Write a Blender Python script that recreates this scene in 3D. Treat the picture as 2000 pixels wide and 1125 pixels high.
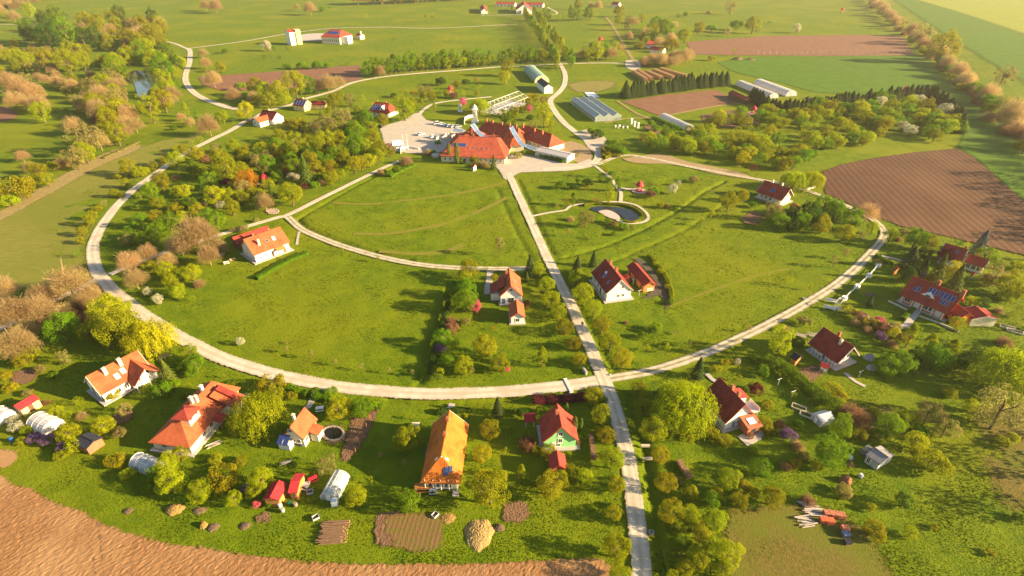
import bpy, math, random
import numpy as np
from mathutils import Vector, Matrix
random.seed(7); RNG = np.random.default_rng(11)
S = bpy.context.scene
for o in list(bpy.data.objects): bpy.data.objects.remove(o)
C = S.collection
R = math.radians

# ---------------------------------------------------------------- camera, sky, sun, exposure
FOC, HORIZ, CAMH = 1060.0, -115.0, 92.0           # focal length in photo pixels, horizon row, height in metres
TH = math.atan((562.5 - HORIZ) / FOC)
CT, ST = math.cos(TH), math.sin(TH)
cd = bpy.data.cameras.new('camera'); cam = bpy.data.objects.new('camera', cd); C.objects.link(cam)
cam.location = (0, 0, CAMH); cam.rotation_euler = (math.pi / 2 - TH, 0, 0)
cd.sensor_width = 36; cd.lens = FOC / 2000 * 36; cd.clip_start = 1; cd.clip_end = 30000
S.camera = cam
SUN_AZ, SUN_EL = -10.0, 18.5                        # degrees: azimuth of the sun from +x (right of the view), elevation
w = bpy.data.worlds.new('World'); S.world = w; w.use_nodes = True
nt = w.node_tree; nt.nodes.clear()
sky = nt.nodes.new('ShaderNodeTexSky'); sky.sky_type = 'NISHITA'; sky.sun_disc = False
sky.sun_elevation = R(SUN_EL); sky.sun_rotation = R(90 - SUN_AZ); sky.air_density = 1.2; sky.dust_density = 0.8
bg = nt.nodes.new('ShaderNodeBackground'); bg.inputs[1].default_value = 0.05
wo = nt.nodes.new('ShaderNodeOutputWorld')
nt.links.new(sky.outputs[0], bg.inputs[0]); nt.links.new(bg.outputs[0], wo.inputs[0])
sl = bpy.data.lights.new('sun', 'SUN'); sl.energy = 5.0; sl.angle = R(0.6); sl.color = (1.0, 0.75, 0.42)
so = bpy.data.objects.new('sun', sl); C.objects.link(so)
sd = Vector((math.cos(R(SUN_EL)) * math.cos(R(SUN_AZ)), math.cos(R(SUN_EL)) * math.sin(R(SUN_AZ)), math.sin(R(SUN_EL))))
so.rotation_euler = sd.to_track_quat('Z', 'Y').to_euler(); so.location = (200, 0, 200)
S.view_settings.view_transform = 'Standard'; S.view_settings.look = 'None'
S.view_settings.exposure = 2.0; S.view_settings.gamma = 1.0; S.view_settings.use_curve_mapping = False
S.render.engine = 'CYCLES'
S.cycles.max_bounces = 5; S.cycles.diffuse_bounces = 2; S.cycles.glossy_bounces = 2
S.cycles.transmission_bounces = 4; S.cycles.transparent_max_bounces = 8; S.cycles.volume_bounces = 0
S.cycles.use_denoising = True

# ---------------------------------------------------------------- photo pixel -> place on the ground
def at(px, py, z=0.0):
    u = px - 1000; v = py - 562.5
    dn = FOC * ST + v * CT
    t = (CAMH - z) / dn
    return Vector((u * t, (FOC * CT - v * ST) * t, z))
def depth_of(p): return p.y * CT + (CAMH - p.z) * ST
def scale_at(px, py): return FOC / depth_of(at(px, py))
def pts(s): return [tuple(float(q) for q in a.split(',')) for a in s.split()]

# ---------------------------------------------------------------- materials
MATS = {}
def N(t, k, **kw):
    n = t.nodes.new(k)
    for a, b in kw.items(): setattr(n, a, b)
    return n
def material(name, c1, c2=None, scale=1.0, rough=0.85, bump=0.0, bscale=None, spec=0.2, detail=4, metal=0.0,
             c3=None, scale3=0.05, rnd=0.0, coord='Object', tile=None, bdist=0.1, stretch=None, alpha=1.0, transl=0.0, furrow=None, fade=False, lanes=None, contrast=(0.32, 0.68)):
    if name in MATS: return MATS[name]
    m = bpy.data.materials.new(name); m.use_nodes = True; t = m.node_tree; t.nodes.clear()
    L = t.links.new
    out = N(t, 'ShaderNodeOutputMaterial'); b = N(t, 'ShaderNodeBsdfPrincipled')
    b.inputs['Roughness'].default_value = rough; b.inputs['Specular IOR Level'].default_value = spec
    b.inputs['Metallic'].default_value = metal
    if transl > 0:
        tr = N(t, 'ShaderNodeBsdfTranslucent'); mx = N(t, 'ShaderNodeMixShader'); mx.inputs[0].default_value = transl
        L(b.outputs[0], mx.inputs[1]); L(tr.outputs[0], mx.inputs[2]); sh = mx.outputs[0]
    else: sh = b.outputs[0]
    if alpha < 1:
        tp = N(t, 'ShaderNodeBsdfTransparent'); m2 = N(t, 'ShaderNodeMixShader'); m2.inputs[0].default_value = alpha
        L(tp.outputs[0], m2.inputs[1]); L(sh, m2.inputs[2]); sh = m2.outputs[0]
    if fade:                                             # ragged edge: the sheet thins out where its 'fade' attribute falls off
        at_ = N(t, 'ShaderNodeAttribute'); at_.attribute_name = 'fade'; fn = N(t, 'ShaderNodeTexNoise'); fn.inputs['Scale'].default_value = 1.1; fn.inputs['Detail'].default_value = 5
        ft = N(t, 'ShaderNodeTexCoord'); L(ft.outputs['Object'], fn.inputs['Vector'])
        f1 = N(t, 'ShaderNodeMath', operation='MULTIPLY_ADD'); f1.inputs[1].default_value = 1.3; f1.inputs[2].default_value = -0.65; L(fn.outputs[0], f1.inputs[0])
        f2 = N(t, 'ShaderNodeMath', operation='ADD'); L(f1.outputs[0], f2.inputs[0]); L(at_.outputs['Fac'], f2.inputs[1])
        f3 = N(t, 'ShaderNodeMapRange'); f3.inputs[1].default_value = 0.36; f3.inputs[2].default_value = 0.64; L(f2.outputs[0], f3.inputs[0])
        tp = N(t, 'ShaderNodeBsdfTransparent'); m2 = N(t, 'ShaderNodeMixShader'); L(f3.outputs[0], m2.inputs[0]); L(tp.outputs[0], m2.inputs[1]); L(sh, m2.inputs[2]); sh = m2.outputs[0]
    L(sh, out.inputs[0])
    tc = N(t, 'ShaderNodeTexCoord'); co = tc.outputs[coord]
    if stretch:
        mp = N(t, 'ShaderNodeMapping'); mp.inputs['Scale'].default_value = stretch[:3]
        if len(stretch) > 3: mp.inputs['Rotation'].default_value = (0, 0, stretch[3])
        L(co, mp.inputs[0]); cs = mp.outputs[0]
    else: cs = co
    c2 = c2 or tuple(x * 0.72 for x in c1)
    nz = N(t, 'ShaderNodeTexNoise'); nz.inputs['Scale'].default_value = scale; nz.inputs['Detail'].default_value = detail
    nz.inputs['Roughness'].default_value = 0.62
    L(cs, nz.inputs['Vector'])
    rp = N(t, 'ShaderNodeMapRange'); rp.inputs[1].default_value = contrast[0]; rp.inputs[2].default_value = contrast[1]
    L(nz.outputs[0], rp.inputs[0])
    mc = N(t, 'ShaderNodeMix', data_type='RGBA'); mc.inputs[6].default_value = (*c1, 1); mc.inputs[7].default_value = (*c2, 1)
    L(rp.outputs[0], mc.inputs[0]); col = mc.outputs[2]
    if c3:
        n3 = N(t, 'ShaderNodeTexNoise'); n3.inputs['Scale'].default_value = scale3; n3.inputs['Detail'].default_value = 5
        L(co, n3.inputs['Vector'])
        r3 = N(t, 'ShaderNodeMapRange'); r3.inputs[1].default_value = 0.45; r3.inputs[2].default_value = 0.68
        L(n3.outputs[0], r3.inputs[0])
        m3 = N(t, 'ShaderNodeMix', data_type='RGBA'); m3.inputs[7].default_value = (*c3, 1)
        L(r3.outputs[0], m3.inputs[0]); L(col, m3.inputs[6]); col = m3.outputs[2]
    if rnd > 0:
        oi = N(t, 'ShaderNodeObjectInfo'); hs = N(t, 'ShaderNodeHueSaturation')
        r1 = N(t, 'ShaderNodeMapRange'); r1.inputs[3].default_value = 1 - rnd; r1.inputs[4].default_value = 1 + rnd
        r2 = N(t, 'ShaderNodeMapRange'); r2.inputs[3].default_value = 0.5 - rnd * 0.07; r2.inputs[4].default_value = 0.5 + rnd * 0.07
        mu = N(t, 'ShaderNodeMath', operation='FRACT'); mm = N(t, 'ShaderNodeMath', operation='MULTIPLY'); mm.inputs[1].default_value = 7.31
        L(oi.outputs['Random'], r1.inputs[0]); L(oi.outputs['Random'], mm.inputs[0]); L(mm.outputs[0], mu.inputs[0]); L(mu.outputs[0], r2.inputs[0])
        L(r1.outputs[0], hs.inputs['Value']); L(r2.outputs[0], hs.inputs['Hue']); L(col, hs.inputs['Color']); col = hs.outputs[0]
    if lanes:                                            # worn wheel tracks along a road: 'off' runs 0 in the middle to 1 at the edge
        ao = N(t, 'ShaderNodeAttribute'); ao.attribute_name = 'off'; ab = N(t, 'ShaderNodeMath', operation='SUBTRACT'); ab.inputs[1].default_value = 0.48; L(ao.outputs['Fac'], ab.inputs[0])
        aa = N(t, 'ShaderNodeMath', operation='ABSOLUTE'); L(ab.outputs[0], aa.inputs[0]); n4 = N(t, 'ShaderNodeTexNoise'); n4.inputs['Scale'].default_value = 0.5; n4.inputs['Detail'].default_value = 6; L(co, n4.inputs['Vector'])
        a2 = N(t, 'ShaderNodeMath', operation='MULTIPLY_ADD'); a2.inputs[1].default_value = 0.55; L(n4.outputs[0], a2.inputs[0]); L(aa.outputs[0], a2.inputs[2])
        r4 = N(t, 'ShaderNodeMapRange'); r4.inputs[1].default_value = 0.36; r4.inputs[2].default_value = 0.78; L(a2.outputs[0], r4.inputs[0])
        m4 = N(t, 'ShaderNodeMix', data_type='RGBA'); m4.inputs[7].default_value = (*lanes, 1); L(r4.outputs[0], m4.inputs[0]); L(col, m4.inputs[6]); col = m4.outputs[2]
    L(col, b.inputs['Base Color'])
    if transl > 0: L(col, tr.inputs[0])
    h = None
    if bump > 0:
        nb = N(t, 'ShaderNodeTexNoise'); nb.inputs['Scale'].default_value = bscale or scale * 2; nb.inputs['Detail'].default_value = 3
        L(cs, nb.inputs['Vector']); h = nb.outputs[0]
    if tile:
        wv = N(t, 'ShaderNodeTexWave', wave_type='BANDS', bands_direction='X'); wv.inputs['Scale'].default_value = tile
        wv.inputs['Distortion'].default_value = 0.15
        wy = N(t, 'ShaderNodeTexWave', wave_type='BANDS', bands_direction='Y', wave_profile='SAW'); wy.inputs['Scale'].default_value = tile * 0.8
        uv = tc.outputs['UV']; L(uv, wv.inputs[0]); L(uv, wy.inputs[0])
        ad = N(t, 'ShaderNodeMath', operation='ADD'); L(wv.outputs[1], ad.inputs[0]); L(wy.outputs[1], ad.inputs[1]); h = ad.outputs[0]
        dk = N(t, 'ShaderNodeMix', data_type='RGBA', blend_type='MULTIPLY'); dk.inputs[0].default_value = 0.3
        L(col, dk.inputs[6]); L(wv.outputs[0], dk.inputs[7]); L(dk.outputs[2], b.inputs['Base Color'])
    if furrow:
        fm = N(t, 'ShaderNodeMapping'); fm.inputs['Rotation'].default_value = (0, 0, -furrow[0]); L(co, fm.inputs[0])
        fw = N(t, 'ShaderNodeTexWave', wave_type='BANDS', bands_direction='Y'); fw.inputs['Scale'].default_value = furrow[1]; fw.inputs['Distortion'].default_value = 0.7
        fw.inputs['Detail'].default_value = 3; fw.inputs['Detail Scale'].default_value = 0.6; L(fm.outputs[0], fw.inputs[0])
        dk = N(t, 'ShaderNodeMix', data_type='RGBA', blend_type='MULTIPLY'); dk.inputs[0].default_value = furrow[2]
        L(col, dk.inputs[6]); L(fw.outputs[0], dk.inputs[7]); L(dk.outputs[2], b.inputs['Base Color'])
    if h is not None:
        bp = N(t, 'ShaderNodeBump'); bp.inputs['Strength'].default_value = bump or 0.5; bp.inputs['Distance'].default_value = bdist
        L(h, bp.inputs['Height']); L(bp.outputs[0], b.inputs['Normal'])
    MATS[name] = m
    return m

# ---------------------------------------------------------------- meshes
class MB:
    def __init__(s): s.v = []; s.f = []
    def add(s, vs, fs):
        k = len(s.v); s.v += [tuple(v) for v in vs]; s.f += [tuple(i + k for i in f) for f in fs]; return s
    def box(s, c, d, rz=0.0, top=1.0):
        hx, hy, hz = d[0] / 2, d[1] / 2, d[2] / 2; cr, sr = math.cos(rz), math.sin(rz); vs = []
        for z, k in ((-hz, 1), (hz, top)):
            for x, y in ((-hx, -hy), (hx, -hy), (hx, hy), (-hx, hy)):
                x *= k; y *= k; vs.append((c[0] + x * cr - y * sr, c[1] + x * sr + y * cr, c[2] + z))
        return s.add(vs, [(3, 2, 1, 0), (4, 5, 6, 7), (0, 1, 5, 4), (1, 2, 6, 5), (2, 3, 7, 6), (3, 0, 4, 7)])
    def obox(s, o, ex, ey, ez):                       # box from origin corner and three edge vectors
        o, ex, ey, ez = map(Vector, (o, ex, ey, ez))
        vs = [o, o + ex, o + ex + ey, o + ey]; vs += [q + ez for q in vs]
        return s.add(vs, [(3, 2, 1, 0), (4, 5, 6, 7), (0, 1, 5, 4), (1, 2, 6, 5), (2, 3, 7, 6), (3, 0, 4, 7)])
    def prism(s, poly, z0, z1):
        n = len(poly); vs = [(p[0], p[1], z0) for p in poly] + [(p[0], p[1], z1) for p in poly]
        a = sum(poly[i][0] * poly[(i + 1) % n][1] - poly[(i + 1) % n][0] * poly[i][1] for i in range(n))
        fs = [tuple(range(n - 1, -1, -1)), tuple(range(n, 2 * n))] + [(i, (i + 1) % n, n + (i + 1) % n, n + i) for i in range(n)]
        if a < 0: fs = [f[::-1] for f in fs]
        return s.add(vs, fs)
    def extx(s, prof, x0, x1):                        # (y,z) profile extruded along x
        n = len(prof); vs = [(x0, y, z) for y, z in prof] + [(x1, y, z) for y, z in prof]
        return s.add(vs, [tuple(range(n - 1, -1, -1)), tuple(range(n, 2 * n))] + [(i, (i + 1) % n, n + (i + 1) % n, n + i) for i in range(n)])
    def tube(s, P, rad, n=6, cap=True):
        P = [Vector(p) for p in P]; k = len(s.v); m = len(P)
        if not hasattr(rad, '__len__'): rad = [rad] * m
        for i, p in enumerate(P):
            d = (P[min(i + 1, m - 1)] - P[max(i - 1, 0)]).normalized()
            a = d.orthogonal().normalized() if abs(d.z) < 0.99 else Vector((1, 0, 0)); b = d.cross(a)
            for j in range(n):
                t = 2 * math.pi * j / n; s.v.append(tuple(p + (a * math.cos(t) + b * math.sin(t)) * rad[i]))
        for i in range(m - 1):
            for j in range(n):
                j2 = (j + 1) % n; s.f.append((k + i * n + j, k + i * n + j2, k + (i + 1) * n + j2, k + (i + 1) * n + j))
        if cap: s.f.append(tuple(k + j for j in range(n - 1, -1, -1))); s.f.append(tuple(k + (m - 1) * n + j for j in range(n)))
        return s
    def lathe(s, prof, n=16, c=(0, 0)):
        k = len(s.v); m = len(prof)
        for r, z in prof:
            for j in range(n): t = 2 * math.pi * j / n; s.v.append((c[0] + r * math.cos(t), c[1] + r * math.sin(t), z))
        for i in range(m - 1):
            for j in range(n):
                j2 = (j + 1) % n; s.f.append((k + i * n + j, k + i * n + j2, k + (i + 1) * n + j2, k + (i + 1) * n + j))
        s.f.append(tuple(k + j for j in range(n - 1, -1, -1))); s.f.append(tuple(k + (m - 1) * n + j for j in range(n)))
        return s
    def mesh(s, name, m, smooth=False, uv=False):
        me = bpy.data.meshes.new(name); me.from_pydata(s.v, [], s.f); me.materials.append(m)
        if smooth:
            for p in me.polygons: p.use_smooth = True
        if uv:
            ul = me.uv_layers.new(name='UVMap').data
            for p in me.polygons:
                n = p.normal; u = Vector((0, 0, 1)).cross(n)
                u = u.normalized() if u.length > 1e-4 else Vector((1, 0, 0)); q = n.cross(u)
                for li in p.loop_indices:
                    co = me.vertices[me.loops[li].vertex_index].co; ul[li].uv = (co.dot(u), co.dot(q))
        me.update(); return me
    def build(s, name, m, parent=None, loc=None, rz=0.0, smooth=False, uv=False):
        return link(name, s.mesh(name, m, smooth, uv), parent, loc, rz)
def link(name, data, parent=None, loc=None, rz=0.0):
    o = bpy.data.objects.new(name, data); C.objects.link(o); o.parent = parent
    if loc is not None: o.location = loc
    if rz: o.rotation_euler = (0, 0, rz)
    return o
LABELS = {}
def tag(o, label, cat, group=None):
    o['label'] = label; o['category'] = cat
    if group: o['group'] = group
    LABELS.setdefault(label, []).append(o.name)
    return o
def thing(name, label, cat, loc, rz=0.0, group=None):
    o = link(name, None, None, loc, rz); o.empty_display_size = 0.5
    return tag(o, label, cat, group)
def struct(o, kind='structure', label=None):
    o['kind'] = kind
    if label: o['label'] = label
    return o

# ================================================================ ground, fields, roads
def catmull(P, step=4.0):
    P = [Vector((p[0], p[1])) for p in P]; out = []
    Q = [P[0] * 2 - P[1]] + P + [P[-1] * 2 - P[-2]]
    for i in range(1, len(Q) - 2):
        a, b, c, d = Q[i - 1], Q[i], Q[i + 1], Q[i + 2]; n = max(2, int((c - b).length / step))
        for k in range(n):
            t = k / n
            out.append(0.5 * ((2 * b) + (c - a) * t + (2 * a - 5 * b + 4 * c - d) * t * t + (3 * b - a - 3 * c + d) * t ** 3))
    out.append(P[-1]); return out
def fmaterial(*a, **k): return material(*a, fade=True, **k)
SHEETS = []      # polygons that carry no grass tufts
GRAVEL = fmaterial('white_gravel', (0.60, 0.535, 0.44), (0.50, 0.44, 0.36), 0.5, 0.95, 0.6, 3.5, c3=(0.42, 0.36, 0.28), scale3=0.16, bdist=0.05, lanes=(0.40, 0.35, 0.26))
GRAVELS = fmaterial('worn_gravel', (0.56, 0.49, 0.39), (0.44, 0.385, 0.30), 0.5, 0.95, 0.6, 3.5, bdist=0.05, lanes=(0.19, 0.175, 0.075))
TRACK = fmaterial('worn_track', (0.30, 0.215, 0.10), (0.20, 0.17, 0.045), 0.5, 0.95, 0.5, 3)
STRIP = material('grass_strip', (0.20, 0.20, 0.06), (0.30, 0.26, 0.16), 0.8, 0.95, 0.6, 3)
def ribbon(P, wd, z, skirt=0.25, edge=0.0):
    m = MB(); n = len(P); k = []
    for i, p in enumerate(P):
        d = P[min(i + 1, n - 1)] - P[max(i - 1, 0)]; d = d.normalized() if d.length > 1e-6 else Vector((1, 0)); q = Vector((-d.y, d.x))
        e1 = random.uniform(-edge, edge); e2 = random.uniform(-edge, edge)
        a = p + q * (wd / 2 + e1); b = p - q * (wd / 2 + e2)
        a2 = p + q * (wd / 2 + e1 + skirt); b2 = p - q * (wd / 2 + e2 + skirt)
        m.v += [(a2.x, a2.y, z - 0.35), (a.x, a.y, z - 0.03), (p.x, p.y, z + 0.02), (b.x, b.y, z - 0.03), (b2.x, b2.y, z - 0.35)]
    for i in range(n - 1):
        for j in range(4): m.f.append((i * 5 + j, i * 5 + j + 1, i * 5 + 6 + j, i * 5 + 5 + j))
    return m
ROADS = []
def road(name, s, wd, mat=None, z=0.08, strip=False):
    P = catmull([at(*p) for p in pts(s)], 2.0); n = len(P); V = []; fd = []; of = []; K = (-1.22, -.78, -.48, 0, .48, .78, 1.22); hw = wd / 2
    for i, p in enumerate(P):
        d = P[min(i + 1, n - 1)] - P[max(i - 1, 0)]; d = d.normalized() if d.length > 1e-6 else Vector((1, 0)); q = Vector((-d.y, d.x)); sh = .12 * math.sin(i * .7) + .1 * math.sin(i * .23 + 1)
        for k in K: V.append((p.x + q.x * (k * hw + sh * (abs(k) > 1)), p.y + q.y * (k * hw + sh * (abs(k) > 1)), z - (.06 if abs(k) > 1 else 0) - .015 * (abs(k) == .48))); fd.append(0.0 if abs(k) > 1 else 1.0); of.append(abs(k))
    F = [(i * 7 + j, i * 7 + j + 1, i * 7 + 8 + j, i * 7 + 7 + j) for i in range(n - 1) for j in range(6)]
    me = bpy.data.meshes.new(name); me.from_pydata(V, [], F); me.materials.append(mat or (GRAVELS if strip else GRAVEL)); me.attributes.new('fade', 'FLOAT', 'POINT').data.foreach_set('value', fd); me.attributes.new('off', 'FLOAT', 'POINT').data.foreach_set('value', of); me.update()
    if me.polygons[0].normal.z < 0: me.flip_normals()
    ROADS.append((P, wd / 2 + 0.25)); return struct(link(name, me))
def sheet(name, s, mat, z=0.03, kind='structure', smooth=True, wob=0.35, fade=0.9, clod=0.0, res=None):
    P = [at(*p) for p in pts(s)]
    if smooth: P = catmull(P + [P[0]], 6.0)[:-1]
    P = [Vector((p.x + random.uniform(-wob, wob), p.y + random.uniform(-wob, wob))) for p in P]
    A = np.array([(p.x, p.y) for p in P])
    if name not in ('dry_meadow', 'mown_meadow'): SHEETS.append(A)
    if not fade:
        m = MB(); m.add([(p.x, p.y, z) for p in P], [tuple(range(len(P)))]); me = m.mesh(name, mat)
    else:
        lo, hi = A.min(0), A.max(0); area = (hi - lo).prod(); r = res or max(0.7, math.sqrt(area / 9000)); fade = max(fade, r * .9)
        X, Y = np.meshgrid(np.arange(lo[0] - fade - r, hi[0] + fade + r, r), np.arange(lo[1] - fade - r, hi[1] + fade + r, r)); x, y = X.ravel(), Y.ravel(); d = np.full(x.shape, 1e9)
        for i in range(len(A)):
            a, b = A[i - 1], A[i]; ab = b - a; t = np.clip(((x - a[0]) * ab[0] + (y - a[1]) * ab[1]) / (ab @ ab + 1e-9), 0, 1); d = np.minimum(d, np.hypot(x - a[0] - t * ab[0], y - a[1] - t * ab[1]))
        d = np.where(inside(A, x, y), d, -d); D = d.reshape(X.shape); zz = z + (RNG.normal(0, clod, x.shape) if clod else 0) * (d > 0)
        I = np.arange(len(x)).reshape(X.shape); keep = np.maximum(np.maximum(D[:-1, :-1], D[1:, :-1]), np.maximum(D[:-1, 1:], D[1:, 1:])) > -fade
        F = np.stack([I[:-1, :-1], I[:-1, 1:], I[1:, 1:], I[1:, :-1]], -1)[keep]; u, inv = np.unique(F, return_inverse=True); V = np.stack([x, y, zz + 0 * x], -1)[u]; F = inv.reshape(-1, 4)
        me = bpy.data.meshes.new(name); me.from_pydata(V.tolist(), [], F.tolist()); me.materials.append(mat); me.attributes.new('fade', 'FLOAT', 'POINT').data.foreach_set('value', np.clip(d[u] / fade * .5 + .5, 0, 1).astype(np.float32)); me.update()
    if me.polygons[0].normal.z < 0: me.flip_normals()
    o = link(name, me)
    return struct(o, kind) if kind else o
def inside(poly, x, y):
    r = np.zeros(x.shape, bool); n = len(poly); j = n - 1
    for i in range(n):
        xi, yi = poly[i]; xj, yj = poly[j]
        c = ((yi > y) != (yj > y)) & (x < (xj - xi) * (y - yi) / (yj - yi + 1e-12) + xi); r ^= c; j = i
    return r

GRASS = material('meadow_grass', (0.135, 0.180, 0.003), (0.078, 0.132, 0.002), 0.22, 0.95, 0.7, 3.0, c3=(0.160, 0.182, 0.004), scale3=0.02, detail=9, bdist=0.2, spec=0.1, contrast=(.36, .64))
CROP = fmaterial('green_crop', (0.085, 0.165, 0.012), (0.060, 0.125, 0.010), 0.12, 0.9, 0.6, 1.2, spec=0.1, bdist=0.25, detail=6)
PALECROP = fmaterial('pale_crop', (0.24, 0.27, 0.035), (0.18, 0.23, 0.03), 0.05, 0.9, spec=0.1)
MOWN = fmaterial('mown_meadow', (0.20, 0.185, 0.030), (0.125, 0.145, 0.015), 0.6, 0.95, 0.7, 3.0, c3=(0.135, 0.15, 0.014), scale3=0.03, bdist=0.15, detail=8, stretch=(.35, 1.4, 1, .75))
STUBBLE = fmaterial('dry_tilled_soil', (0.31, 0.160, 0.066), (0.205, 0.105, 0.044), 2.4, 0.95, 1.0, 6.0, bdist=0.07, detail=5, stretch=(1.0, 0.6, 1.0, 0.7), contrast=(.38, .62), c3=(0.335, 0.195, 0.09), scale3=0.08)
_f = at(1720, 420) - at(1640, 330); FUR = math.atan2(_f.y, _f.x)
PLOUGH = fmaterial('brown_ploughed_soil', (0.130, 0.060, 0.030), (0.092, 0.043, 0.022), 0.5, 0.95, 0.8, 1.5, bdist=0.25, c3=(0.155, 0.076, 0.038), scale3=0.03, furrow=(FUR, 0.11, .38))
SOIL = fmaterial('garden_soil', (0.20, 0.115, 0.065), (0.13, 0.075, 0.045), 1.2, 0.95, 1.0, 2.5, bdist=0.3)
REDSOIL = fmaterial('red_far_soil', (0.25, 0.125, 0.072), (0.185, 0.092, 0.054), 0.15, 0.95, detail=8, furrow=(.3, .1, .3))
DRYGRASS = fmaterial('dry_grass', (0.165, 0.120, 0.024), (0.105, 0.095, 0.014), 1.4, 0.95, 1.0, 5, bdist=0.12, c3=(0.115, 0.13, 0.010), scale3=0.09, contrast=(.4, .6), detail=7)
PAVE = fmaterial('pale_paving', (0.45, 0.40, 0.36), (0.36, 0.32, 0.29), 1.0, 0.9, 0.2, 4)
WEED0 = fmaterial('trodden_grass', (0.22, 0.17, 0.06), (0.15, 0.16, 0.02), 0.3, 0.95)
DIRT = fmaterial('bare_dirt', (0.34, 0.24, 0.14), (0.24, 0.18, 0.09), 0.6, 0.95, 0.6, 2)

DITCH = [  # (photo points, half width m, depth m)
 ('1300,1200 1285,1060 1277,980 1262,890 1243,820 1226,772', 1.5, 1.0), ('1205,730 1180,690 1150,630 1112,560 1098,530', 1.1, 0.7),
 ('1085,505 1060,455 1035,400 1012,350', 1.0, 0.6), ('1092,504 1130,495 1180,480 1240,455 1290,430 1340,400 1380,372 1416,354', 0.9, 0.8),
 ('1200,510 1260,483 1330,452 1400,408 1440,380', 0.8, 0.6), ('582,428 600,445 660,470 740,495 800,508', 1.3, 0.9),
 ('582,428 620,405 700,360 780,322', 0.9, 0.6), ('260,610 330,655 420,700 540,735 660,752', 1.2, 0.5), ('820,745 840,690 862,620 880,560', 1.2, 0.7),
 ('1040,508 1010,455 985,400 972,370', 0.9, 0.5), ('760,775 900,784 1080,772 1130,768', 1.2, 0.6), ('1245,752 1350,715 1450,672', 1.0, 0.5)]
def build_ground():
    x0, x1, y0, y1, st = -190, 300, 15, 330, 1.0
    xs = np.arange(x0, x1 + .1, st); ys = np.arange(y0, y1 + .1, st); X, Y = np.meshgrid(xs, ys)
    Z = np.zeros_like(X)
    for k in range(26):                                  # gentle lumps
        a = RNG.uniform(0, 6.28); f = RNG.uniform(0.05, 0.9); Z += np.sin((X * np.cos(a) + Y * np.sin(a)) * f + RNG.uniform(0, 6.28)) * 0.16 / (1 + 3 * f)
    Z += RNG.normal(0, 0.035, Z.shape)
    Z = -0.16 + np.clip(Z * 0.22, -0.12, 0.12)
    for s, hw, dp in DITCH:
        P = catmull([at(*p) for p in pts(s)], 1.5); best = np.full(X.shape, 1e9)
        A = np.array([(p.x, p.y) for p in P])
        sel = (X > A[:, 0].min() - 4) & (X < A[:, 0].max() + 4) & (Y > A[:, 1].min() - 4) & (Y < A[:, 1].max() + 4)
        gx, gy = X[sel], Y[sel]; b = np.full(gx.shape, 1e9)
        for a in A: b = np.minimum(b, (gx - a[0]) ** 2 + (gy - a[1]) ** 2)
        b = np.sqrt(b); Z[sel] -= dp * np.clip(1.25 - b / hw, 0, 1)
    edge = np.minimum(np.minimum(X - x0, x1 - X), np.minimum(Y - y0, y1 - Y)); Z = np.where(edge < 1, -0.16, Z)
    ny, nx = X.shape
    V = np.stack([X, Y, Z], -1).reshape(-1, 3); I = np.arange(nx * ny).reshape(ny, nx)
    F = np.stack([I[:-1, :-1], I[:-1, 1:], I[1:, 1:], I[1:, :-1]], -1).reshape(-1, 4)
    B = 9000.0; k = len(V)
    ring = np.array([(-B, -400, -.16), (B, -400, -.16), (B, 16000, -.16), (-B, 16000, -.16)])
    V = np.vstack([V, ring]); c = [int(I[0, 0]), int(I[0, -1]), int(I[-1, -1]), int(I[-1, 0])]
    F = F.tolist()
    # outer sheet joins the corners of the fine patch
    F += [(k, k + 1, *[int(q) for q in I[0, ::-1]]), (k + 1, k + 2, *[int(q) for q in I[::-1, -1]]), (k + 2, k + 3, *[int(q) for q in I[-1, :]]), (k + 3, k, *[int(q) for q in I[:, 0]])]
    me = bpy.data.meshes.new('ground'); me.from_pydata(V.tolist(), [], F); me.materials.append(GRASS)
    for p in me.polygons: p.use_smooth = True
    me.update(); return struct(link('ground', me)), X, Y, Z
GROUND, GX, GY, GZ = build_ground()

# ---- fields (photo outline on the ground)
sheet('tilled_field', '-120,820 0,925 60,957 150,1000 240,1036 330,1060 450,1080 600,1095 800,1103 1000,1100 1172,1094 1186,1125 1190,1260 400,1300 -300,1300', STUBBLE, 0.06, clod=.028, res=.45)
sheet('tilled_field', '-60,872 0,876 28,886 36,896 22,908 0,912 -60,905', STUBBLE, 0.05)
sheet('ploughed_field', '1608,334 1640,322 1700,310 1790,297 1868,290 1900,305 2000,395 2250,600 2250,640 2000,497 1850,462 1760,442 1705,420 1660,398 1612,378', PLOUGH, 0.03, smooth=False)
sheet('ploughed_field', '387,150 560,138 702,127 706,156 560,174 435,178 397,166', REDSOIL, 0.03, wob=.1, smooth=False)
sheet('ploughed_field', '1214,198 1300,185 1398,175 1446,198 1370,212 1288,226', REDSOIL, 0.03, wob=.1, smooth=False)
sheet('ploughed_field', '1340,82 1500,70 1700,68 1762,70 1786,108 1620,109 1440,108 1352,106', REDSOIL, 0.03, wob=.1, smooth=False)
sheet('ploughed_field', '-80,190 0,206 36,226 0,238 -80,240', REDSOIL, 0.03)
sheet('mown_meadow', '-200,520 0,428 110,366 200,318 290,282 400,258 330,310 240,365 190,420 165,470 160,525 60,560 -60,600 -200,640', MOWN, -0.085, fade=2.5)
sheet('crop_field', '1400,122 1470,112 1620,110 1790,107 1850,150 1930,215 2000,270 2300,560 2250,598 2000,393 1900,303 1870,288 1880,265 1872,200 1780,192 1600,180 1520,160 1440,142', CROP, 0.025)
sheet('crop_field', '1715,-20 1760,10 1850,70 2000,160 2300,330 2500,300 2200,60 1950,-30', CROP, 0.025)
sheet('crop_field', '1750,-12 1860,20 2000,66 2300,170 2500,120 2200,-20 1900,-45', PALECROP, 0.05)
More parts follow.
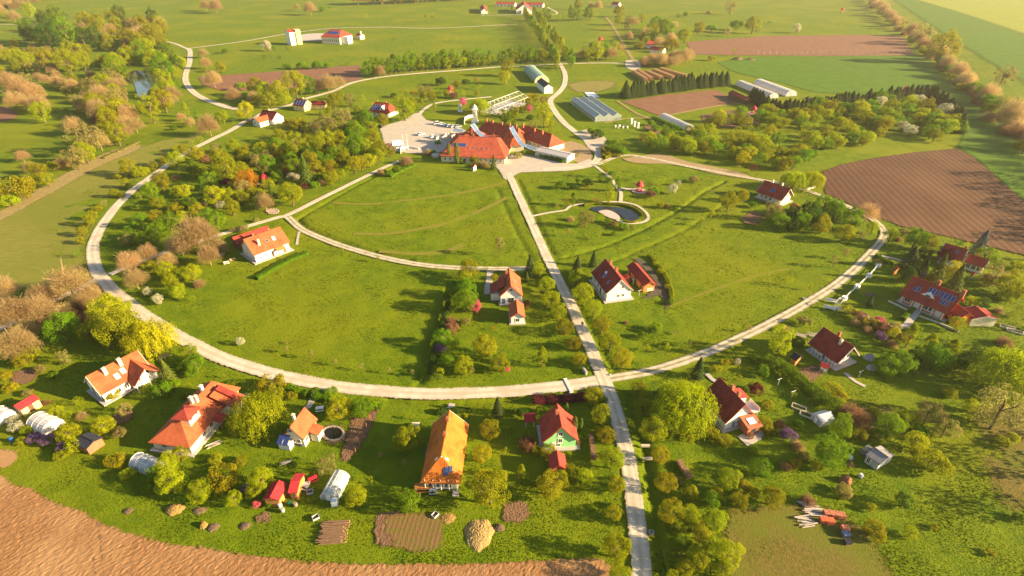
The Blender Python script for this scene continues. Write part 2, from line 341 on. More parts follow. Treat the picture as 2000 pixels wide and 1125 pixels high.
sheet('dry_meadow', '1425,1000 1500,985 1590,985 1640,1005 1690,1040 1722,1090 1740,1180 1440,1200 1415,1080', DRYGRASS, -0.075, fade=2.5)
sheet('dry_meadow', '1650,800 1740,790 1760,830 1700,860 1650,840', DRYGRASS, -0.075, fade=2.5)
sheet('dry_meadow', '1905,800 1990,790 2040,900 2000,1000 1940,940', DRYGRASS, -0.09, fade=4)
sheet('earth_bank', '-60,440 0,413 60,378 130,338 200,302 260,282 275,290 200,322 120,366 0,432 -60,460', TRACK, 0.04, fade=1.6)
sheet('earth_bank', '1215,310 1290,300 1340,315 1440,335 1470,350 1400,340 1320,322 1240,318', DIRT, 0.02)
sheet('dirt_yard', '1105,165 1145,158 1200,160 1185,175 1130,180', WEED0, 0.0, fade=5)
sheet('dirt_yard', '1090,285 1115,275 1150,290 1155,312 1130,318 1100,300', DIRT, 0.03)
sheet('dirt_yard', '1235,505 1262,510 1300,560 1312,590 1300,605 1290,575 1250,585 1285,555', fmaterial('dark_earth', (0.10, 0.085, 0.06), (0.07, 0.06, 0.04), 1), 0.03)
for s in ('1688,412 1710,420 1700,438 1672,432',):
    pass
for s in ('1467,413 1490,418 1475,440 1448,430', '30,725 75,720 62,745 22,752', '735,1005 765,1000 785,1003 770,1062 733,1060', '690,815 712,815 745,790 735,812 700,880 670,902 668,880',
          '985,985 1025,980 1028,1015 985,1018', '215,815 250,800 262,815 225,830', '1728,700 1748,690 1752,705 1735,718', '1560,725 1590,712 1605,732 1575,748',
          '505,1005 525,1003 527,1018 500,1018', '1270,245 1300,262 1340,290 1325,292 1285,268 1258,248', '1370,225 1440,215 1500,232 1440,250 1380,242'):
    sheet('garden_bed', s, SOIL, 0.04, wob=.15)
sheet('garden_bed', '750,1008 850,1003 865,1040 852,1075 770,1068', fmaterial('green_bed', (0.16, 0.13, 0.03), (0.20, 0.115, 0.05), 0.9, 0.95, 1.0, 4, contrast=(.4, .6), furrow=(1.45, .36, .3)), 0.045, wob=.15)

# ---- car park and yards
LOT = fmaterial('gravel_yard', (0.44, 0.39, 0.33), (0.37, 0.33, 0.28), 0.3, 0.95, 0.3, 2)
sheet('car_park', '742,252 758,243 790,234 808,222 822,222 832,234 860,240 900,250 915,262 905,280 870,296 820,300 775,296 752,285 748,268', LOT, 0.05, wob=.1)
sheet('forecourt', '952,316 975,306 1010,300 1045,306 1090,316 1125,320 1150,310 1158,320 1130,331 1080,335 1015,337 998,350 985,350 975,332', LOT, 0.05, wob=.1)
sheet('lane_yard', '1130,258 1148,252 1150,262 1175,262 1188,284 1170,300 1150,290', LOT, 0.055, wob=.1)
sheet('concrete_yard', '560,74 600,66 640,66 660,76 590,80', PAVE, 0.04, wob=.1)
sheet('lane_yard', '1222,118 1245,118 1252,132 1238,138 1222,130', LOT, 0.05, wob=.1)

# ---- roads and paths
road('ring_road', '970,131 900,137 820,143 750,150 690,161 650,178 600,192 570,204 530,215 505,225 476,239 450,255 400,279 360,300 310,335 255,375 212,422 186,465 181,495 188,525 210,556 250,592 300,628 370,668 450,705 540,732 640,752 750,764 860,769 980,765 1080,756 1178,742', 3.9, z=0.06)
road('straight_road', '1262,1260 1252,1100 1246,1040 1238,970 1222,880 1202,800 1182,748 1150,672 1110,585 1070,505 1040,440 1010,375 993,338', 3.4, z=0.09)
road('arc_lane', '1178,742 1260,727 1350,700 1450,658 1550,607 1640,550 1700,495 1727,460 1718,440 1690,420 1620,388 1540,362 1450,345 1350,326 1270,309 1215,304 1165,322', 3.0, z=0.075, strip=True)
road('lane', '1060,330 1140,326 1168,308 1160,285 1130,262 1100,238 1078,208 1076,194 1092,180 1103,162 1102,140 1085,112 1062,72 1030,28', 4.0, z=0.07)
road('lane', '940,30 1000,29 1085,28 1070,14', 3.0, z=0.05)
road('lane', '970,131 1093,125 1171,123 1235,124', 3.2, z=0.05)
road('lane', '1245,130 1228,103 1196,50 1182,32', 3.6, TRACK, z=0.06, strip=True)
road('lane', '470,214 440,208 395,191 370,172 362,150 370,122 371,100 366,94', 4.6, z=0.065)
road('lane', '366,95 480,80 560,66 640,56 700,54 760,53 850,55 1010,47', 3.2, z=0.05)
road('inner_arc_lane', '562,424 590,448 640,470 700,490 780,510 860,521 960,525 1050,524', 3.0, z=0.085, strip=True)
road('park_path', '215,536 260,516 330,490 440,455 545,424 562,420 640,381 740,332 780,314', 2.6, z=0.06)
road('field_track', '190,545 140,570 80,600 0,642 -60,665', 2.6, z=0.05)
road('park_path', '818,224 830,212 850,202 890,196 960,189', 2.6, z=0.06)
road('park_path', '1040,422 1075,415 1105,410 1115,402 1160,396 1205,394 1240,400 1262,415 1265,428 1250,435 1225,436 1205,430', 1.3, z=0.06)
road('park_path', '1160,322 1175,334 1190,345 1205,365 1213,375 1212,393', 1.6, z=0.05)
road('park_path', '1213,368 1235,370 1250,369', 2.2, z=0.055)
road('farm_track', '1205,197 1245,222 1275,232', 2.2, TRACK, z=0.05)
road('farm_track', '1275,230 1330,220 1400,207 1460,200', 2.2, TRACK, z=0.055)
road('farm_track', '1180,240 1220,232 1275,230', 2.0, TRACK, z=0.05)
road('garden_path', '615,760 605,790 592,800', 1.4, PAVE, z=0.05)
road('garden_path', '1712,497 1745,505 1765,510', 1.2, PAVE, z=0.05)
road('garden_path', '1797,600 1780,622 1765,638 1735,635 1700,622 1680,612', 1.8, PAVE, z=0.06)
road('garden_path', '1380,730 1392,742 1404,748', 1.2, PAVE, z=0.05)
road('garden_path', '455,798 470,784 480,770', 1.8, PAVE, z=0.05)
road('garden_path', '872,812 880,797 884,788', 1.5, PAVE, z=0.05)
road('garden_path', '580,478 582,465 585,452', 0.9, PAVE, z=0.05)
road('garden_path', '1650,728 1670,745 1690,755', 1.0, PAVE, z=0.04)
road('garden_path', '952,575 956,545 957,530', 2.2, PAVE, z=0.05)
road('garden_path', '1450,862 1475,850 1480,838', 3.0, PAVE, z=0.05)
road('far_track', '-60,46 100,50 190,60 320,80 368,96', 3.0, z=0.05)
road('tyre_rut', '172,1010 180,1060 186,1125 190,1180', 0.35, SOIL, z=0.058)
road('tyre_rut', '188,1015 196,1060 203,1125 207,1180', 0.35, SOIL, z=0.058)

WEED = fmaterial('weedy_dry_strip', (0.20, 0.155, 0.025), (0.13, 0.16, 0.008), 0.7, 0.95, 0.8, 4, bdist=.1, contrast=(.4, .6))
road('weed_strip', '690,456 740,457 800,450 860,438 920,418 965,398 990,385', 2.2, WEED, z=-0.06); road('weed_strip', '650,396 720,398 800,390 880,380 940,368 985,356', 1.8, WEED, z=-0.06)
road('weed_strip', '740,490 810,495 870,490 905,478', 2.4, WEED, z=-0.06); road('grass_track', '1300,600 1380,570 1470,540 1560,520', 0.7, WEED, z=-0.05);
road('grass_track', '560,66 640,100 620,120', 1.5, WEED, z=-0.05); road('grass_track', '700,90 760,75 830,60', 2.0, WEED, z=-0.05)
# ---- short tufted grass: real blades over the near meadows
def free_mask(x, y):
    ok = np.ones(x.shape, bool)
    for P in SHEETS:
        s = (x > P[:, 0].min()) & (x < P[:, 0].max()) & (y > P[:, 1].min()) & (y < P[:, 1].max()) & ok
        if s.any():
            i = np.where(s)[0]; ok[i[inside(P, x[i], y[i])]] = False
    for P, hw in ROADS:
        A = np.array([(p.x, p.y) for p in P]); s = (x > A[:, 0].min() - hw) & (x < A[:, 0].max() + hw) & (y > A[:, 1].min() - hw) & (y < A[:, 1].max() + hw) & ok
        i = np.where(s)[0]
        if len(i) == 0: continue
        b = np.full(len(i), 1e9)
        for a in A: b = np.minimum(b, (x[i] - a[0]) ** 2 + (y[i] - a[1]) ** 2)
        ok[i[b < (hw + 0.4) ** 2]] = False
    return ok
TUFT = material('grass_blades', (0.155, 0.202, 0.003), (0.100, 0.158, 0.002), 0.25, 0.9, c3=(0.185, 0.210, 0.005), scale3=0.03, spec=0.1, transl=0.45, detail=7)
def tufts(n):
    vv = RNG.uniform(330, 1150, n) ; vv = 1150 - (1150 - vv) ** 1.0; uu = RNG.uniform(-30, 2030, n)
    dn = FOC * ST + (vv - 562.5) * CT; t = CAMH / dn; x = (uu - 1000) * t; y = (FOC * CT - (vv - 562.5) * ST) * t
    k = free_mask(x, y) & (x > -188) & (x < 298) & (y < 328); x, y, vv = x[k], y[k], vv[k]
    z = GZ[np.clip((y - 15).round().astype(int), 0, GZ.shape[0] - 1), np.clip((x + 190).round().astype(int), 0, GZ.shape[1] - 1)]
    pn = (np.sin(x * .31 + np.sin(y * .23) * 2) + np.sin(y * .37 + 1.3 + np.sin(x * .17) * 2)) * .5
    sz = RNG.uniform(.07, .17, len(x)) * (1 + .35 * pn) * (1 + np.clip((750 - vv) / 500, 0, .8)); V = []; m = len(x)
    for b in range(3):
        a = RNG.uniform(0, 6.28, m); wd = sz * RNG.uniform(.5, .9, m); le = sz * RNG.uniform(.1, .9, m); b2 = RNG.uniform(0, 6.28, m)
        ca, sa = np.cos(a), np.sin(a)
        V.append(np.stack([np.stack([x - ca * wd, y - sa * wd, z - .03], -1), np.stack([x + ca * wd, y + sa * wd, z - .03], -1),
                           np.stack([x + np.cos(b2) * le, y + np.sin(b2) * le, z + sz * .8], -1)], 1))
    V = np.concatenate(V).reshape(-1, 3); T = len(V) // 3
    me = bpy.data.meshes.new('grass_tufts'); me.vertices.add(len(V)); me.vertices.foreach_set('co', V.ravel().astype(np.float32))
    me.loops.add(T * 3); me.loops.foreach_set('vertex_index', np.arange(T * 3, dtype=np.int32)); me.polygons.add(T)
    me.polygons.foreach_set('loop_start', np.arange(0, T * 3, 3, dtype=np.int32)); me.polygons.foreach_set('loop_total', np.full(T, 3, np.int32))
    me.materials.append(TUFT); me.update(calc_edges=True)
    o = link('grass_tufts', me); struct(o, 'stuff'); tag(o, 'uneven tufts of meadow grass covering the open ground', 'grass'); return o
tufts(190000)

# ================================================================ buildings
def roofmat(name, c): return material(name, c, tuple(x * 0.78 for x in c), 1.5, 0.85, 0.5, tile=0.85, bdist=0.025, c3=tuple(x * 0.6 for x in c), scale3=0.45, spec=0.2)
TERRA = roofmat('orange_clay_tile', (0.53, 0.130, 0.052))
BRIGHT = roofmat('bright_orange_tile', (0.66, 0.19, 0.028))
CRIMSON = roofmat('dark_red_tile', (0.30, 0.045, 0.035))
RED = roofmat('red_tile', (0.42, 0.062, 0.042))
REDTIN = roofmat('scarlet_tin', (0.52, 0.04, 0.05))
DARKROOF = roofmat('dark_slate', (0.045, 0.05, 0.07))
GREYROOF = roofmat('grey_sheet', (0.33, 0.31, 0.32))
WHITE = material('white_render', (0.80, 0.76, 0.70), (0.72, 0.68, 0.62), 0.8, 0.9, 0.1, 6)
CREAM = material('cream_render', (0.74, 0.66, 0.46), (0.66, 0.58, 0.40), 0.8, 0.9, 0.1, 6)
YELLOW = material('yellow_render', (0.78, 0.62, 0.26), (0.70, 0.55, 0.22), 0.8, 0.9)
GREENW = material('mint_green_render', (0.30, 0.66, 0.26), (0.25, 0.58, 0.22), 0.8, 0.9)
ORANGEW = material('orange_render', (0.72, 0.20, 0.03), (0.62, 0.17, 0.03), 0.8, 0.9)
WOOD = material('orange_timber', (0.55, 0.24, 0.07), (0.42, 0.17, 0.05), 2.5, 0.8, stretch=(1, 1, 6))
DWOOD = material('brown_timber', (0.16, 0.085, 0.045), (0.11, 0.06, 0.03), 2.5, 0.8)
GREYW = material('grey_boards', (0.42, 0.44, 0.46), (0.34, 0.36, 0.38), 2, 0.8)
GLASS = material('dark_window_glass', (0.035, 0.04, 0.05), (0.05, 0.055, 0.065), 1, 0.12, spec=0.6)
SOLAR = material('blue_solar_glass', (0.022, 0.04, 0.16), (0.03, 0.05, 0.19), 2, 0.15, spec=0.6)
SKYL = material('blue_skylight_glass', (0.05, 0.09, 0.22), (0.07, 0.11, 0.26), 2, 0.15, spec=0.6)
PANEW = material('pale_skylight_glass', (0.62, 0.66, 0.72), (0.56, 0.60, 0.66), 2, 0.15, spec=0.6)
TRIM = material('white_trim', (0.78, 0.74, 0.68), (0.72, 0.68, 0.62), 2, 0.7)
PINKTRIM = material('red_trim', (0.60, 0.12, 0.07), (0.5, 0.1, 0.06), 2, 0.7)
BRICK = material('red_brick', (0.42, 0.15, 0.08), (0.33, 0.11, 0.06), 4, 0.9, 0.3, 10)
METAL = material('galvanised_metal', (0.45, 0.45, 0.46), (0.38, 0.38, 0.39), 3, 0.5, metal=0.3)
STONE = material('pale_stone', (0.62, 0.55, 0.44), (0.50, 0.44, 0.36), 2, 0.9, 0.4, 5)
CONC = material('concrete_slab', (0.42, 0.39, 0.37), (0.35, 0.32, 0.30), 1.5, 0.9, 0.2, 5)

def frame_xy(A, B, E, he, hr):
    a = at(*A, hr); b = at(*B, hr); e = at(*E, he)
    d = (b - a); d.z = 0; L = d.length; u = d / L; nrm = Vector((-u.y, u.x, 0)); off = (e - a); off.z = 0; k = off.dot(nrm)
    return a, b, L, u, k
BLD = []
class House:
    """gabled or hipped building; local x runs along the ridge from A to B, local -y is the side of the eave point E"""
    def __init__(s, name, label, cat, A, B, E, he, hr, wall, roof, hipA=0, hipB=0, oh=0.45, flare=0.0, pave=None, group=None, trim=None, wfac=1.0, z0=0.0, pent=1.0, back=1.0, minw=None):
        a, b, L, u, k = frame_xy(A, B, E, he, hr); s.swap = k > 0
        if s.swap: a, b = b, a; u = -u; hipA, hipB = hipB, hipA
        s.L = L; s.W = min(max(abs(k), minw), 1.15 * minw) if minw else abs(k); s.he = he; s.hr = hr; s.hips = (hipA, hipB); s.oh = oh; s.flare = flare
        mid = (a + b) / 2; mid.z = z0; s.rz = math.atan2(u.y, u.x)
        s.root = thing(name, label, cat, mid, s.rz, group); s.wallm = wall
        BLD.append((label[:40], round(L, 1), round(2 * s.W, 1)))
        W = s.W; h = hr - he; t = 0.2
        # profile from the front eave to the ridge to the back eave
        pr = [(-W, he), (-W * 0.5, he + (0.5 - flare) * h), (0, hr), (W * 0.5, he + (0.5 - flare) * h), (W, he)]
        m = MB(); xa, xb = -L / 2, L / 2; k0 = 0
        def xs(y): f = abs(y) / W; return xa - hipA * f, xb + hipB * f
        top = []; bot = []
        for y, z in pr:
            p, q = xs(y); top.append(((p, y, z), (q, y, z))); bot.append(((p, y, z - t), (q, y, z - t)))
        vs = [c for e in top for c in e] + [c for e in bot for c in e]; fs = []
        for i in range(4): fs += [(2 * i, 2 * i + 1, 2 * i + 3, 2 * i + 2), (10 + 2 * i + 2, 10 + 2 * i + 3, 10 + 2 * i + 1, 10 + 2 * i)]
        fs += [(0, 10, 11, 1), (8, 9, 19, 18)]
        for e in (0, 1):
            hp = (hipA, hipB)[e]; ring = [2 * i + e for i in range(5)]; rb = [10 + 2 * i + e for i in range(5)]
            if hp > 0.3:
                f1 = [(ring[0], ring[1], ring[3], ring[4]), (ring[1], ring[2], ring[3])]; f1 += [(ring[4], rb[4], rb[0], ring[0])]
                f1 += [(rb[4], rb[3], rb[1], rb[0]), (rb[3], rb[2], rb[1])]
            else: f1 = [tuple(ring[:3] + [rb[2], rb[1], rb[0]]), tuple(ring[2:] + [rb[4], rb[3], rb[2]])]
            fs += [f if e == 1 else f[::-1] for f in f1]
        m.add(vs, fs); s.roof = m.build('roof', roof, s.root, uv=True)
        # ridge cap
        mr = MB(); mr.tube([(xa, 0, hr + 0.03), (xb, 0, hr + 0.03)], 0.14, 5); mr.build('ridge_cap', roof, s.roof)
        if trim:
            for e, x in ((0, xa), (1, xb)):
                if s.hips[e] > 0.3: continue
                for sg in (-1, 1):
                    g = MB()
                    P = [(x, sg * abs(y), z) for y, z in pr[:3]]
                    for i in range(2): g.obox((x - (0.06 if e else -0.0), P[i][1], P[i][2] - 0.3), (0.06 if e else -0.06, 0, 0), Vector(P[i + 1]) - Vector(P[i]), (0, 0, 0.33))
                    g.build('barge_board', trim, s.roof)
        # walls
        yw = W - oh; s.yw = yw; zw = he + (oh / W) * h * (1 - 2 * flare) - t; s.zw = max(zw, 0.5)
        s.xw = [xa - hipA + (oh if hipA > .3 else oh), xb + hipB - oh]
        mw = MB(); mw.box(((s.xw[0] + s.xw[1]) / 2, 0, s.zw / 2 - 0.15), (s.xw[1] - s.xw[0], 2 * yw, s.zw + 0.3))
        for e in (0, 1):
            if s.hips[e] > 0.3: continue
            x = s.xw[e]; x1 = x + (0.3 if e == 0 else -0.3); pr2 = [(-yw, s.zw)]
            zz = lambda y: s.rz_at(y) - t - 0.01
            pr2 += [(-W * .5, zz(W * .5)), (0, zz(0)), (W * .5, zz(W * .5)), (yw, s.zw)]
            mw.extx(pr2, min(x, x1), max(x, x1))
        s.wall = mw.build('wall', wall, s.root, uv=True)
        if pave:
            pm = MB(); pm.box(((s.xw[0] + s.xw[1]) / 2, 0, 0.05), (s.xw[1] - s.xw[0] + 2 * pave, 2 * yw + 2 * pave, 0.26)); pm.build('plinth', CONC, s.root)
    def rz_at(s, y):
        y = abs(y); W = s.W; h = s.hr - s.he
        if y <= W * .5: return s.hr - (0.5 + s.flare) * h * y / (W * .5)
        return s.he + (0.5 - s.flare) * h * (W - y) / (W * .5)
    def end(s, e):
        if e in 'AB' and s.swap: e = 'BA'['AB'.index(e)]
        return e
    def face(s, e):
        e = s.end(e)
        if e == 'F': return Vector((s.xw[0], -s.yw, 0)), Vector((1, 0, 0)), Vector((0, -1, 0)), s.xw[1] - s.xw[0], s.swap
        if e == 'K': return Vector((s.xw[1], s.yw, 0)), Vector((-1, 0, 0)), Vector((0, 1, 0)), s.xw[1] - s.xw[0], not s.swap
        if e == 'B': return Vector((s.xw[1], -s.yw, 0)), Vector((0, 1, 0)), Vector((1, 0, 0)), 2 * s.yw, False
        return Vector((s.xw[0], s.yw, 0)), Vector((0, -1, 0)), Vector((-1, 0, 0)), 2 * s.yw, False
    def win(s, e, f, z, w, h, kind='window', fm=None, gm=None):
        """opening on a wall: e = F front, K back, A/B ends; f = fraction along the wall as seen from outside, left to right"""
        o, u, n, L, flip = s.face(e); c = o + u * (f * L); fr = MB(); k = 0.07
        def slab(m, x0, x1, z0, z1, d0, d1): m.obox(c + u * x0 + n * d0 + Vector((0, 0, z + z0)), u * (x1 - x0), n * (d1 - d0), (0, 0, z1 - z0))
        if kind == 'door':
            slab(fr, -w / 2, w / 2, 0, h, 0.0, 0.06); d = fr.build('door', fm or DWOOD, s.root)
            g = MB(); slab(g, w / 2 - .2, w / 2 - .1, h * .45, h * .5, 0.06, 0.1); g.build('handle', METAL, d); return d
        slab(fr, -w / 2 - k, -w / 2 + k, -k, h + k, 0, 0.07); slab(fr, w / 2 - k, w / 2 + k, -k, h + k, 0, 0.07)
        slab(fr, -w / 2 + k, w / 2 - k, -k, k, 0, 0.07); slab(fr, -w / 2 + k, w / 2 - k, h - k, h + k, 0, 0.07); slab(fr, -.03, .03, k, h - k, 0.03, 0.06)
        wd = fr.build('window', fm or TRIM, s.root)
        g = MB(); slab(g, -w / 2 + k, w / 2 - k, k, h - k, -0.02, 0.025); g.build('pane', gm or GLASS, wd)
        sl_ = MB(); slab(sl_, -w / 2 - .15, w / 2 + .15, -k - .08, -k - 0.005, 0, 0.14); sl_.build('sill', fm or TRIM, wd); return wd
    def chim(s, t, y=0.0, hgt=1.4, w=0.6, m=None):
        if s.swap: t = 1 - t; y = y
        x = -s.L / 2 + t * s.L; yy = y * s.W; z = s.rz_at(yy); c = MB()
        c.box((x, yy, z + hgt / 2 - 0.5), (w, w, hgt + 1.0)); c.box((x, yy, z + hgt + 0.06), (w + .16, w + .16, 0.12)); c.box((x, yy, z + hgt + .2), (w * .5, w * .5, .16))
        c.build('chimney', m or BRICK, s.roof)
    def panel(s, t, sl, w, h, name='skylight', side='F', gm=None, fm=None, up=0.05):
        """panel lying on the roof: t along the ridge, sl = 0 ridge .. 1 eave (centre), w along ridge, h down the slope"""
        if s.swap: t = 1 - t
        sg = -1 if side == 'F' else 1
        x = -s.L / 2 + t * s.L; y0 = sl * s.W; dy = 0.02; z0 = s.rz_at(y0); z1 = s.rz_at(y0 + dy)
        d = Vector((0, sg * dy, z1 - z0)).normalized(); u = Vector((1, 0, 0)); n = Vector((0, -sg * d.z * -1, 0)); n = u.cross(d) * (1 if u.cross(d).z > 0 else -1)
        c = Vector((x, sg * y0, z0)) + n * up
        f = MB(); f.obox(c - u * w / 2 - d * h / 2 - n * 0.08, u * w, d * h, n * 0.12); fo = f.build(name, fm or METAL, s.roof)
        return_fo = fo
        g = MB(); g.obox(c - u * (w / 2 - .07) - d * (h / 2 - .07) + n * 0.042, u * (w - .14), d * (h - .14), n * 0.012)
        # the glass shares the frame's object as a second material slot so that the panel stays one sub-part
        me = fo.data; bm_v = len(me.vertices)
        mm = MB(); mm.v = f.v + g.v; mm.f = f.f + [tuple(i + len(f.v) for i in q) for q in g.f]
        nm = mm.mesh(name, fm or METAL); nm.materials.append(gm or SKYL)
        for p in nm.polygons:
            if p.index >= 6: p.material_index = 1
        fo.data = nm; return fo
    def posts(s, e, n, inset=0.15, m=None, r=0.09, f0=0.02, f1=0.98, out=None):
        o, u, nn, L, fl = s.face(e); out = s.oh - 0.15 if out is None else out
        for i in range(n):
            f = f0 + (f1 - f0) * i / (n - 1); c = o + u * (f * L) + nn * out
            p = MB(); z = s.zw if s.end(e) in 'AB' else s.rz_at(abs((c).y)) - 0.22
            p.tube([(c.x, c.y, 0), (c.x, c.y, z)], r, 6); p.build('post', m or TRIM, s.root)
    def local(s, v): return v

# ---------------- the houses -------------------------------------------------------------
H = House('house', 'white house with long orange roof and white gabled porch beside the ring road', 'house', (167, 736), (269, 684), (195, 773), 2.9, 6.6, WHITE, TERRA, flare=.02, pave=0.8, trim=TRIM, oh=.35)
for f in (.12, .3, .47, .6): H.win('F', f, 0.9, 1.1, 1.2)
H.win('F', .55, 0, 1.0, 2.1, 'door'); H.win('A', .3, 0.2, 1.0, 2.1, 'door'); H.win('A', .62, 0.9, 1.1, 1.2); H.win('A', .45, 3.6, .9, 1.0)
H.chim(.3, -.25, 1.5, .7, CREAM); H.chim(.6, -.22, 1.7, .7, CREAM); H.panel(.42, .6, 1.1, 1.5, gm=PANEW); H.panel(.56, .5, 1.1, 1.5, gm=PANEW)
xg = H.L * .29; W = H.W; g = MB()                     # cross gable with open porch
zr = H.hr - 0.7; x0, x1 = xg - 3.1, xg + 3.1
for sg in (-1, 1):
    g.obox((xg, -0.8, zr), (sg * 3.3, 0, -(zr - 2.75)), (0, -(W + 2.6), 0), (0, 0, -0.18))
g.build('porch_roof', TERRA, H.root, uv=True)
g = MB(); g.add([(x0 + .3, -W - 0.6, 0), (x1 - .3, -W - 0.6, 0), (x1 - .3, -W - 0.6, 2.75), (xg, -W - .6, zr - .35), (x0 + .3, -W - .6, 2.75)] + [(x0 + .3, -W + 0.6, 0), (x1 - .3, -W + 0.6, 0), (x1 - .3, -W + 0.6, 2.75), (xg, -W + .6, zr - .35), (x0 + .3, -W + .6, 2.75)],
    [(0, 1, 2, 3, 4), (9, 8, 7, 6, 5), (0, 5, 6, 1), (1, 6, 7, 2), (4, 9, 5, 0)]); g.build('porch_wall', WHITE, H.root)
for x in (x0 + .2, x1 - .2, xg): g = MB(); g.tube([(x, -W - 3.1, 0), (x, -W - 3.1, 2.75 if x != xg else zr - .3)], .11, 6); g.build('post', TRIM, H.root)
g = MB(); g.box((xg, -W - 2.2, .06), (7.2, 4.2, .3)); g.build('terrace', PAVE, H.root)
for z in (3.6,):
    for dx in (-1.1, 0, 1.1): g = MB(); g.box((xg + dx, -W - .64, z - abs(dx) * .5), (.6, .06, .7)); g.build('window', GLASS, H.root)
g = MB(); g.obox((H.L * .02, -W - 1.6, 2.5), (2.2, 0, 0), (0, 1.9, .5), (0, 0, .1)); g.build('door_canopy', RED, H.root)

H = House('house', 'long orange roofed house with corner turret and rounded hipped end behind two sheds', 'house', (414, 744), (350, 814), (440, 792), 2.5, 5.8, CREAM, TERRA, hipA=2.2, hipB=5.0, flare=.03, oh=.5, pave=.8)
H.chim(.62, .0, 1.6, .6, STONE); H.chim(.55, -.1, 1.6, .6, STONE); H.chim(.28, .05, 1.5, .6, WHITE)
for f in (.25, .4, .55, .7, .84): H.win('F', f, .9, 1.1, 1.2)
H.win('B', .3, .9, 1.1, 1.2); H.win('B', .7, .9, 1.1, 1.2)
g = MB(); xt = (H.L / 2 - 1.0) * (-1 if H.swap else 1)
T = MB(); T.box((xt, -1.0, H.hr - .9), (3.2, 3.2, 2.4)); tw = T.build('turret', CREAM, H.root)
T = MB(); zt = H.hr + .3; T.add([(xt - 2.2, -3.2, zt), (xt + 2.2, -3.2, zt), (xt + 2.2, 1.2, zt), (xt - 2.2, 1.2, zt), (xt, -1.0, zt + 1.4)], [(0, 1, 4), (1, 2, 4), (2, 3, 4), (3, 0, 4), (3, 2, 1, 0)]); T.build('turret_roof', RED, tw, uv=True)
for dx in (-.9, .9): T = MB(); T.box((xt + dx, -2.62, H.hr - .25), (.7, .08, .6)); T.build('window', GLASS, tw)
sgx = -1 if H.swap else 1
T = MB(); T.obox((-sgx * H.L * .12, -H.W - 2.6, 2.3), (sgx * -4.2, 0, 0), (0, 5.4, 2.9), (0, 0, .16)); T.build('wing_roof', TERRA, H.root, uv=True)
T = MB(); T.box((-sgx * (H.L * .12 + 2.1), -H.W - .6, 1.15), (3.8, 3.0, 2.3)); T.build('wing_wall', CREAM, H.root)
T = MB(); T.obox((-sgx * (H.L * .28), -H.W - 1.2, 3.2), (sgx * -1.6, 0, 0), (0, 3.6, 1.9), (0, 0, .7)); T.build('dormer', CRIMSON, H.root, uv=True)
T = MB(); T.obox((sgx * .5, -H.W - 2.0, 2.2), (sgx * 2.6, 0, 0), (0, 2.2, .5), (0, 0, .1)); T.build('door_canopy', RED, H.root)
for q in (0, 2.5): T = MB(); T.tube([(sgx * (.55 + q), -H.W - 1.9, 0), (sgx * (.55 + q), -H.W - 1.9, 2.2)], .07, 5); T.build('post', DWOOD, H.root)
H.panel(.92, .55, .8, 2.0, 'solar_panel', 'K', SKYL)

H = House('house', 'cream gabled house with orange roof and two solar panels beside a stone rimmed pond', 'house', (595, 795), (566, 835), (596, 854), 2.8, 5.9, CREAM, TERRA, flare=.06, oh=.4)
H.win('B', .36, 3.9, .9, .9); H.win('B', .3, 1.0, .5, .6); H.win('B', .45, 1.0, .5, 1.0); H.win('B', .7, 1.0, .9, 1.0); H.win('B', .4, 0, 1.8, 1.9, 'door', DWOOD); H.win('B', .62, 0, 1.6, 1.7, 'door', SKYL)
for f in (.2, .5, .8): H.win('F', f, .9, 1.0, 1.2)
H.chim(.62, .12, 1.8, .5, CREAM)
sb = -1 if H.swap else 1; xe = (H.xw[1] if not H.swap else H.xw[0])
T = MB(); T.box((xe + sb * .8, H.W * .75, .9), (1.6, 2.6, 1.8)); T.build('lean_to', WHITE, H.root)
for d in (-.65, .65): T = MB(); T.obox((xe + sb * .2, H.W * .75 + d - .58, 3.1), (sb * 1.9, 0, -1.1), (0, 1.16, 0), (0, 0, .08)); T.build('solar_panel', SOLAR, H.root)
T = MB(); T.obox((-1.0, -H.W - 2.2, 2.2), (2.6, 0, 0), (0, 2.2, .7), (0, 0, .12)); T.build('porch_roof', TERRA, H.root, uv=True)
T = MB(); T.box((.3, -H.W - 1.0, 1.05), (2.2, 1.7, 2.1)); T.build('porch_wall', CREAM, H.root)

H = House('house', 'large steep bright orange roof with blue skylights on its hipped end and open porch below', 'house', (878, 801), (862, 889), (902, 928), 2.5, 6.7, CREAM, BRIGHT, hipB=3.3, oh=.7, flare=.0, trim=TRIM)
H.chim(.25, 0, .9, .55, BRICK); H.chim(.6, 0, .9, .55, BRICK)
sb = -1 if H.swap else 1; xe = (H.xw[1] if not H.swap else H.xw[0])
xr = sb * H.L / 2; hp = 3.3
d = Vector((sb * hp, 0, -(H.hr - H.he))).normalized(); u = Vector((0, 1, 0))
for y, wv, k in ((-.55 * sb * -1, .9, .5), (.75 * -sb * -1, .6, .45), (1.6 * -sb * -1, .6, .42)):
    c = Vector((xr, 0, H.hr)) + d * (k * 6.3); nn = u.cross(d); nn = nn if nn.z > 0 else -nn; c = Vector((c.x, y * 1.0 - .4, c.z))
    T = MB(); T.obox(c - u * wv / 2 - d * .65 + nn * .02, u * wv, d * 1.3, nn * .1); T.build('skylight', SOLAR if wv > .8 else SKYL, H.root)
T = MB(); T.add([(xr + sb * .25, -1.4, H.hr - 1.4), (xr + sb * .25, 1.4, H.hr - 1.4), (xr + sb * .25, 0, H.hr - .1)] + [(xr - sb * .3, -1.4, H.hr - 1.4), (xr - sb * .3, 1.4, H.hr - 1.4), (xr - sb * .3, 0, H.hr - .1)], [(0, 1, 2), (5, 4, 3), (0, 3, 4, 1), (1, 4, 5, 2), (2, 5, 3, 0)]); T.build('gablet', TRIM, H.root)
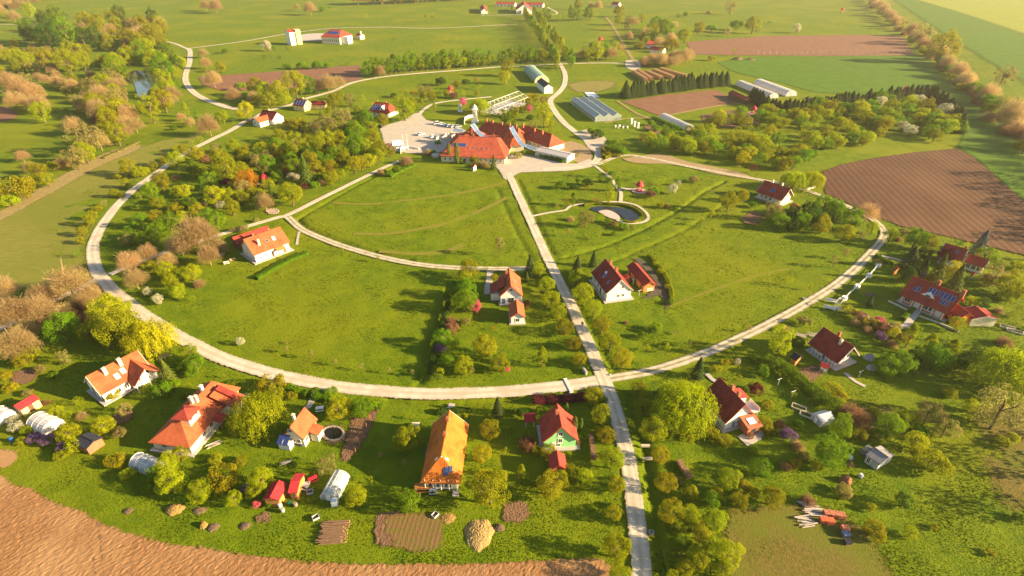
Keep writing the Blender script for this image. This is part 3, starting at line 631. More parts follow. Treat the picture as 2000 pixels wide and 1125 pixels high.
H.posts('B', 5, m=TRIM, out=.45)
for f in (.2, .45, .7): H.win('B', f, .3, 1.4, 1.9)
for f in (.2, .4, .6, .8): H.win('F', f, .9, 1.0, 1.2)
T = MB(); T.box((xe + sb * 1.2, H.yw * (1 if H.swap else -1) * 0.9 * -1, .1), (1.2, 1.2, .2)); T.build('step', CONC, H.root)
T = MB(); T.obox((-2.5, H.W + .3, 1.9), (3.6, 0, 0), (0, -1.4, .7), (0, 0, .1)); T.build('lean_to_roof', GREYROOF, H.root)
for q in (-2.3, .9): T = MB(); T.tube([(q, H.W + .2, 0), (q, H.W + .2, 1.9)], .07, 5); T.build('post', DWOOD, H.root)

H = House('house', 'small mint green gabled house with red roof just below the crossroads', 'house', (1088, 788), (1097, 833), (1058, 857), 2.5, 7.0, GREENW, RED, flare=.07, oh=.5, pave=.9, trim=PINKTRIM)
H.win('B', .5, 3.7, .9, 1.1); H.win('B', .5, 1.6, .9, 1.2); H.win('B', .28, .9, .6, .6); H.win('B', .44, .5, 1.0, .8); H.chim(.45, -.12, 1.5, .6)
for f in (.25, .7): H.win('F', f, .8, 1.0, 1.1)
H.win('B', .3, 0, .9, 1.9, 'door', TRIM)
H = House('garden_shed', 'small red roofed timber shed among bushes in front of the green house', 'shed', (1087, 879), (1092, 909), (1108, 914), 2.2, 3.6, BRICK, RED, oh=.3)
H.win('B', .5, 0, 1.2, 1.8, 'door')
H = House('house', 'white gabled house with dark maroon roof beside the big weeping willow', 'house', (1405, 737), (1456, 790), (1415, 824), 2.7, 7.2, WHITE, CRIMSON, flare=.05, oh=.5, pave=.8, trim=PINKTRIM)
H.win('B', .5, 4.2, .5, .8); H.win('B', .33, .1, .9, 1.9, gm=SKYL); H.win('B', .5, .9, .9, 1.1, gm=SKYL); H.chim(.45, .1, 1.3, .7); H.chim(.68, .12, 1.3, .7)
sb = -1 if H.swap else 1; xe = (H.xw[1] if not H.swap else H.xw[0])
T = MB(); T.obox((xe - sb * 3.2, H.W * .25, 5.6), (sb * -3.2, 0, 0), (0, H.W * .95, -1.2), (0, 0, .16)); T.build('dormer_roof', RED, H.root, uv=True)
T = MB(); T.box((xe - sb * 4.8, H.W * .75, 3.3), (2.8, H.W * .6, 2.2)); T.build('dormer_wall', WHITE, H.root)
T = MB(); T.box((xe - sb * 2.0, H.W + .8, 2.6), (3.4, 1.8, .2)); T.box((xe - sb * 2.0, H.W + 1.68, 3.1), (3.4, .08, .9)); T.build('balcony', TRIM, H.root)
for q in (.5, 3.5): T = MB(); T.tube([(xe - sb * q, H.W + 1.6, 0), (xe - sb * q, H.W + 1.6, 2.6)], .09, 5); T.build('post', TRIM, H.root)
T = MB(); yq = H.W * .45; T.obox((xe - sb * .1, yq - 1.9, 3.1), (sb * 3.6, 0, -.8), (0, 3.8, 0), (0, 0, .14)); T.build('porch_roof', BRICK, H.root, uv=True)
T = MB(); T.box((xe + sb * 1.6, yq, 1.15), (3.0, 3.3, 2.3)); T.build('porch_wall', BRICK, H.root)
T = MB(); T.box((xe + sb * 3.12, yq, .95), (.06, 1.2, 1.9)); T.build('porch_door', GLASS, H.root)
T = MB(); T.obox((xe + sb * 1.0, yq - .9, 3.02), (sb * 1.5, 0, -.33), (0, 1.8, 0), (0, 0, .1)); T.build('skylight', PANEW, H.root)

H = House('house', 'white house with maroon roof and a row of white veranda posts beside two tarped heaps', 'house', (1608, 639), (1669, 678), (1638, 711), 2.4, 6.4, WHITE, CRIMSON, oh=1.5, pave=1.6, trim=TRIM)
H.posts('F', 7); H.chim(.48, .06, 1.4, .6); H.chim(.66, -.2, 1.1, .6, STONE); H.win('B', .55, .9, 1.0, 1.2); H.win('B', .4, 3.2, .8, .9)
for f, k in ((.2, 'window'), (.45, 'door'), (.6, 'window'), (.8, 'window')): H.win('F', f, 0 if k == 'door' else .8, 1.0, 2.0 if k == 'door' else 1.2, k, SKYL if k == 'door' else None)

H = House('house', 'long orange walled house with many blue solar panels on its red roof', 'house', (1783, 539), (1882, 577), (1759, 576), 2.6, 7.0, ORANGEW, RED, oh=1.0, hipB=.0, pave=1.0)
H.posts('F', 5, m=TRIM, r=.16); H.chim(.5, .05, 1.6, .8); H.chim(.98, -.02, 1.6, .9)
for f, k in ((.12, 'window'), (.36, 'door'), (.55, 'window'), (.7, 'window'), (.86, 'door')): H.win('F', f, 0 if k == 'door' else .8, 1.5, 2.0 if k == 'door' else 1.2, k, TRIM)
for i in range(3): H.panel(.45 + i * .066, .32, .78, 1.9, 'solar_panel', gm=SOLAR)
for i in range(4): H.panel(.68 + i * .07, .32, .82, 2.0, 'solar_panel', gm=SOLAR)
for i in range(3): H.panel(.74 + i * .055, .60, .6, 1.5, 'solar_panel', gm=SOLAR)
for i in range(2): H.panel(.20 + i * .06, .48, .68, 1.7, 'solar_panel', gm=SOLAR)
sx = -1 if H.swap else 1
T = MB(); xd = sx * -.02 * H.L; T.add([(xd - 1.9, -H.W * .62, 4.2), (xd + 1.9, -H.W * .62, 4.2), (xd, -H.W * .62, 5.35), (xd, -H.W * .3, 5.5)], [(0, 1, 2), (1, 3, 2), (0, 2, 3), (0, 3, 1)]); T.build('dormer', TRIM, H.root)
T = MB(); T.box((xd, -H.W * .625, 4.55), (1.1, .05, .45)); T.build('dormer_window', GLASS, H.root)
H = House('annexe', 'low reddish roofed link building between the orange house and its garage', 'building', (1868, 593), (1894, 612), (1862, 607), 2.4, 4.2, ORANGEW, RED, oh=.3, minw=2.6)
H = House('garage', 'square garage with tilted red roof at the right end of the orange house', 'garage', (1904, 597), (1929, 618), (1888, 618), 2.5, 3.6, CREAM, RED, oh=.3, trim=TRIM, minw=3.2)
H.win('F', .5, 0, 2.4, 2.0, 'door')
H = House('house', 'red roofed house half hidden by a purple leaved tree under the ploughed field', 'house', (1846, 475), (1892, 488), (1879, 513), 2.6, 6.0, WHITE, RED, oh=.5, trim=TRIM)
H.panel(.62, .4, .9, 1.2); H.chim(.85, .05, 1.0, .5); H.win('F', .3, .8, 1.0, 1.2); H.win('F', .7, .8, 1.0, 1.2)
H = House('house_wing', 'lower white walled wing with red roof joined to the house by the purple tree', 'building', (1892, 496), (1933, 508), (1926, 524), 2.4, 4.4, WHITE, RED, oh=.4, trim=TRIM)
for f in (.2, .5, .8): H.win('F', f, .5, 1.2, 1.5)
H.chim(.4, .2, 1.0, .5)

H = House('house', 'white gabled house with maroon roof right of the straight road, next to a barn', 'house', (1182, 505), (1214, 546), (1180, 568), 3.2, 7.6, WHITE, CRIMSON, flare=.06, oh=.5, pave=.9, trim=TRIM)
H.chim(.28, .06, 1.4, .8); H.chim(.62, .08, 1.4, .8); H.panel(.45, .5, 1.1, 1.9, gm=SOLAR); H.panel(.41, .36, 1.0, .8, gm=PANEW); H.panel(.72, .55, .8, 1.2, gm=GLASS)
H.win('B', .62, 4.0, .8, 1.0); H.win('B', .48, 1.0, .9, 1.1); H.win('B', .68, 1.0, .9, 1.1)
for f, k in ((.15, 'window'), (.4, 'window'), (.6, 'door'), (.82, 'window')): H.win('F', f, 0 if k == 'door' else .9, 1.0, 2.0 if k == 'door' else 1.2, k, None if k == 'window' else SKYL)
H = House('barn', 'long orange timber barn with maroon roof right of the white gabled house', 'barn', (1237, 511), (1271, 550), (1257, 559), 2.3, 3.7, WOOD, CRIMSON, oh=.35, trim=PINKTRIM)
H.win('F', .15, 0, 1.1, 1.8, 'door'); H.win('F', .5, 0, 1.6, 1.9, 'door'); H.win('F', .85, 0, 1.1, 1.8, 'door'); H.win('B', .6, 0, 2.2, 1.2, 'door', STONE)
H = House('garden_canopy', 'small red roofed garden canopy between the white house and the long barn', 'canopy', (1222, 535), (1228, 541), (1218, 541), 2.0, 2.6, DWOOD, RED, oh=.3, minw=1.2)
H = House('house', 'white gabled house with orange and maroon roof left of the straight road', 'house', (994, 523), (998, 559), (975, 582), 3.0, 6.6, WHITE, TERRA, oh=.5, flare=.03, trim=PINKTRIM, pave=.6)
H.win('B', .5, 4.4, 1.0, 1.0); H.chim(.3, -.25, 1.6, .7); H.win('B', .5, .3, 1.8, 2.0); H.panel(.45, .45, .7, 1.0, side='K'); H.panel(.8, .6, .7, 1.0, side='K')
H.win('B', .15, 0, 1.0, 2.0, 'door', SKYL)
sb = -1 if H.swap else 1
T = MB(); T.obox((-2.3, -H.W - 2.6, 2.4), (5.2, 0, 0), (0, H.W * .85 + 1.5, 3.0), (0, 0, .16)); T.build('wing_roof', RED, H.root, uv=True)
T = MB(); T.box((.3, -H.W - .9, 1.15), (4.8, 3.0, 2.3)); T.build('wing_wall', WHITE, H.root)
T = MB(); T.box((sb * (H.L / 2 + .6), -H.W * .2, .1), (4.0, 9, .25)); T.build('terrace', PAVE, H.root)
H = House('garden_house', 'small white annexe with orange roof in front of the white gabled house', 'outbuilding', (1008, 585), (1011, 611), (996, 624), 2.5, 4.1, WHITE, TERRA, oh=.4, pave=.5, trim=PINKTRIM)
H.win('B', .5, .7, 1.2, 1.2); H.win('F', .4, 0, .9, 1.9, 'door')
H = House('house', 'white house with orange roof at the inner end of the curved lane', 'house', (475, 468), (547, 443), (496, 499), 3.2, 7.4, WHITE, TERRA, oh=.5, pave=1.0, flare=-.02)
H.chim(.27, -.55, 1.8, .6, CREAM); H.chim(.28, .1, 1.0, .6); H.chim(.7, .15, 1.0, .6); H.panel(.5, .5, .8, .9, gm=GLASS); H.panel(.68, .5, 1.1, 1.6, gm=PANEW)
for f, k in ((.15, 'window'), (.3, 'window'), (.5, 'door'), (.85, 'door')): H.win('F', f, 0 if k == 'door' else .9, .8, 2.1 if k == 'door' else .9, k)
for f, z in ((.3, .9), (.6, .9), (.8, .9), (.5, 3.6)): H.win('A', f, z, .7, .9)
T = MB(); T.obox((1.0, -H.W - 1.6, 2.3), (3.0, 0, 0), (0, 1.8, .5), (0, 0, .12)); T.build('porch_roof', WOOD, H.root)
for q in (1.1, 3.9): T = MB(); T.tube([(q, -H.W - 1.5, 0), (q, -H.W - 1.5, 2.3)], .1, 5); T.build('post', WOOD, H.root)
H = House('barn', 'red roofed open barn directly behind the white house on the curved lane', 'barn', (453, 464), (522, 441), (462, 475), 2.6, 4.2, DWOOD, RED, oh=.4, minw=2.6)
H = House('house', 'house with white verandas and round blue skylight beside two willows on the right lane', 'house', (1493, 352), (1545, 369), (1528, 392), 2.6, 6.6, CREAM, RED, oh=.9, flare=.03, pave=1.0, trim=TRIM)
H.posts('F', 7); H.chim(.3, .04, 1.2, .6, CREAM); H.chim(.66, .04, 1.2, .6, CREAM); H.panel(.48, .5, 1.8, 1.8, gm=SOLAR)
for f in (.15, .35, .55): H.win('F', f, .7, 1.1, 1.3)
H.win('B', .5, 3.0, .9, 1.0)
H = House('garden_shed', 'tiny shed with bright orange roof right of the veranda house', 'shed', (1551, 396), (1559, 402), (1543, 402), 1.9, 2.7, DWOOD, BRIGHT, oh=.2, minw=1.5)
for a in (('white house with maroon roof and glazed orange wing at the ring road bend', (512, 215), (541, 219), (534, 231), WHITE, CRIMSON), ): pass
H = House('house', 'white house with maroon gable beside the yellow tree at the ring road', 'house', (513, 214), (541, 219), (534, 232), 3.0, 6.6, WHITE, CRIMSON, oh=.4, minw=4.4)
H.win('B', .5, 3.0, .8, .9); H.chim(.4, .1, 1.0, .6, CREAM)
H = House('house_wing', 'white wing with orange roof and dark windows in front of the maroon gable', 'building', (497, 231), (530, 222), (512, 238), 2.8, 4.8, WHITE, TERRA, oh=.4)
for f in (.2, .45, .6, .8): H.win('F', f, .7, 1.3, 1.4)
H.win('A', .3, 1.0, 1.2, 1.6)
H = House('house', 'yellow house with white gable and blue solar roof beside the ring road', 'house', (578, 192), (600, 195), (592, 208), 3.0, 6.4, YELLOW, RED, oh=.3, minw=4.0, trim=TRIM)
for i in range(4): H.panel(.14 + i * .24, .52, 1.8, 3.6, 'solar_panel', gm=SOLAR)
H.win('F', .3, .9, .9, 1.2); H.win('F', .7, .9, .9, 1.2); H.win('B', .4, .9, .7, 1.1); H.win('B', .7, .9, .7, 1.1); H.chim(.6, .1, 1.0, .5, CREAM)
H = House('house_wing', 'low red roofed wing at the right end of the yellow house', 'building', (608, 197), (631, 197), (628, 208), 2.4, 4.2, YELLOW, RED, oh=.3, minw=3.0, hipB=1.5)
H.win('F', .3, .8, .8, 1.0); H.win('F', .7, .8, .8, 1.0)
H = House('house', 'house with blue solar roof and white dormer gable left of the car park', 'house', (733, 199), (760, 202), (758, 224), 2.6, 7.2, CREAM, RED, oh=.5, hipA=2.0, hipB=2.5, minw=5.6)
for i in range(4): H.panel(.05 + i * .17, .36, 1.55, 1.7, 'solar_panel', gm=SOLAR)
for i in range(4): H.panel(-.02 + i * .17, .62, 1.55, 2.2, 'solar_panel', gm=SOLAR)
T = MB(); T.add([(0, -H.W * .72, 3.4), (4.6, -H.W * .72, 3.4), (2.3, -H.W * .72, 6.2), (2.3, -.8, 6.4)], [(0, 1, 2), (1, 3, 2), (0, 2, 3), (0, 3, 1)]); T.build('dormer', TRIM, H.root)
T = MB(); T.box((2.3, -H.W * .725, 4.3), (.7, .06, .9)); T.build('dormer_window', GLASS, H.root); H.chim(.1, .1, 1.2, .5, BRICK); H.chim(.75, .1, 1.2, .5, BRICK)
H.win('F', .3, .8, 1, 1.2); H.win('F', .7, .8, 1, 1.2)
# sheds of the foreground gardens
H = House('garden_shed', 'timber shed with scarlet tin roof, the right one of a pair by the polytunnel', 'shed', (568, 938), (586, 938), (573, 966), 2.2, 3.0, WOOD, REDTIN, oh=.2, minw=2.0)
H.win('F', .5, 0, .9, 1.8, 'door')
H = House('garden_shed', 'scarlet tin roofed shed, the left one of a pair, half under a tree', 'shed', (545, 938), (527, 972), (537, 977), 2.1, 2.8, WOOD, REDTIN, oh=.2, minw=1.6)
H = House('garden_shed', 'narrow scarlet roofed shed with yellow wall at the far left edge', 'shed', (66, 770), (27, 793), (37, 798), 2.2, 2.9, YELLOW, REDTIN, oh=.2, minw=1.6)
H.win('F', .5, 0, 1.0, 1.9, 'door')
H = House('garden_shed', 'low brick shed with grey roof at the end of the lilac row', 'shed', (158, 850), (182, 862), (163, 872), 1.9, 2.5, BRICK, DARKROOF, oh=.2, minw=1.8)
H = House('garden_shed', 'small orange shed with dark roof beside the veranda house', 'shed', (1551, 688), (1564, 696), (1548, 697), 2.0, 2.9, WOOD, DARKROOF, oh=.2, minw=1.3)
H = House('garden_shed', 'small orange garden hut on the lawn near the white garden railing', 'shed', (1750, 521), (1755, 523), (1747, 528), 1.9, 2.7, WOOD, RED, oh=.2, minw=1.2)
H = House('garden_shed', 'tiny green garden hut in front of the red roofed wing', 'shed', (1900, 531), (1905, 533), (1896, 536), 1.7, 2.4, material('green_boards', (.22, .34, .22)), RED, oh=.2, minw=1.1)
H = House('chicken_coop', 'grey board hen house with sheet roof and open run on the right meadow', 'shed', (1708, 874), (1736, 894), (1712, 905), 2.0, 2.7, GREYW, GREYROOF, oh=.2, minw=2.2)
H.win('A', .35, .9, .6, .7); H.win('F', .25, .2, .7, 1.6); 
T = MB(); T.box((-H.L / 2 - .6, 0.3, .55), (2.2, 2.4, 1.1)); T.build('wire_run', material('wire_mesh', (.25, .26, .27), alpha=.6), H.root)
H = House('white_shed', 'white shed with dark roof in front of the green arched hangar', 'shed', (1057, 152), (1072, 164), (1064, 171), 4.2, 6.4, WHITE, DARKROOF, oh=.2, minw=3.4)
H = House('wood_store', 'open wood store stacked with bright firewood between the conifer hedges', 'shed', (1430, 176), (1462, 191), (1448, 186), 2.8, 4.2, DWOOD, RED, oh=.3, minw=2.6)
H = House('farmhouse', 'far farmhouse with pale pink roof right of the dirt track', 'house', (1263, 80), (1284, 80), (1284, 88), 3.0, 6.0, WHITE, RED, oh=.4, minw=4)
H = House('farmhouse', 'lower pink roofed farm building behind brown trees right of the dirt track', 'house', (1272, 90), (1299, 93), (1298, 98), 2.6, 5.0, WHITE, RED, oh=.4, minw=4)
H = House('farmhouse', 'farthest pale roofed house at the top of the dirt track', 'house', (1197, 3), (1211, 4), (1210, 12), 3.0, 7.0, WHITE, RED, oh=.4, minw=5)
# far hall and tower
H = House('hall', 'cream hall with hipped red roof and blue solar field on the far meadow', 'hall', (645, 57), (666, 58), (671, 77), 6.5, 12.5, CREAM, RED, oh=.5, hipA=5, hipB=5, minw=11)
H.panel(.5, .42, 14, 5, 'solar_panel', gm=SOLAR)
for i in range(9): H.win('F', .08 + .105 * i, 2.0, 1.1, 2.6)
T = MB(); T.box((H.xw[1] + 4, -4, 3.4), (7, 9, 6.8)); T.build('side_wing', WHITE, H.root)
H = House('tower_house', 'tall white and yellow block house with red roof beside the far hall', 'house', (559, 58), (579, 56), (578, 63), 12.5, 14.5, WHITE, RED, oh=.3, minw=4.5)
for z in (1.5, 5, 8.5):
    for f in (.2, .45, .7): H.win('F', f, z, 1.2, 1.6)
T = MB(); T.box((H.L * .33, -2.2, 7.2), (H.L * .45, H.W * 1.6, 14.4)); T.build('yellow_tower', YELLOW, H.root)
T = MB(); T.box((H.L * .1, -H.W - 1.2, .6), (H.L * 1.1, 3, 1.2)); T.build('terrace', PAVE, H.root)
H = House('ruin_stub', 'small cream chapel like block right of the far hall', 'building', (698, 65), (707, 66), (706, 70), 4, 5.5, CREAM, RED, oh=.2, minw=3)
T = MB(); T.box((1.5, 0, 4), (1.6, 1.6, 8)); T.build('bell_post', CREAM, H.root)
# far manor and stables at the end of the avenue
H = House('manor', 'white manor with red roof at the head of the tree avenue', 'house', (1022, 2), (1024, 8), (1012, 20), 5.0, 13, WHITE, RED, oh=.5, minw=12, trim=TRIM)
H.win('B', .5, 0, 3.0, 4.0, 'door', WOOD); H.win('B', .25, 1.5, 1.6, 2.2); H.win('B', .75, 1.5, 1.6, 2.2); H.win('B', .5, 6.0, 2.0, 2.0)
T = MB(); T.box((H.xw[1] + 2.5, 0, 2.6), (5, 9, 5.2)); T.build('portico', WHITE, H.root)
for q, (A, B, E, l) in enumerate((((970, 3), (1007, 4), (1007, 9), 'far red roofed stable left of the manor'), ((1028, 4), (1062, 5), (1062, 10), 'far red roofed stable right of the manor'))):
    H = House('stable', l, 'stable', A, B, E, 3.5, 6.5, WHITE, RED, oh=.4, minw=5)
    for i in range(5): H.win('F', .1 + .2 * i, .3, 2.2, 2.2, 'door')
H = House('cottage', 'far white cottage with red roof left of the stables', 'house', (943, 8), (946, 16), (938, 21), 3.5, 7.5, WHITE, RED, oh=.4, minw=4.5)

# ================================================================ the main building
def wing(label, A, B, E, he, hr, hipA, hipB, minw=None, fl=.05, roof=None, name='hall_wing'):
    return House(name, label, 'building', A, B, E, he, hr, CREAM, roof or TERRA, hipA=hipA, hipB=hipB, oh=.7, flare=fl, minw=minw)
H = wing('long front wing of the main hall, row of skylights and solar panels on red roof', (897, 266), (970, 269), (980, 310), 3.0, 7.2, 6, 7.5, roof=roofmat('hall_tile', (0.47, 0.098, 0.05)))
for i in range(5): H.panel(.36 + i * .12, .55, .9, 1.2, gm=GLASS)
for i in range(6): H.panel(-.06 + i * .06, .42, 1.25, 3.2, 'solar_panel', gm=SOLAR)
for i in range(12): H.win('F', .06 + .08 * i, .8, .9, 1.4)
H.chim(.9, .1, 1.5, .8); H.chim(.35, .1, 1.2, .8)
for f in (.3, .7): H.win('B', f, .8, 1.0, 1.4)
PK = []
for l, A, B in (('tall pointed orange roof of the main hall on the car park side', (921, 245), (923, 245)), ('tall pointed orange roof in the middle of the main hall', (997, 251), (999, 251))):
    H = House('pointed_hall', l, 'building', A, B, (A[0], A[1] + 30), 3.4, 10.0, CREAM, TERRA, hipA=7.2, hipB=7.2, oh=.8, flare=.12, minw=7.2); PK.append(H)
    H.chim(2.2 if H.L > 1 else .5, -.45, 3.0, .9)
H = wing('back wing of the main hall with five chimneys on dark red roof', (951, 237), (1012, 249), (1008, 265), 3.0, 8.5, 6, 4, minw=6.5, roof=roofmat('hall_tile', (0.47, 0.098, 0.05)))
for t in (.0, .2, .5, .75, .95): H.chim(t, .05, 1.6, .8)
for i in range(8): H.win('F', .1 + .11 * i, .8, .9, 1.4)
H = wing('right wing of the main hall with two tall chimneys and white end wall', (1027, 245), (1078, 262), (1081, 284), 3.0, 7.6, 5, 4.5, minw=6.2, roof=roofmat('hall_tile', (0.47, 0.098, 0.05)))
for t, h in ((.0, 3.0), (.45, 2.2), (.75, 2.4)): H.chim(t, -.3, h, .8)
for i in range(9): H.win('F', .06 + .11 * i, .8, .9, 1.4)
H.panel(.35, .5, 1, 1.2, gm=GLASS); H.panel(.62, .5, 1, 1.2, gm=GLASS)
def glass_strip(label, P, wd, dirpx):
    Q = [at(x, y, z) for x, y, z in P]; q = (at(*dirpx[1]) - at(*dirpx[0])); q.z = 0; q.normalize()
    base = Vector((Q[0].x, Q[0].y, 0)); r = thing('glazed_roof', label, 'roof light', base)
    m = MB(); n = 0
    for i in range(len(Q) - 1):
        for k in range(4):
            a = Q[i].lerp(Q[i + 1], k / 4 + .02) - base; b = Q[i].lerp(Q[i + 1], (k + 1) / 4 - .02) - base
            up = Vector((0, 0, .25)); g = MB(); g.obox(a - q * wd / 2 + up, q * wd, b - a, (0, 0, .08)); g.build('pane', material('pale_blue_glazing', (.07, .15, .30), (.11, .20, .36), 1.5, .45, spec=.25), r)
        m.tube([Q[i] - base - q * wd / 2 + Vector((0, 0, .3)), Q[i + 1] - base - q * wd / 2 + Vector((0, 0, .3))], .16, 5)
        m.tube([Q[i] - base + q * wd / 2 + Vector((0, 0, .3)), Q[i + 1] - base + q * wd / 2 + Vector((0, 0, .3))], .16, 5)
    m.build('frame', TRIM, r)
glass_strip('blue glazed band sweeping down the pointed roof nearest the car park', [(922, 243, 10.4), (931, 256, 7.4), (944, 268, 5.6), (962, 274, 5.0)], 3.6, ((922, 262), (930, 258)))
glass_strip('blue glazed band sweeping down the middle pointed roof to the courtyard', [(998, 249, 10.4), (1006, 264, 7.6), (1015, 278, 5.6), (1024, 287, 4.6)], 3.4, ((998, 262), (1006, 258)))
glass_strip('low glazed passage at the right foot of the middle pointed roof', [(1026, 285, 4.2), (1046, 293, 3.9)], 4.0, ((1035, 292), (1040, 286)))
glass_strip('blue glazed entrance roof of the main hall beside the car park', [(886, 254, 4.4), (904, 257, 4.2)], 4.5, ((890, 262), (894, 255)))
H = House('glasshouse', 'low white framed glass annexe behind a hedge right of the forecourt', 'greenhouse', (1053, 287), (1116, 301), (1105, 309), 2.7, 3.5, material('milky_glass', (.62, .62, .58), (.5, .5, .47), 1, .3), material('whitewashed_glass', (.62, .58, .56), (.42, .40, .42), 2.5, .35, tile=1.2, bump=.3), oh=.2, minw=3.4)

# ================================================================ tunnels, greenhouses, hangar
PLAST = material('milky_plastic_film', (.74, .70, .70), (.64, .60, .62), .6, .35, .2, 2, spec=.5, transl=.35)
CLEAR = material('clear_plastic_film', (.62, .66, .74), (.5, .55, .66), .8, .25, .4, 3, spec=.6, alpha=.55)
def tunnel(name, label, A, B, wd, h, mat, hoops=5, cat='greenhouse', endm=None, hoopm=None, base=0.35):
    a = at(*A, h); b = at(*B, h); d = b - a; d.z = 0; L = d.length; rz = math.atan2(d.y, d.x); mid = (a + b) / 2; mid.z = 0
    r = thing(name, label, cat, mid, rz); n = 14
    def arc(x, k=1.0): return [(x, math.cos(math.pi * i / n) * wd / 2 * k, max(0.0, math.sin(math.pi * i / n)) ** .8 * h * k) for i in range(n + 1)]
    m = MB(); segs = max(6, int(L / 1.2)); rows = [arc(-L / 2 + L * j / segs) for j in range(segs + 1)]
    for row in rows: m.v += row
    for j in range(segs):
        for i in range(n): k = j * (n + 1) + i; m.f.append((k, k + 1, k + n + 2, k + n + 1))
    m.build('cover', mat, r, smooth=True)
    for x, s in ((-L / 2, -1), (L / 2, 1)):
        e = MB(); P = arc(x); e.v = P; e.f = [tuple(range(n + 1))]; eo = e.build('end_panel', endm or mat, r)
        dm = MB(); dm.box((x + s * .04, 0, h * .4), (.08, wd * .26, h * .8)); dm.build('door', hoopm or TRIM, r) if wd < 6 else dm.build('door', endm or mat, r)
    for j in range(hoops):
        x = -L / 2 + L * j / (hoops - 1); q = MB(); q.tube(arc(x, 1.015), .05 if wd < 6 else .08, 4); q.build('hoop', hoopm or TRIM, r)
    for y in (-.5, 0, .5):
        q = MB(); z = math.sin(math.acos(y)) ** .8 * h * 1.02; q.tube([(-L / 2, y * wd / 2, z), (L / 2, y * wd / 2, z)], .04, 4); q.build('rail', hoopm or TRIM, r)
    return r
tunnel('polytunnel', 'white hooped polytunnel beside the scarlet roofed sheds', (664, 918), (639, 964), 3.6, 2.1, CLEAR, 5)
tunnel('polytunnel', 'bluish clear polytunnel on the lawn left of the foreground trees', (262, 889), (303, 904), 3.6, 2.2, CLEAR, 5)
tunnel('polytunnel', 'milky domed polytunnel behind the lilac row at the left edge', (66, 809), (96, 824), 4.6, 2.6, PLAST, 4)
tunnel('polytunnel', 'polytunnel cut off by the left edge of the view', (-10, 797), (8, 806), 4.0, 2.4, PLAST, 3)
tunnel('polytunnel', 'long white polytunnel behind the hedge left of the young wood', (1297, 221), (1350, 245), 5.6, 2.8, PLAST, 12)
tunnel('polytunnel', 'front one of the two big white polytunnels by the crop field', (1447, 157), (1513, 182), 7.5, 3.4, PLAST, 14)
tunnel('polytunnel', 'rear one of the two big white polytunnels by the crop field', (1484, 154), (1548, 177), 8.5, 3.8, PLAST, 16)
tunnel('hangar', 'arched green metal hangar behind the white shed', (1036, 127), (1059, 148), 11.5, 5.0, material('pale_green_metal', (.36, .55, .38), (.30, .48, .33), 1, .5, tile=1.0, bump=.2), 2, 'hangar', endm=material('pale_yellow_metal', (.62, .60, .36)))
H = House('glasshouse', 'small glass greenhouse at the end of the thick garden hedge', 'greenhouse', (1597, 811), (1623, 804), (1602, 826), 1.4, 2.3, CLEAR, CLEAR, oh=.05, minw=1.5)
H.win('A', .5, 0, .7, 1.3, 'door', TRIM)
# three span glasshouse
GP = material('glasshouse_pane', (.46, .52, .50), (.36, .42, .42), .5, .2, spec=.6, alpha=.6)
def glasshouse():
    O = at(1162, 238); a = at(1115, 202); b = at(1204, 228); u = a - O; Lx = u.length; u.normalize(); v = b - O; v -= u * v.dot(u); Wd = v.length; v.normalize(); rz = math.atan2(u.y, u.x)
    r = thing('glasshouse', 'large three span glasshouse with white bars beside the lane', 'greenhouse', O, rz); sg = 1 if u.cross(v).z > 0 else -1; sp = Wd / 3; eh, rh = 2.6, 4.4
    for k in range(3):
        y0 = sg * sp * k; y1 = sg * sp * (k + .5); y2 = sg * sp * (k + 1)
        for ya, yb, za, zb in ((y0, y1, eh, rh), (y1, y2, rh, eh)):
            g = MB(); g.obox((0, ya, za), (Lx, 0, 0), (0, yb - ya, zb - za), (0, 0, .04)); g.build('roof_glass', GP, r)
        for i in range(13):
            x = Lx * i / 12; q = MB(); q.tube([(x, y0, 0), (x, y0, eh), (x, y1, rh), (x, y2, eh), (x, y2, 0)], .07, 4); q.build('frame_bar', TRIM, r)
        q = MB(); q.tube([(0, y1, rh), (Lx, y1, rh)], .11, 4); q.build('ridge_bar', TRIM, r)
        q = MB(); q.tube([(0, y0, eh), (Lx, y0, eh)], .11, 4); q.build('gutter', TRIM, r)
        for x in (0, Lx): e = MB(); e.add([(x, y0, 0), (x, y2, 0), (x, y2, eh), (x, y1, rh), (x, y0, eh)], [(0, 1, 2, 3, 4)]); e.build('end_glass', GP, r)
    for y in (0, sg * Wd): e = MB(); e.add([(0, y, 0), (Lx, y, 0), (Lx, y, eh), (0, y, eh)], [(0, 1, 2, 3)]); e.build('side_glass', GP, r)
glasshouse()
# white open frame over the stage
def open_frame():
    A, B, E, he, hr = (953, 200), (1013, 178), (975, 208), 4.0, 7.0; a, b, L, u, k = frame_xy(A, B, E, he, hr); W = 7.5; rz = math.atan2(u.y, u.x); mid = (a + b) / 2; mid.z = 0
    r = thing('open_roof_frame', 'bare white steel frame without roof over a grey floor', 'pavilion frame', mid, rz); n = 9
    f = MB(); f.box((0, 0, .1), (L, 2 * W, .25)); f.build('floor', CONC, r)
    for i in range(n):
        x = -L / 2 + L * i / (n - 1)
        for sg in (-1, 1):
            q = MB(); q.tube([(x, sg * W, 0), (x, sg * W, he)], .12, 5); q.build('post', TRIM, r)
            q = MB(); q.tube([(x, sg * W, he), (x, 0, hr)], .12, 5); q.build('rafter', TRIM, r)
        q = MB(); q.tube([(x, -W, he), (x, W, he)], .08, 5); q.build('tie_beam', TRIM, r)
    for y, z in ((-W, he), (-W / 2, (he + hr) / 2), (0, hr), (W / 2, (he + hr) / 2), (W, he)): q = MB(); q.tube([(-L / 2, y, z), (L / 2, y, z)], .11, 5); q.build('purlin', TRIM, r)
open_frame()

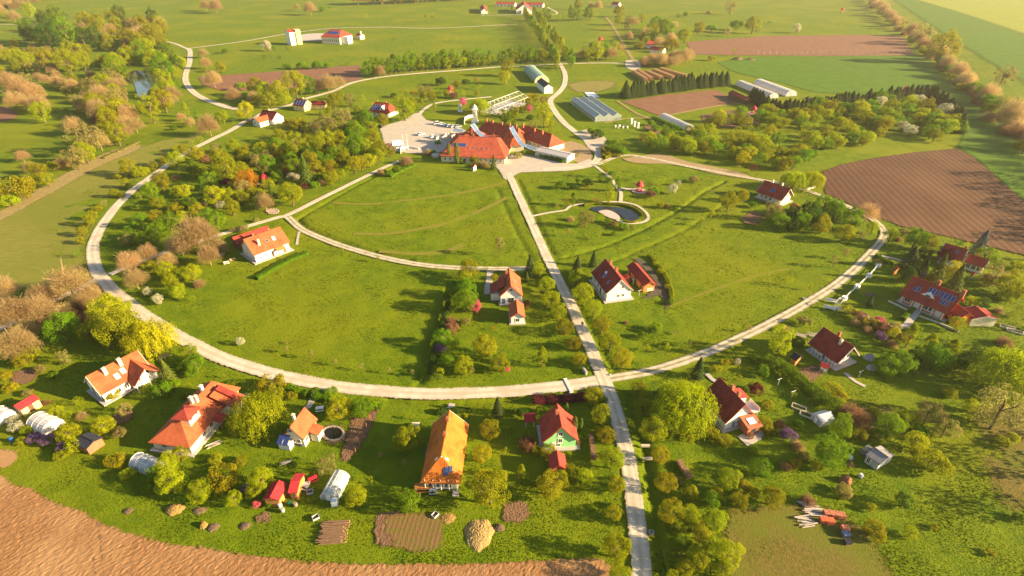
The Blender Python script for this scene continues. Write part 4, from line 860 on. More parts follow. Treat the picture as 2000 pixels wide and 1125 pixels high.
# ================================================================ monuments, pavilions, cars
REDP = material('red_paint', (.55, .03, .05), (.42, .03, .04), 2, .6)
def pavilion(bx, by, label, r=1.5, h=4.6, slab=3.0):
    t = thing('pavilion', label, 'pavilion', at(bx, by), 0, 'red domed garden pavilions')
    f = MB(); f.lathe([(slab, 0), (slab, .16)], 20); f.build('paved_disc', material('pink_paving', (.50, .36, .30), (.42, .30, .25), 2), t)
    f = MB(); f.lathe([(r * .9, .14), (r * .9, .5), (r * .85, .5)], 8); f.build('plinth', REDP, t)
    for i in range(6): a = i * math.pi / 3 + .3; q = MB(); q.tube([(r * .78 * math.cos(a), r * .78 * math.sin(a), .3), (r * .78 * math.cos(a), r * .78 * math.sin(a), h * .55)], .11, 6); q.build('column', REDP, t)
    k = h / 4.6; f = MB(); f.lathe([(r * 1.15, h * .52), (r * 1.18, h * .56), (r * .98, h * .60), (r * .95, h * .68), (r * .78, h * .78), (r * .45, h * .87), (r * .16, h * .93), (.06, h)], 16); d = f.build('dome', REDP, t, smooth=True)
    f = MB(); f.lathe([(.05, h - .05), (.14, h + .15), (.03, h + .6)], 8); f.build('finial', REDP, d)
    q = MB(); q.box((0, 0, .9), (.7, .7, 1.3)); q.build('pedestal', STONE, t)
for x, y, l, r, h in ((1248, 373, 'red domed pavilion beside the park pond', 1.5, 4.8), (518, 358, 'red domed pavilion among the left park trees near the orange tree', 1.5, 4.6), (1471, 221, 'red domed pavilion on a round disc below the conifer hedge', 1.6, 4.8),
                      (1172, 84, 'red pavilion on white base alone in the far middle field', 2.2, 6.5), (1644, 24, 'farthest red pavilion in the meadow under the brown hedgerow', 2.4, 6.5), (1767, 182, 'red pavilion between pink shrubs at the far end of the young wood', 1.9, 5.2), (880, 182, 'red pavilion in the shrub garden behind the car park', 1.8, 5.4)):
    pavilion(x, y, l, r, h, 3.2 if y > 200 else 3.0)
def tower(bx, by, label, w, h):
    t = thing('monument', label, 'monument', at(bx, by)); f = MB(); f.box((0, 0, .3), (w * 1.7, w * 1.7, .6)); f.build('plinth', WHITE, t)
    f = MB(); f.box((0, 0, h * .35), (w, w, h * .7), top=.9); f.build('shaft', WHITE, t)
    for a in range(4): f = MB(); an = a * math.pi / 2; f.box((math.cos(an) * w * .49, math.sin(an) * w * .49, h * .48), (.08, w * .4, h * .26), an); f.build('niche', material('grey_recess', (.4, .38, .36)), t)
    f = MB(); f.box((0, 0, h * .72), (w * 1.25, w * 1.25, h * .04)); f.build('cornice', WHITE, t)
    f = MB(); f.lathe([(w * .5, h * .74), (w * .52, h * .8), (w * .34, h * .9), (w * .1, h * .95), (.05, h)], 10); f.build('cupola', WHITE, t)
tower(928, 238, 'tall white square tower with cupola behind the main hall', 2.6, 10.5)
tower(899, 218, 'short white stone monument on a low base behind the parked cars', 1.8, 5.0)
def car(px, py, rz, col, label, L=4.3, Hh=1.5, Wd=1.8, van=False):
    t = thing('van' if van else 'car', label, 'van' if van else 'car', at(px, py), R(rz), 'vehicles in the car park'); t.location.z = .07
    m = material('car_paint_%d_%d' % (px, py), col, tuple(x * .92 for x in col), 1, .3, spec=.6)
    if van: pr = [(-L / 2, .35), (L / 2 - .05, .35), (L / 2, .9), (L / 2 - .35, 1.15), (L / 2 - 1.1, Hh), (-L / 2 + .05, Hh)]
    else: pr = [(-L / 2, .32), (L / 2 - .05, .32), (L / 2, .62), (L / 2 - .3, .8), (L / 2 - 1.15, .92), (-L / 2 + .15, .95), (-L / 2, .7)]
    b = MB(); n = len(pr); vs = [(x, -Wd / 2, z) for x, z in pr] + [(x, Wd / 2, z) for x, z in pr]
    b.add(vs, [tuple(range(n)), tuple(range(2 * n - 1, n - 1, -1))] + [(i, n + i, n + (i + 1) % n, (i + 1) % n) for i in range(n)]); b.build('body', m, t)
    k = Wd * .43
    if van:
        g = MB(); g.obox((L / 2 - 1.06, -k, Hh - .12), (.72, 0, -.98), (0, 2 * k, 0), (.06, 0, .03)); g.build('windscreen', GLASS, t)
        for s in (-1, 1): g = MB(); g.box((L / 2 - 1.3, s * (Wd / 2 + .01), 1.45), (.8, .03, .6)); g.build('side_window', GLASS, t)
    else:
        c = MB(); x0, x1 = -L / 2 + .25, L / 2 - 1.05; c.add([(x0, -k, .93), (x1, -k, .9), (x1, k, .9), (x0, k, .93), (x0 + .45, -k * .85, Hh - .04), (x1 - .8, -k * .85, Hh - .04), (x1 - .8, k * .85, Hh - .04), (x0 + .45, k * .85, Hh - .04)],
            [(0, 1, 5, 4), (1, 2, 6, 5), (2, 3, 7, 6), (3, 0, 4, 7), (4, 5, 6, 7)]); c.build('windows', GLASS, t)
        c = MB(); c.box(((x0 + x1) / 2 - .18, 0, Hh), (x1 - x0 - 1.2, k * 1.75, .09)); c.build('car_roof', m, t)
    for x in (-L * .32, L * .32):
        for s in (-1, 1):
            wv = MB(); wv.tube([(x, s * (Wd / 2 - .2), .33), (x, s * (Wd / 2 + .02), .33)], .33, 12); wo_ = wv.build('wheel', material('tyre', (.02, .02, .02)), t)
            wv = MB(); wv.tube([(x, s * (Wd / 2), .33), (x, s * (Wd / 2 + .04), .33)], .19, 8); wv.build('rim', METAL, wo_)
    for s in (-1, 1): hl = MB(); hl.box((L / 2 - .03, s * Wd * .36, .66), (.08, .3, .16)); hl.build('headlight', PANEW, t)
    for s in (-1, 1): hl = MB(); hl.box((-L / 2 + .02, s * Wd * .4, .75), (.06, .25, .16)); hl.build('tail_light', REDP, t)
WH = (.78, .78, .78)
car(855, 243, 25, WH, 'white off road car at the left end of the parked row', 4.8, 1.9, 1.95)
car(865, 245, 25, WH, 'white car second from the left in the parked row'); car(872, 247, 25, (.10, .25, .60), 'blue car third from the left in the parked row')
car(879, 248, 25, (.65, .70, .74), 'silver white car fourth from the left in the parked row'); car(887, 249, 25, (.60, .64, .70), 'silver car fifth from the left in the parked row'); car(895, 249, 25, (.35, .38, .45), 'grey car at the right end of the parked row beside the hall')
car(823, 264, 35, WH, 'white car standing alone in the middle of the car park'); car(847, 269, 35, (.74, .76, .80), 'white car beside the concrete walls of the hall entrance')
car(741, 249, 160, (.02, .02, .025), 'black car at the left entrance of the car park'); car(777, 284, 25, WH, 'white delivery van near the flagpoles', 6.2, 2.6, 2.05, True)
car(781, 290, 25, (.55, .66, .78), 'pale blue car behind the white van'); car(761, 286, 25, (.25, .02, .03), 'dark red car partly hidden left of the white van')
for x, y, l in ((789, 294, 'left white flagpole'), (797, 292, 'right white flagpole')):
    t = thing('flagpole', l + ' on the walled terrace below the car park', 'flagpole', at(x, y)); f = MB(); f.tube([(0, 0, 0), (0, 0, 8)], [.13, .07], 6); f.build('pole', TRIM, t); f = MB(); f.lathe([(.02, 8), (.13, 8.1), (.02, 8.25)], 6); f.build('knob', TRIM, t); f = MB(); f.lathe([(.4, 0), (.4, .25)], 8); f.build('footing', CONC, t)
def walltop(name, label, P, h, wd, mat, cat='wall', z=0):
    Q = [at(*p) for p in P]; t = thing(name, label, cat, Q[0])
    for i in range(len(Q) - 1):
        a = Q[i] - Q[0]; b = Q[i + 1] - Q[0]; d = b - a; m = MB(); m.box(((a.x + b.x) / 2, (a.y + b.y) / 2, h / 2 - .1), (d.length + wd * .6, wd, h + .2), math.atan2(d.y, d.x)); m.build('wall_panel', mat, t)
    return t
walltop('terrace_wall', 'low white wall around the flagpole terrace', [(783, 300), (783, 292), (800, 288), (818, 292)], .9, .35, WHITE); walltop('entrance_wall', 'upper sloping concrete wall beside the hall entrance', [(852, 273), (882, 262)], 1.4, .4, STONE)
walltop('entrance_wall', 'lower sloping concrete wall beside the hall entrance', [(868, 275), (890, 266)], 1.4, .4, STONE); walltop('curved_wall', 'curved white wall left of the square tower', [(907, 243), (908, 234), (915, 230), (924, 229)], 1.6, .3, WHITE)
t = thing('planter', 'round white stone planter on the lawn edge below the hall', 'planter', at(851, 306)); f = MB(); f.lathe([(2.0, 0), (2.1, 1.2), (1.7, 1.2), (1.7, .9)], 14); f.build('basin', STONE, t)
H = House('garden_shrine', 'little white kiosk with red roof on the central lawn below the hall', 'kiosk', (924, 320), (928, 321), (923, 325), 2.0, 3.0, WHITE, REDTIN, oh=.25, minw=1.3)
H.win('F', .5, .3, .9, 1.2)
for i, (x, y, h) in enumerate(((1233, 242, 3.0), (1239, 247, 2.8), (1246, 250, 2.8))):
    t = thing('stone_column', ('left', 'middle', 'right')[i] + ' one of three tall white stone columns on the lawn', 'column', at(x, y), .2, 'white stone columns'); f = MB(); f.box((0, 0, h / 2), (.9, .9, h), .1, .92); f.build('shaft', WHITE, t); f = MB(); f.box((0, 0, h + .12), (1.5, 1.1, .26)); f.build('capital', WHITE, t)
for i, (x, y) in enumerate(((1202, 248), (1210, 247), (1219, 246), (1208, 251), (1217, 250), (1225, 250))):
    t = thing('stone_stump', ['first', 'second', 'third', 'fourth', 'fifth', 'sixth'][sorted(range(6), key=lambda q: (1202, 1210, 1219, 1208, 1217, 1225)[q]).index(i)] + ' white stone stump from the left beside the columns', 'stone', at(x, y), i * .4, 'white stone stumps'); f = MB(); f.box((0, 0, .45), (.7, .7, .9), .3, .85); f.build('block', WHITE, t); f = MB(); f.box((0, 0, .95), (.9, .9, .12), .3); f.build('cap', WHITE, t)
o = sheet('ground_sheet', '1141,180 1160,180 1172,190 1150,191', material('pale_blue_sheet', (.55, .60, .70), (.48, .53, .62), .5, .4), .09, None, False, .05, 0); tag(o, 'pale plastic sheet spread on the grass beside the lane', 'plastic sheet')

# ================================================================ yards and gardens: heaps, stacks, furniture
WLOG = material('log_bark', (.24, .15, .09), (.14, .085, .05), 3, .9, .4, 6); CUT = material('cut_wood', (.66, .42, .17), (.52, .32, .12), 3, .9)
def log_mesh(L, r):
    m = MB(); m.tube([(-L / 2, 0, 0), (0, random.uniform(-.05, .05), 0), (L / 2, 0, 0)], [r, r * .95, r * .82], 7); me = m.mesh('log', WLOG); me.materials.append(CUT)
    for p in me.polygons:
        if len(p.vertices) > 4: p.material_index = 1
    return me
def log_pile(label, c, rz, L, n, layers, r, name='log_pile', spread=.05, jit=.25):
    t = thing(name, label, 'log pile', at(*c), rz); ms = [log_mesh(L * k, r * q) for k, q in ((1, 1), (.9, 1.15), (1.05, .85))]
    for l in range(layers):
        for i in range(n - l):
            o = link('log', random.choice(ms), t); o.location = (random.uniform(-jit, jit), (i - (n - l - 1) / 2) * r * 2.15, r + l * r * 1.75); o.rotation_euler = (random.uniform(0, 6), 0, random.uniform(-spread, spread) + (math.pi if random.random() < .25 else 0))
    return t
log_pile('large pile of long cut logs at the edge of the tilled field', (652, 1040), .03, 4.6, 22, 3, .10, spread=.09, jit=.5)
def woodstack(label, A, B, h, wd, name='firewood_stack', r=.13):
    a, b = at(*A), at(*B); d = b - a; L = d.length; t = thing(name, label, 'wood stack', (a + b) / 2, math.atan2(d.y, d.x)); ms = [log_mesh(wd * k, r * q) for k, q in ((1, 1), (.92, 1.1), (1.04, .9))]
    n = int(L / (r * 2.1)); ly = int(h / (r * 1.85))
    while n * ly > 280: r *= 1.15; n = int(L / (r * 2.1)); ly = max(1, int(h / (r * 1.85))); ms = [log_mesh(wd * k, r * q) for k, q in ((1, 1), (.92, 1.1), (1.04, .9))]
    for l in range(ly):
        for i in range(n):
            o = link('log', random.choice(ms), t); o.location = ((i - (n - 1) / 2) * r * 2.1 + (l % 2) * r * .9, random.uniform(-.06, .06), r + l * r * 1.8); o.rotation_euler = (0, 0, math.pi / 2 + random.uniform(-.05, .05) + (math.pi if random.random() < .5 else 0))
woodstack('narrow stack of split firewood beside the green house', (1153, 854), (1160, 900), 1.3, 1.0); woodstack('upper half of the curved firewood stack right of the road', (1324, 901), (1335, 920), 1.2, 1.1); woodstack('lower half of the curved firewood stack right of the road', (1336, 919), (1347, 936), 1.2, 1.1)
for i, (A, B, h, l) in enumerate((((1236, 143), (1262, 160), 3.2, 'leftmost long timber stack in the far timber yard'), ((1245, 141), (1272, 158), 3.2, 'second timber stack from the left in the far timber yard'), ((1262, 143), (1292, 156), 2.8, 'third timber stack from the left in the far timber yard'), ((1276, 140), (1315, 155), 3.0, 'fourth timber stack from the left in the far timber yard'), ((1290, 138), (1338, 152), 3.0, 'rightmost pale timber stack in the far timber yard'))):
    woodstack(l, A, B, h, 3.0, 'timber_stack', .3)
woodstack('bright firewood filling the open wood store between the hedges', (1434, 188), (1462, 200), 2.6, 1.6, 'firewood_stack', .22)
def mound(label, px, py, wpx, asp, h, mat, name='heap', cat='heap', seed=0):
    s = scale_at(px, py); rx = wpx / s / 2; ry = rx * asp; t = at(px, py); rg = np.random.default_rng(seed + int(px)); m = MB(); n, k = 32, 13
    for i in range(k + 1):
        f = i / k
        for j in range(n):
            a = 2 * math.pi * j / n; q = f * (1 + (.07 * math.sin(a * 3 + seed) + .06 * math.sin(a * 7 + seed * 2)) * f); z = h * (1 - f * f) ** .8 * (1 + (rg.uniform(-.13, .13) if i else 0)) - .1 * f
            jt = .07 if i else 0; m.v.append((rx * q * math.cos(a) + rg.uniform(-jt, jt), ry * q * math.sin(a) + rg.uniform(-jt, jt), z - .05))
    for i in range(k):
        for j in range(n): j2 = (j + 1) % n; m.f.append((i * n + j, (i + 1) * n + j, (i + 1) * n + j2, i * n + j2))
    return tag(m.build(name, mat, None, t, smooth=False), label, cat)
SAND = material('yellow_sand', (.38, .265, .10), (.27, .19, .075), 1.5, .95, 1.0, 4, bdist=.25); HAY = material('old_hay', (.36, .23, .07), (.24, .15, .05), 2, .95, 1, 6, bdist=.25); GREYT = material('grey_tarpaulin', (.36, .37, .42), (.26, .27, .32), 1.5, .6, .6, 3); RUB = material('garden_rubble', (.20, .14, .09), (.10, .07, .04), 3, .95, 1, 6, bdist=.2, contrast=(.4, .6))
mound('large heap of yellow sand near the bottom edge', 935, 1042, 58, 1.2, .7, SAND, 'sand_heap'); mound('oval haystack heap on the grass strip', 341, 994, 38, .7, .7, HAY, 'hay_heap'); mound('small hay tuft left of a brush heap on the strip', 398, 1026, 15, 1, .8, HAY, 'hay_heap', seed=2)
mound('dark brush heap right of the hay tuft on the strip', 416, 1029, 24, .8, .3, RUB, 'brush_heap'); mound('pale earth heap near the left of the log pile', 478, 1026, 22, .8, .25, RUB, 'earth_heap'); mound('pile of mixed stones right of the oval haystack', 389, 996, 28, .6, .3, RUB, 'stone_heap')
mound('ash ring heap below the bluish polytunnel', 250, 997, 18, .8, .2, RUB, 'ash_heap'); mound('lone pale sack beside the striped garden bed', 710, 1066, 8, 1, .5, DIRT, 'sack'); mound('straw ringed compost behind the sand heap', 875, 1012, 34, .8, .3, HAY, 'compost_heap'); mound('brush heap beside the sand heap', 975, 1030, 22, .8, .45, RUB, 'brush_heap', seed=4)
mound('upper grey tarped heap beside the veranda house', 1698, 699, 22, .8, 1.3, GREYT, 'tarped_heap'); mound('lower grey tarped heap beside the veranda house', 1702, 719, 20, .8, 1.1, GREYT, 'tarped_heap', seed=3); mound('reddish heap of cut twigs on the right meadow', 1652, 938, 24, .8, 1.2, material('red_twigs', (.36, .16, .09), (.22, .1, .06), 4, .95, 1, 8), 'twig_heap')
mound('straw bale mound beside the hen house', 1661, 908, 18, .6, .8, HAY, 'straw_heap', seed=5); mound('brown heap left of the wide white polytunnels', 1578, 193, 12, .8, 1.6, RUB, 'earth_heap'); mound('grey rubble bank right of the wide white polytunnels', 1605, 192, 36, .5, 1.0, RUB, 'rubble_heap', seed=6); mound('first brown mound in the far field edge', 1440, 116, 22, .6, 2.2, RUB, 'earth_heap'); mound('second pale mound in the far field edge', 1466, 117, 18, .6, 1.6, RUB, 'earth_heap', seed=2)
mound('dark brick rubble at the flower bed by the pond path', 1700, 575, 22, .7, .3, RUB, 'flower_bed', 'flower bed')
# building material on the dry meadow
def crate(px, py, rz, w, d, h, mat, label, name='brick_pallet', cat='pallet', group=None):
    t = thing(name, label, cat, at(px, py), rz, group); n = 4
    f = MB(); f.box((0, 0, .08), (w, d, .16)); f.build('pallet_base', DWOOD, t)
    for i in range(n):
        for j in range(3): b = MB(); b.box((-w / 2 + w * (i + .5) / n, -d / 2 + d * (j + .5) / 3, .16 + h / 2 * random.uniform(.85, 1)), (w / n * .93, d / 3 * .93, h * .95)); b.build('brick_block', mat, t)
HB = material('hollow_brick', (.50, .19, .11), (.40, .14, .08), 3, .9); HB2 = material('orange_tile_stack', (.62, .15, .06), (.5, .11, .05), 3, .9)
for x, y, m, l in ((1614, 1006, HB, 'large pallet of red bricks, left of the upper row'), (1628, 1008, HB, 'tall brick pallet, middle of the upper row'), (1641, 1010, HB, 'brick pallet at the right end of the upper row'), (1607, 1019, HB2, 'bright orange tile pallet at the left of the lower row'), (1620, 1021, HB2, 'bright orange tile pallet at the right of the lower row'), (1649, 1036, HB, 'pale brick pallet apart below the others')):
    crate(x, y, -.1, 1.3, 1.1, .9, m, l + ' on the dry meadow', group='brick pallets')
crate(1651, 1046, .1, 1.3, .9, .7, material('blue_crate', (.12, .18, .32)), 'bluish crate below the pale brick pallet', 'crate', 'crate'); crate(1654, 1060, .1, 1.2, 1.0, .6, material('dark_crate', (.03, .03, .05)), 'dark crate at the bottom of the junk row', 'crate', 'crate')
def planks(px, py, rz, n, L, label):
    t = thing('plank_heap', label, 'planks', at(px, py), rz); m = material('weathered_plank', (.56, .48, .42), (.40, .34, .30), 2, .9)
    for i in range(n): b = MB(); b.box((random.uniform(-.4, .4), (i - n / 2) * .26, .1 + random.uniform(0, .35)), (L * random.uniform(.7, 1.1), .18, .07), random.uniform(-.2, .2)); b.build('plank', m, t)
planks(1575, 1018, .02, 9, 3.4, 'lower heap of pale planks beside the orange tiles'); planks(1590, 998, -.1, 10, 3.6, 'middle heap of pale planks left of the brick pallets'); planks(1570, 981, .1, 4, 3.0, 'upper few pale planks lying apart on the dry meadow'); planks(560, 838 + 65, .5, 4, 2.2, 'small heap of boards in front of the cream gabled house'); planks(420, 868, .6, 6, 3.2, 'pale plank table on the terrace of the turreted house')
planks(432, 498, .5, 8, 2.4, 'stack of orange boards left of the white house on the curved lane'); planks(1566, 656, -.4, 6, 2.6, 'pale boards behind the veranda house'); planks(1590, 655, -.4, 6, 3.0, 'dark plank pile behind the veranda house')
# clothes posts
for i, (x, y, l) in enumerate(((1677, 737, 'T shaped post on the lawn below the veranda house'), (1519, 752, 'left T shaped post beside the thick hedge'), (1546, 776, 'right T shaped post beside the thick hedge'), (1236, 556, 'T shaped post between white house and barn'), (1248, 578, 'T shaped post in front of the barn end'))):
    t = thing('clothes_post', 'white ' + l, 'clothes post', at(x, y), .4); f = MB(); f.tube([(0, 0, 0), (0, 0, 2)], .06, 5); f.build('pole', TRIM, t); f = MB(); f.tube([(-.7, 0, 2), (.7, 0, 2)], .05, 5); f.build('crossbar', TRIM, t)
# well house, canopy, small furniture
def roofed_stand(name, label, cat, px, py, rz, w, h, rm, base=None):
    t = thing(name, label, cat, at(px, py), rz)
    for sx in (-1, 1):
        for sy in (-1, 1): f = MB(); f.tube([(sx * w * .4, sy * w * .4, 0), (sx * w * .4, sy * w * .4, h)], .07, 5); f.build('post', TRIM, t)
    for sg in (-1, 1): f = MB(); f.obox((-w * .6, 0, h + w * .35), (w * 1.2, 0, 0), (0, sg * w * .62, -w * .38), (0, 0, .1)); f.build('roof_slope', rm, t)
    if base: f = MB(); f.lathe([(w * .36, 0), (w * .36, base)], 10); f.build('well_ring', CONC, t)
    return t
roofed_stand('well_house', 'little red roofed well on the lawn in front of the veranda', 'well', 1607, 724, -.5, 1.7, 1.7, REDTIN, .9); roofed_stand('canopy', 'small red canopy on white posts left of the green house', 'canopy', 1034, 828, .1, 2.2, 2.0, REDTIN)
def table(px, py, rz, label, mat, name='garden_table', L=1.8, W=.8):
    t = thing(name, label, 'table', at(px, py), rz); f = MB(); f.box((0, 0, .74), (L, W, .08)); f.build('table_top', mat, t)
    for sx in (-1, 1): f = MB(); f.box((sx * L * .36, 0, .36), (.1, W * .8, .7)); f.build('leg', mat, t); f = MB(); f.box((0, sx * (W * .5 + .35), .45), (L, .26, .06)); f.build('bench_board', mat, t)
table(612, 938, .6, 'red rimmed sandpit table between the shed and the polytunnel', REDP); table(1165, 393, .1, 'red picnic bench beside the park pond', PINKTRIM); table(812, 833, .05, 'small pale table on the lawn left of the bright orange roof', STONE); table(847, 961, .1, 'dark garden table below the orange roof porch', GREYW); table(826, 955, .1, 'long plank workbench at the porch corner of the orange roof', WOOD, L=3.2, W=1.5)
table(625, 801, .2, 'small white and red play table behind the cream gabled house', TRIM); table(595, 945 + 7, -.3, 'grey trestle in front of the right scarlet shed', GREYW); table(510, 500 + 10, .4, 'white garden table at the corner of the curved lane house', TRIM); table(443, 515, .5, 'white bench table on the lawn by the orange boards', TRIM); table(455, 509, .5, 'yellow play table on the lawn by the orange boards', YELLOW)
t = thing('water_tank', 'pale blue square water tank at the corner of the white polytunnel', 'tank', at(655, 986), .1); f = MB(); f.box((0, 0, .95), (1.1, 1.1, 1.1)); f.build('tank', material('tank_plastic', (.6, .68, .76), rough=.4), t); f = MB(); f.box((0, 0, .25), (1.2, 1.2, .28)); f.build('pallet_base', METAL, t); f = MB(); f.lathe([(.2, 1.5), (.2, 1.58)], 8); f.build('cap', TRIM, t)
# crossroads: culvert slab, kerb stones, manholes, person
walltop('culvert_slab', 'pale concrete drain slab crossing the ring road at the crossroads', [(1104, 741), (1116, 765)], .22, .9, material('pale_concrete', (.62, .60, .58)), 'drain slab')
walltop('culvert_head', 'dark concrete headwall of the ditch left of the crossroads', [(1139, 722), (1145, 731)], .9, .5, CONC, 'headwall'); walltop('culvert_head', 'concrete headwall at the ditch crossing right of the road, upper', [(1253, 871), (1268, 871)], .35, .4, STONE, 'headwall'); walltop('culvert_head', 'concrete headwall at the ditch crossing right of the road, lower', [(1256, 896), (1273, 896)], .35, .4, STONE, 'headwall')
for x, y, l in ((1272, 1040, 'round concrete manhole ring right of the road near the bottom'), (1571, 583, 'round concrete manhole ring left of the right lane')):
    t = thing('manhole', l, 'manhole', at(x, y)); f = MB(); f.lathe([(.5, -.2), (.5, .22), (.36, .22), (.36, .1)], 14); f.build('ring', CONC, t); f = MB(); f.lathe([(.35, .05), (.35, .14)], 14); f.build('lid', material('dark_lid', (.16, .15, .15)), t)
mound('white boulder at the drain slab beside the ring road', 1112, 771, 8, 1, .6, WHITE, 'boulder', 'stone'); mound('white boulder at the corner of the crossroads', 1191, 733, 6, 1, .45, STONE, 'boulder', 'stone', 2)
# railing and gateway of the right hand garden
def railing():
    P = [at(*p) for p in ((1714, 521), (1696, 541), (1673, 562), (1648, 585))]; t = thing('garden_railing', 'white garden railing with planters along the right lane', 'railing', P[0])
    for i, p in enumerate(P):
        q = p - P[0]; f = MB(); f.box((q.x, q.y, .55), (1.3, 1.3, 1.1), .6); f.build('planter_post', TRIM, t)
        if i:
            a = P[i - 1] - P[0]
            for z in (.35, .95): f = MB(); f.tube([(a.x, a.y, z), (q.x, q.y, z)], .09, 5); f.build('rail', TRIM, t)
            for k in range(1, 9): c = a.lerp(q, k / 9); f = MB(); f.tube([(c.x, c.y, 0), (c.x, c.y, .95)], .05, 4); f.build('baluster', TRIM, t)
railing()
t = thing('garden_arch', 'white arched gateway beside the right lane', 'gateway', at(1637, 600), .7)
for y in (-.6, .6): f = MB(); f.tube([(-1.5, y, 0), (-1.5, y, 2.0), (-1.1, y, 2.6), (0, y, 2.9), (1.1, y, 2.6), (1.5, y, 2.0), (1.5, y, 0)], .09, 5); f.build('arch_hoop', TRIM, t)
for x, z in ((-1.5, 2.0), (0, 2.9), (1.5, 2.0)): f = MB(); f.tube([(x, -.6, z), (x, .6, z)], .06, 5); f.build('arch_rung', TRIM, t)
for i, (x, y, l) in enumerate(((1622, 590, 'white bench left of the arched gateway, the upper one'), (1619, 604, 'white bench left of the arched gateway, the lower one'), (1640, 607, 'white bench right of the arched gateway'))):
    t = thing('bench', l, 'bench', at(x, y), -.5); f = MB(); f.box((0, 0, .45), (3.2, .6, .14)); f.build('seat', TRIM, t); f = MB(); f.box((0, .3, .8), (3.2, .1, .5)); f.build('backrest', TRIM, t)
    for s in (-1, 1): f = MB(); f.box((s * 1.4, 0, .2), (.3, .55, .4)); f.build('leg', TRIM, t)
walltop('terrace_edge', 'pale stone edging below the orange house, right part', [(1796, 618), (1835, 632), (1872, 648)], .35, .3, STONE, 'edging'); walltop('terrace_edge', 'pale stone edging below the orange house, left part', [(1735, 588), (1780, 610)], .35, .3, STONE, 'edging')
walltop('white_board', 'white board lying under the willows by the right lane', [(1576, 370), (1592, 366)], .7, .3, TRIM, 'board')
# raised beds in the right garden
for i, (x, y, w, l) in enumerate(((1967, 640, 3.2, 'left timber raised bed behind the orange house'), (1982, 648, 3.6, 'right timber raised bed behind the orange house'), (1560, 797, 3.0, 'upper timber raised bed beside the small glass greenhouse'), (1578, 812, 3.4, 'lower timber raised bed beside the small glass greenhouse'))):
    t = thing('raised_bed', l, 'raised bed', at(x, y), -.6)
    for s in (-1, 1): f = MB(); f.box((0, s * .8, .2), (w, .12, .4)); f.build('side_board', STONE, t); f = MB(); f.box((s * w / 2, 0, .2), (.12, 1.72, .4)); f.build('end_board', STONE, t)
    f = MB(); f.box((0, 0, .14), (w - .1, 1.5, .28)); f.build('soil', SOIL, t)
# fence posts of the far vineyard edge, in pairs
for i in range(26):
    f = i / 25; x = 1480 + 300 * f; t = tag(MB().tube([(0, 0, 0), (.1, 0, 3.2)], .22, 5).build('fence_post', STONE, None, at(x, 107 - 2 * f)), 'pale post number row along the far brown field, %s from the left' % ['first', 'second', 'third', 'fourth', 'fifth', 'sixth', 'seventh', 'eighth', 'ninth', 'tenth', 'eleventh', 'twelfth', 'thirteenth', 'fourteenth', 'fifteenth', 'sixteenth', 'seventeenth', 'eighteenth', 'nineteenth', 'twentieth', 'twenty-first', 'twenty-second', 'twenty-third', 'twenty-fourth', 'twenty-fifth', 'twenty-sixth'][i], 'fence post', 'posts along the far brown field')
    t['label'] = t['label'].replace('post number row', 'post in the row')
# ---- ponds
WATER = material('pond_water', (.012, .016, .02), (.016, .02, .022), 1, .05, .05, 3, spec=.5); DWATER = material('dark_pond_water', (.012, .013, .01), None, 1, .08, spec=.5)
sheet('pond', '1152,408 1165,403 1190,403 1215,406 1236,412 1247,421 1246,429 1232,431 1220,428 1212,420 1200,414 1180,411 1165,413', WATER, .02, wob=.05, fade=0)
sheet('pond', '246,146 262,138 285,140 304,138 309,150 300,166 290,176 284,190 274,192 266,178 262,164 250,156', WATER, .05, wob=.1, fade=0); sheet('pond', '205,276 222,276 226,284 208,286', WATER, .05, wob=.1, fade=0)
sheet('pond', '636,838 652,834 664,840 668,850 660,858 645,858 634,848', DWATER, .06, wob=.05, fade=0)
sheet('garden_bed', '630,836 650,829 668,836 676,850 664,864 640,864 626,850', SOIL, .035, wob=.05)
o = sheet('pond_terrace', '1168,413 1185,410 1200,415 1210,423 1210,430 1198,428 1180,421', material('pink_terrace', (.52, .38, .32), (.42, .36, .34), .5), .12, wob=.05, fade=0)
def stone_ring(label, cx, cy, rx, ry, n, sz, rot=0):
    c = at(cx, cy); t = thing('stone_edging', label, 'stone edging', c); s = scale_at(cx, cy); ms = []
    for k in range(3):
        m = MB(); m.box((0, 0, 0), (sz, sz * .8, sz * .5), .2 * k, .75); ms.append(m.mesh('stone', material('grey_stone', (.30, .27, .23), (.22, .2, .17), 2, .9)))
    for i in range(n):
        a = 2 * math.pi * i / n + rot; p = at(cx + rx * math.cos(a), cy + ry * math.sin(a)) - c; o = link('stone', ms[i % 3], t, (p.x, p.y, .16), random.uniform(0, 6)); o.scale = [random.uniform(.8, 1.25)] * 3
stone_ring('ring of pale stones around the small garden pond', 650, 847, 21, 13.5, 46, .5); stone_ring('ring of stones around the sunken round well in the park', 598 - 66, 412, 12, 4, 14, .5)
o = sheet('round_terrace', '519,413 526,408 540,408 547,413 540,418 526,418', material('pink_disc', (.46, .33, .26)), .06, wob=.03, fade=0)
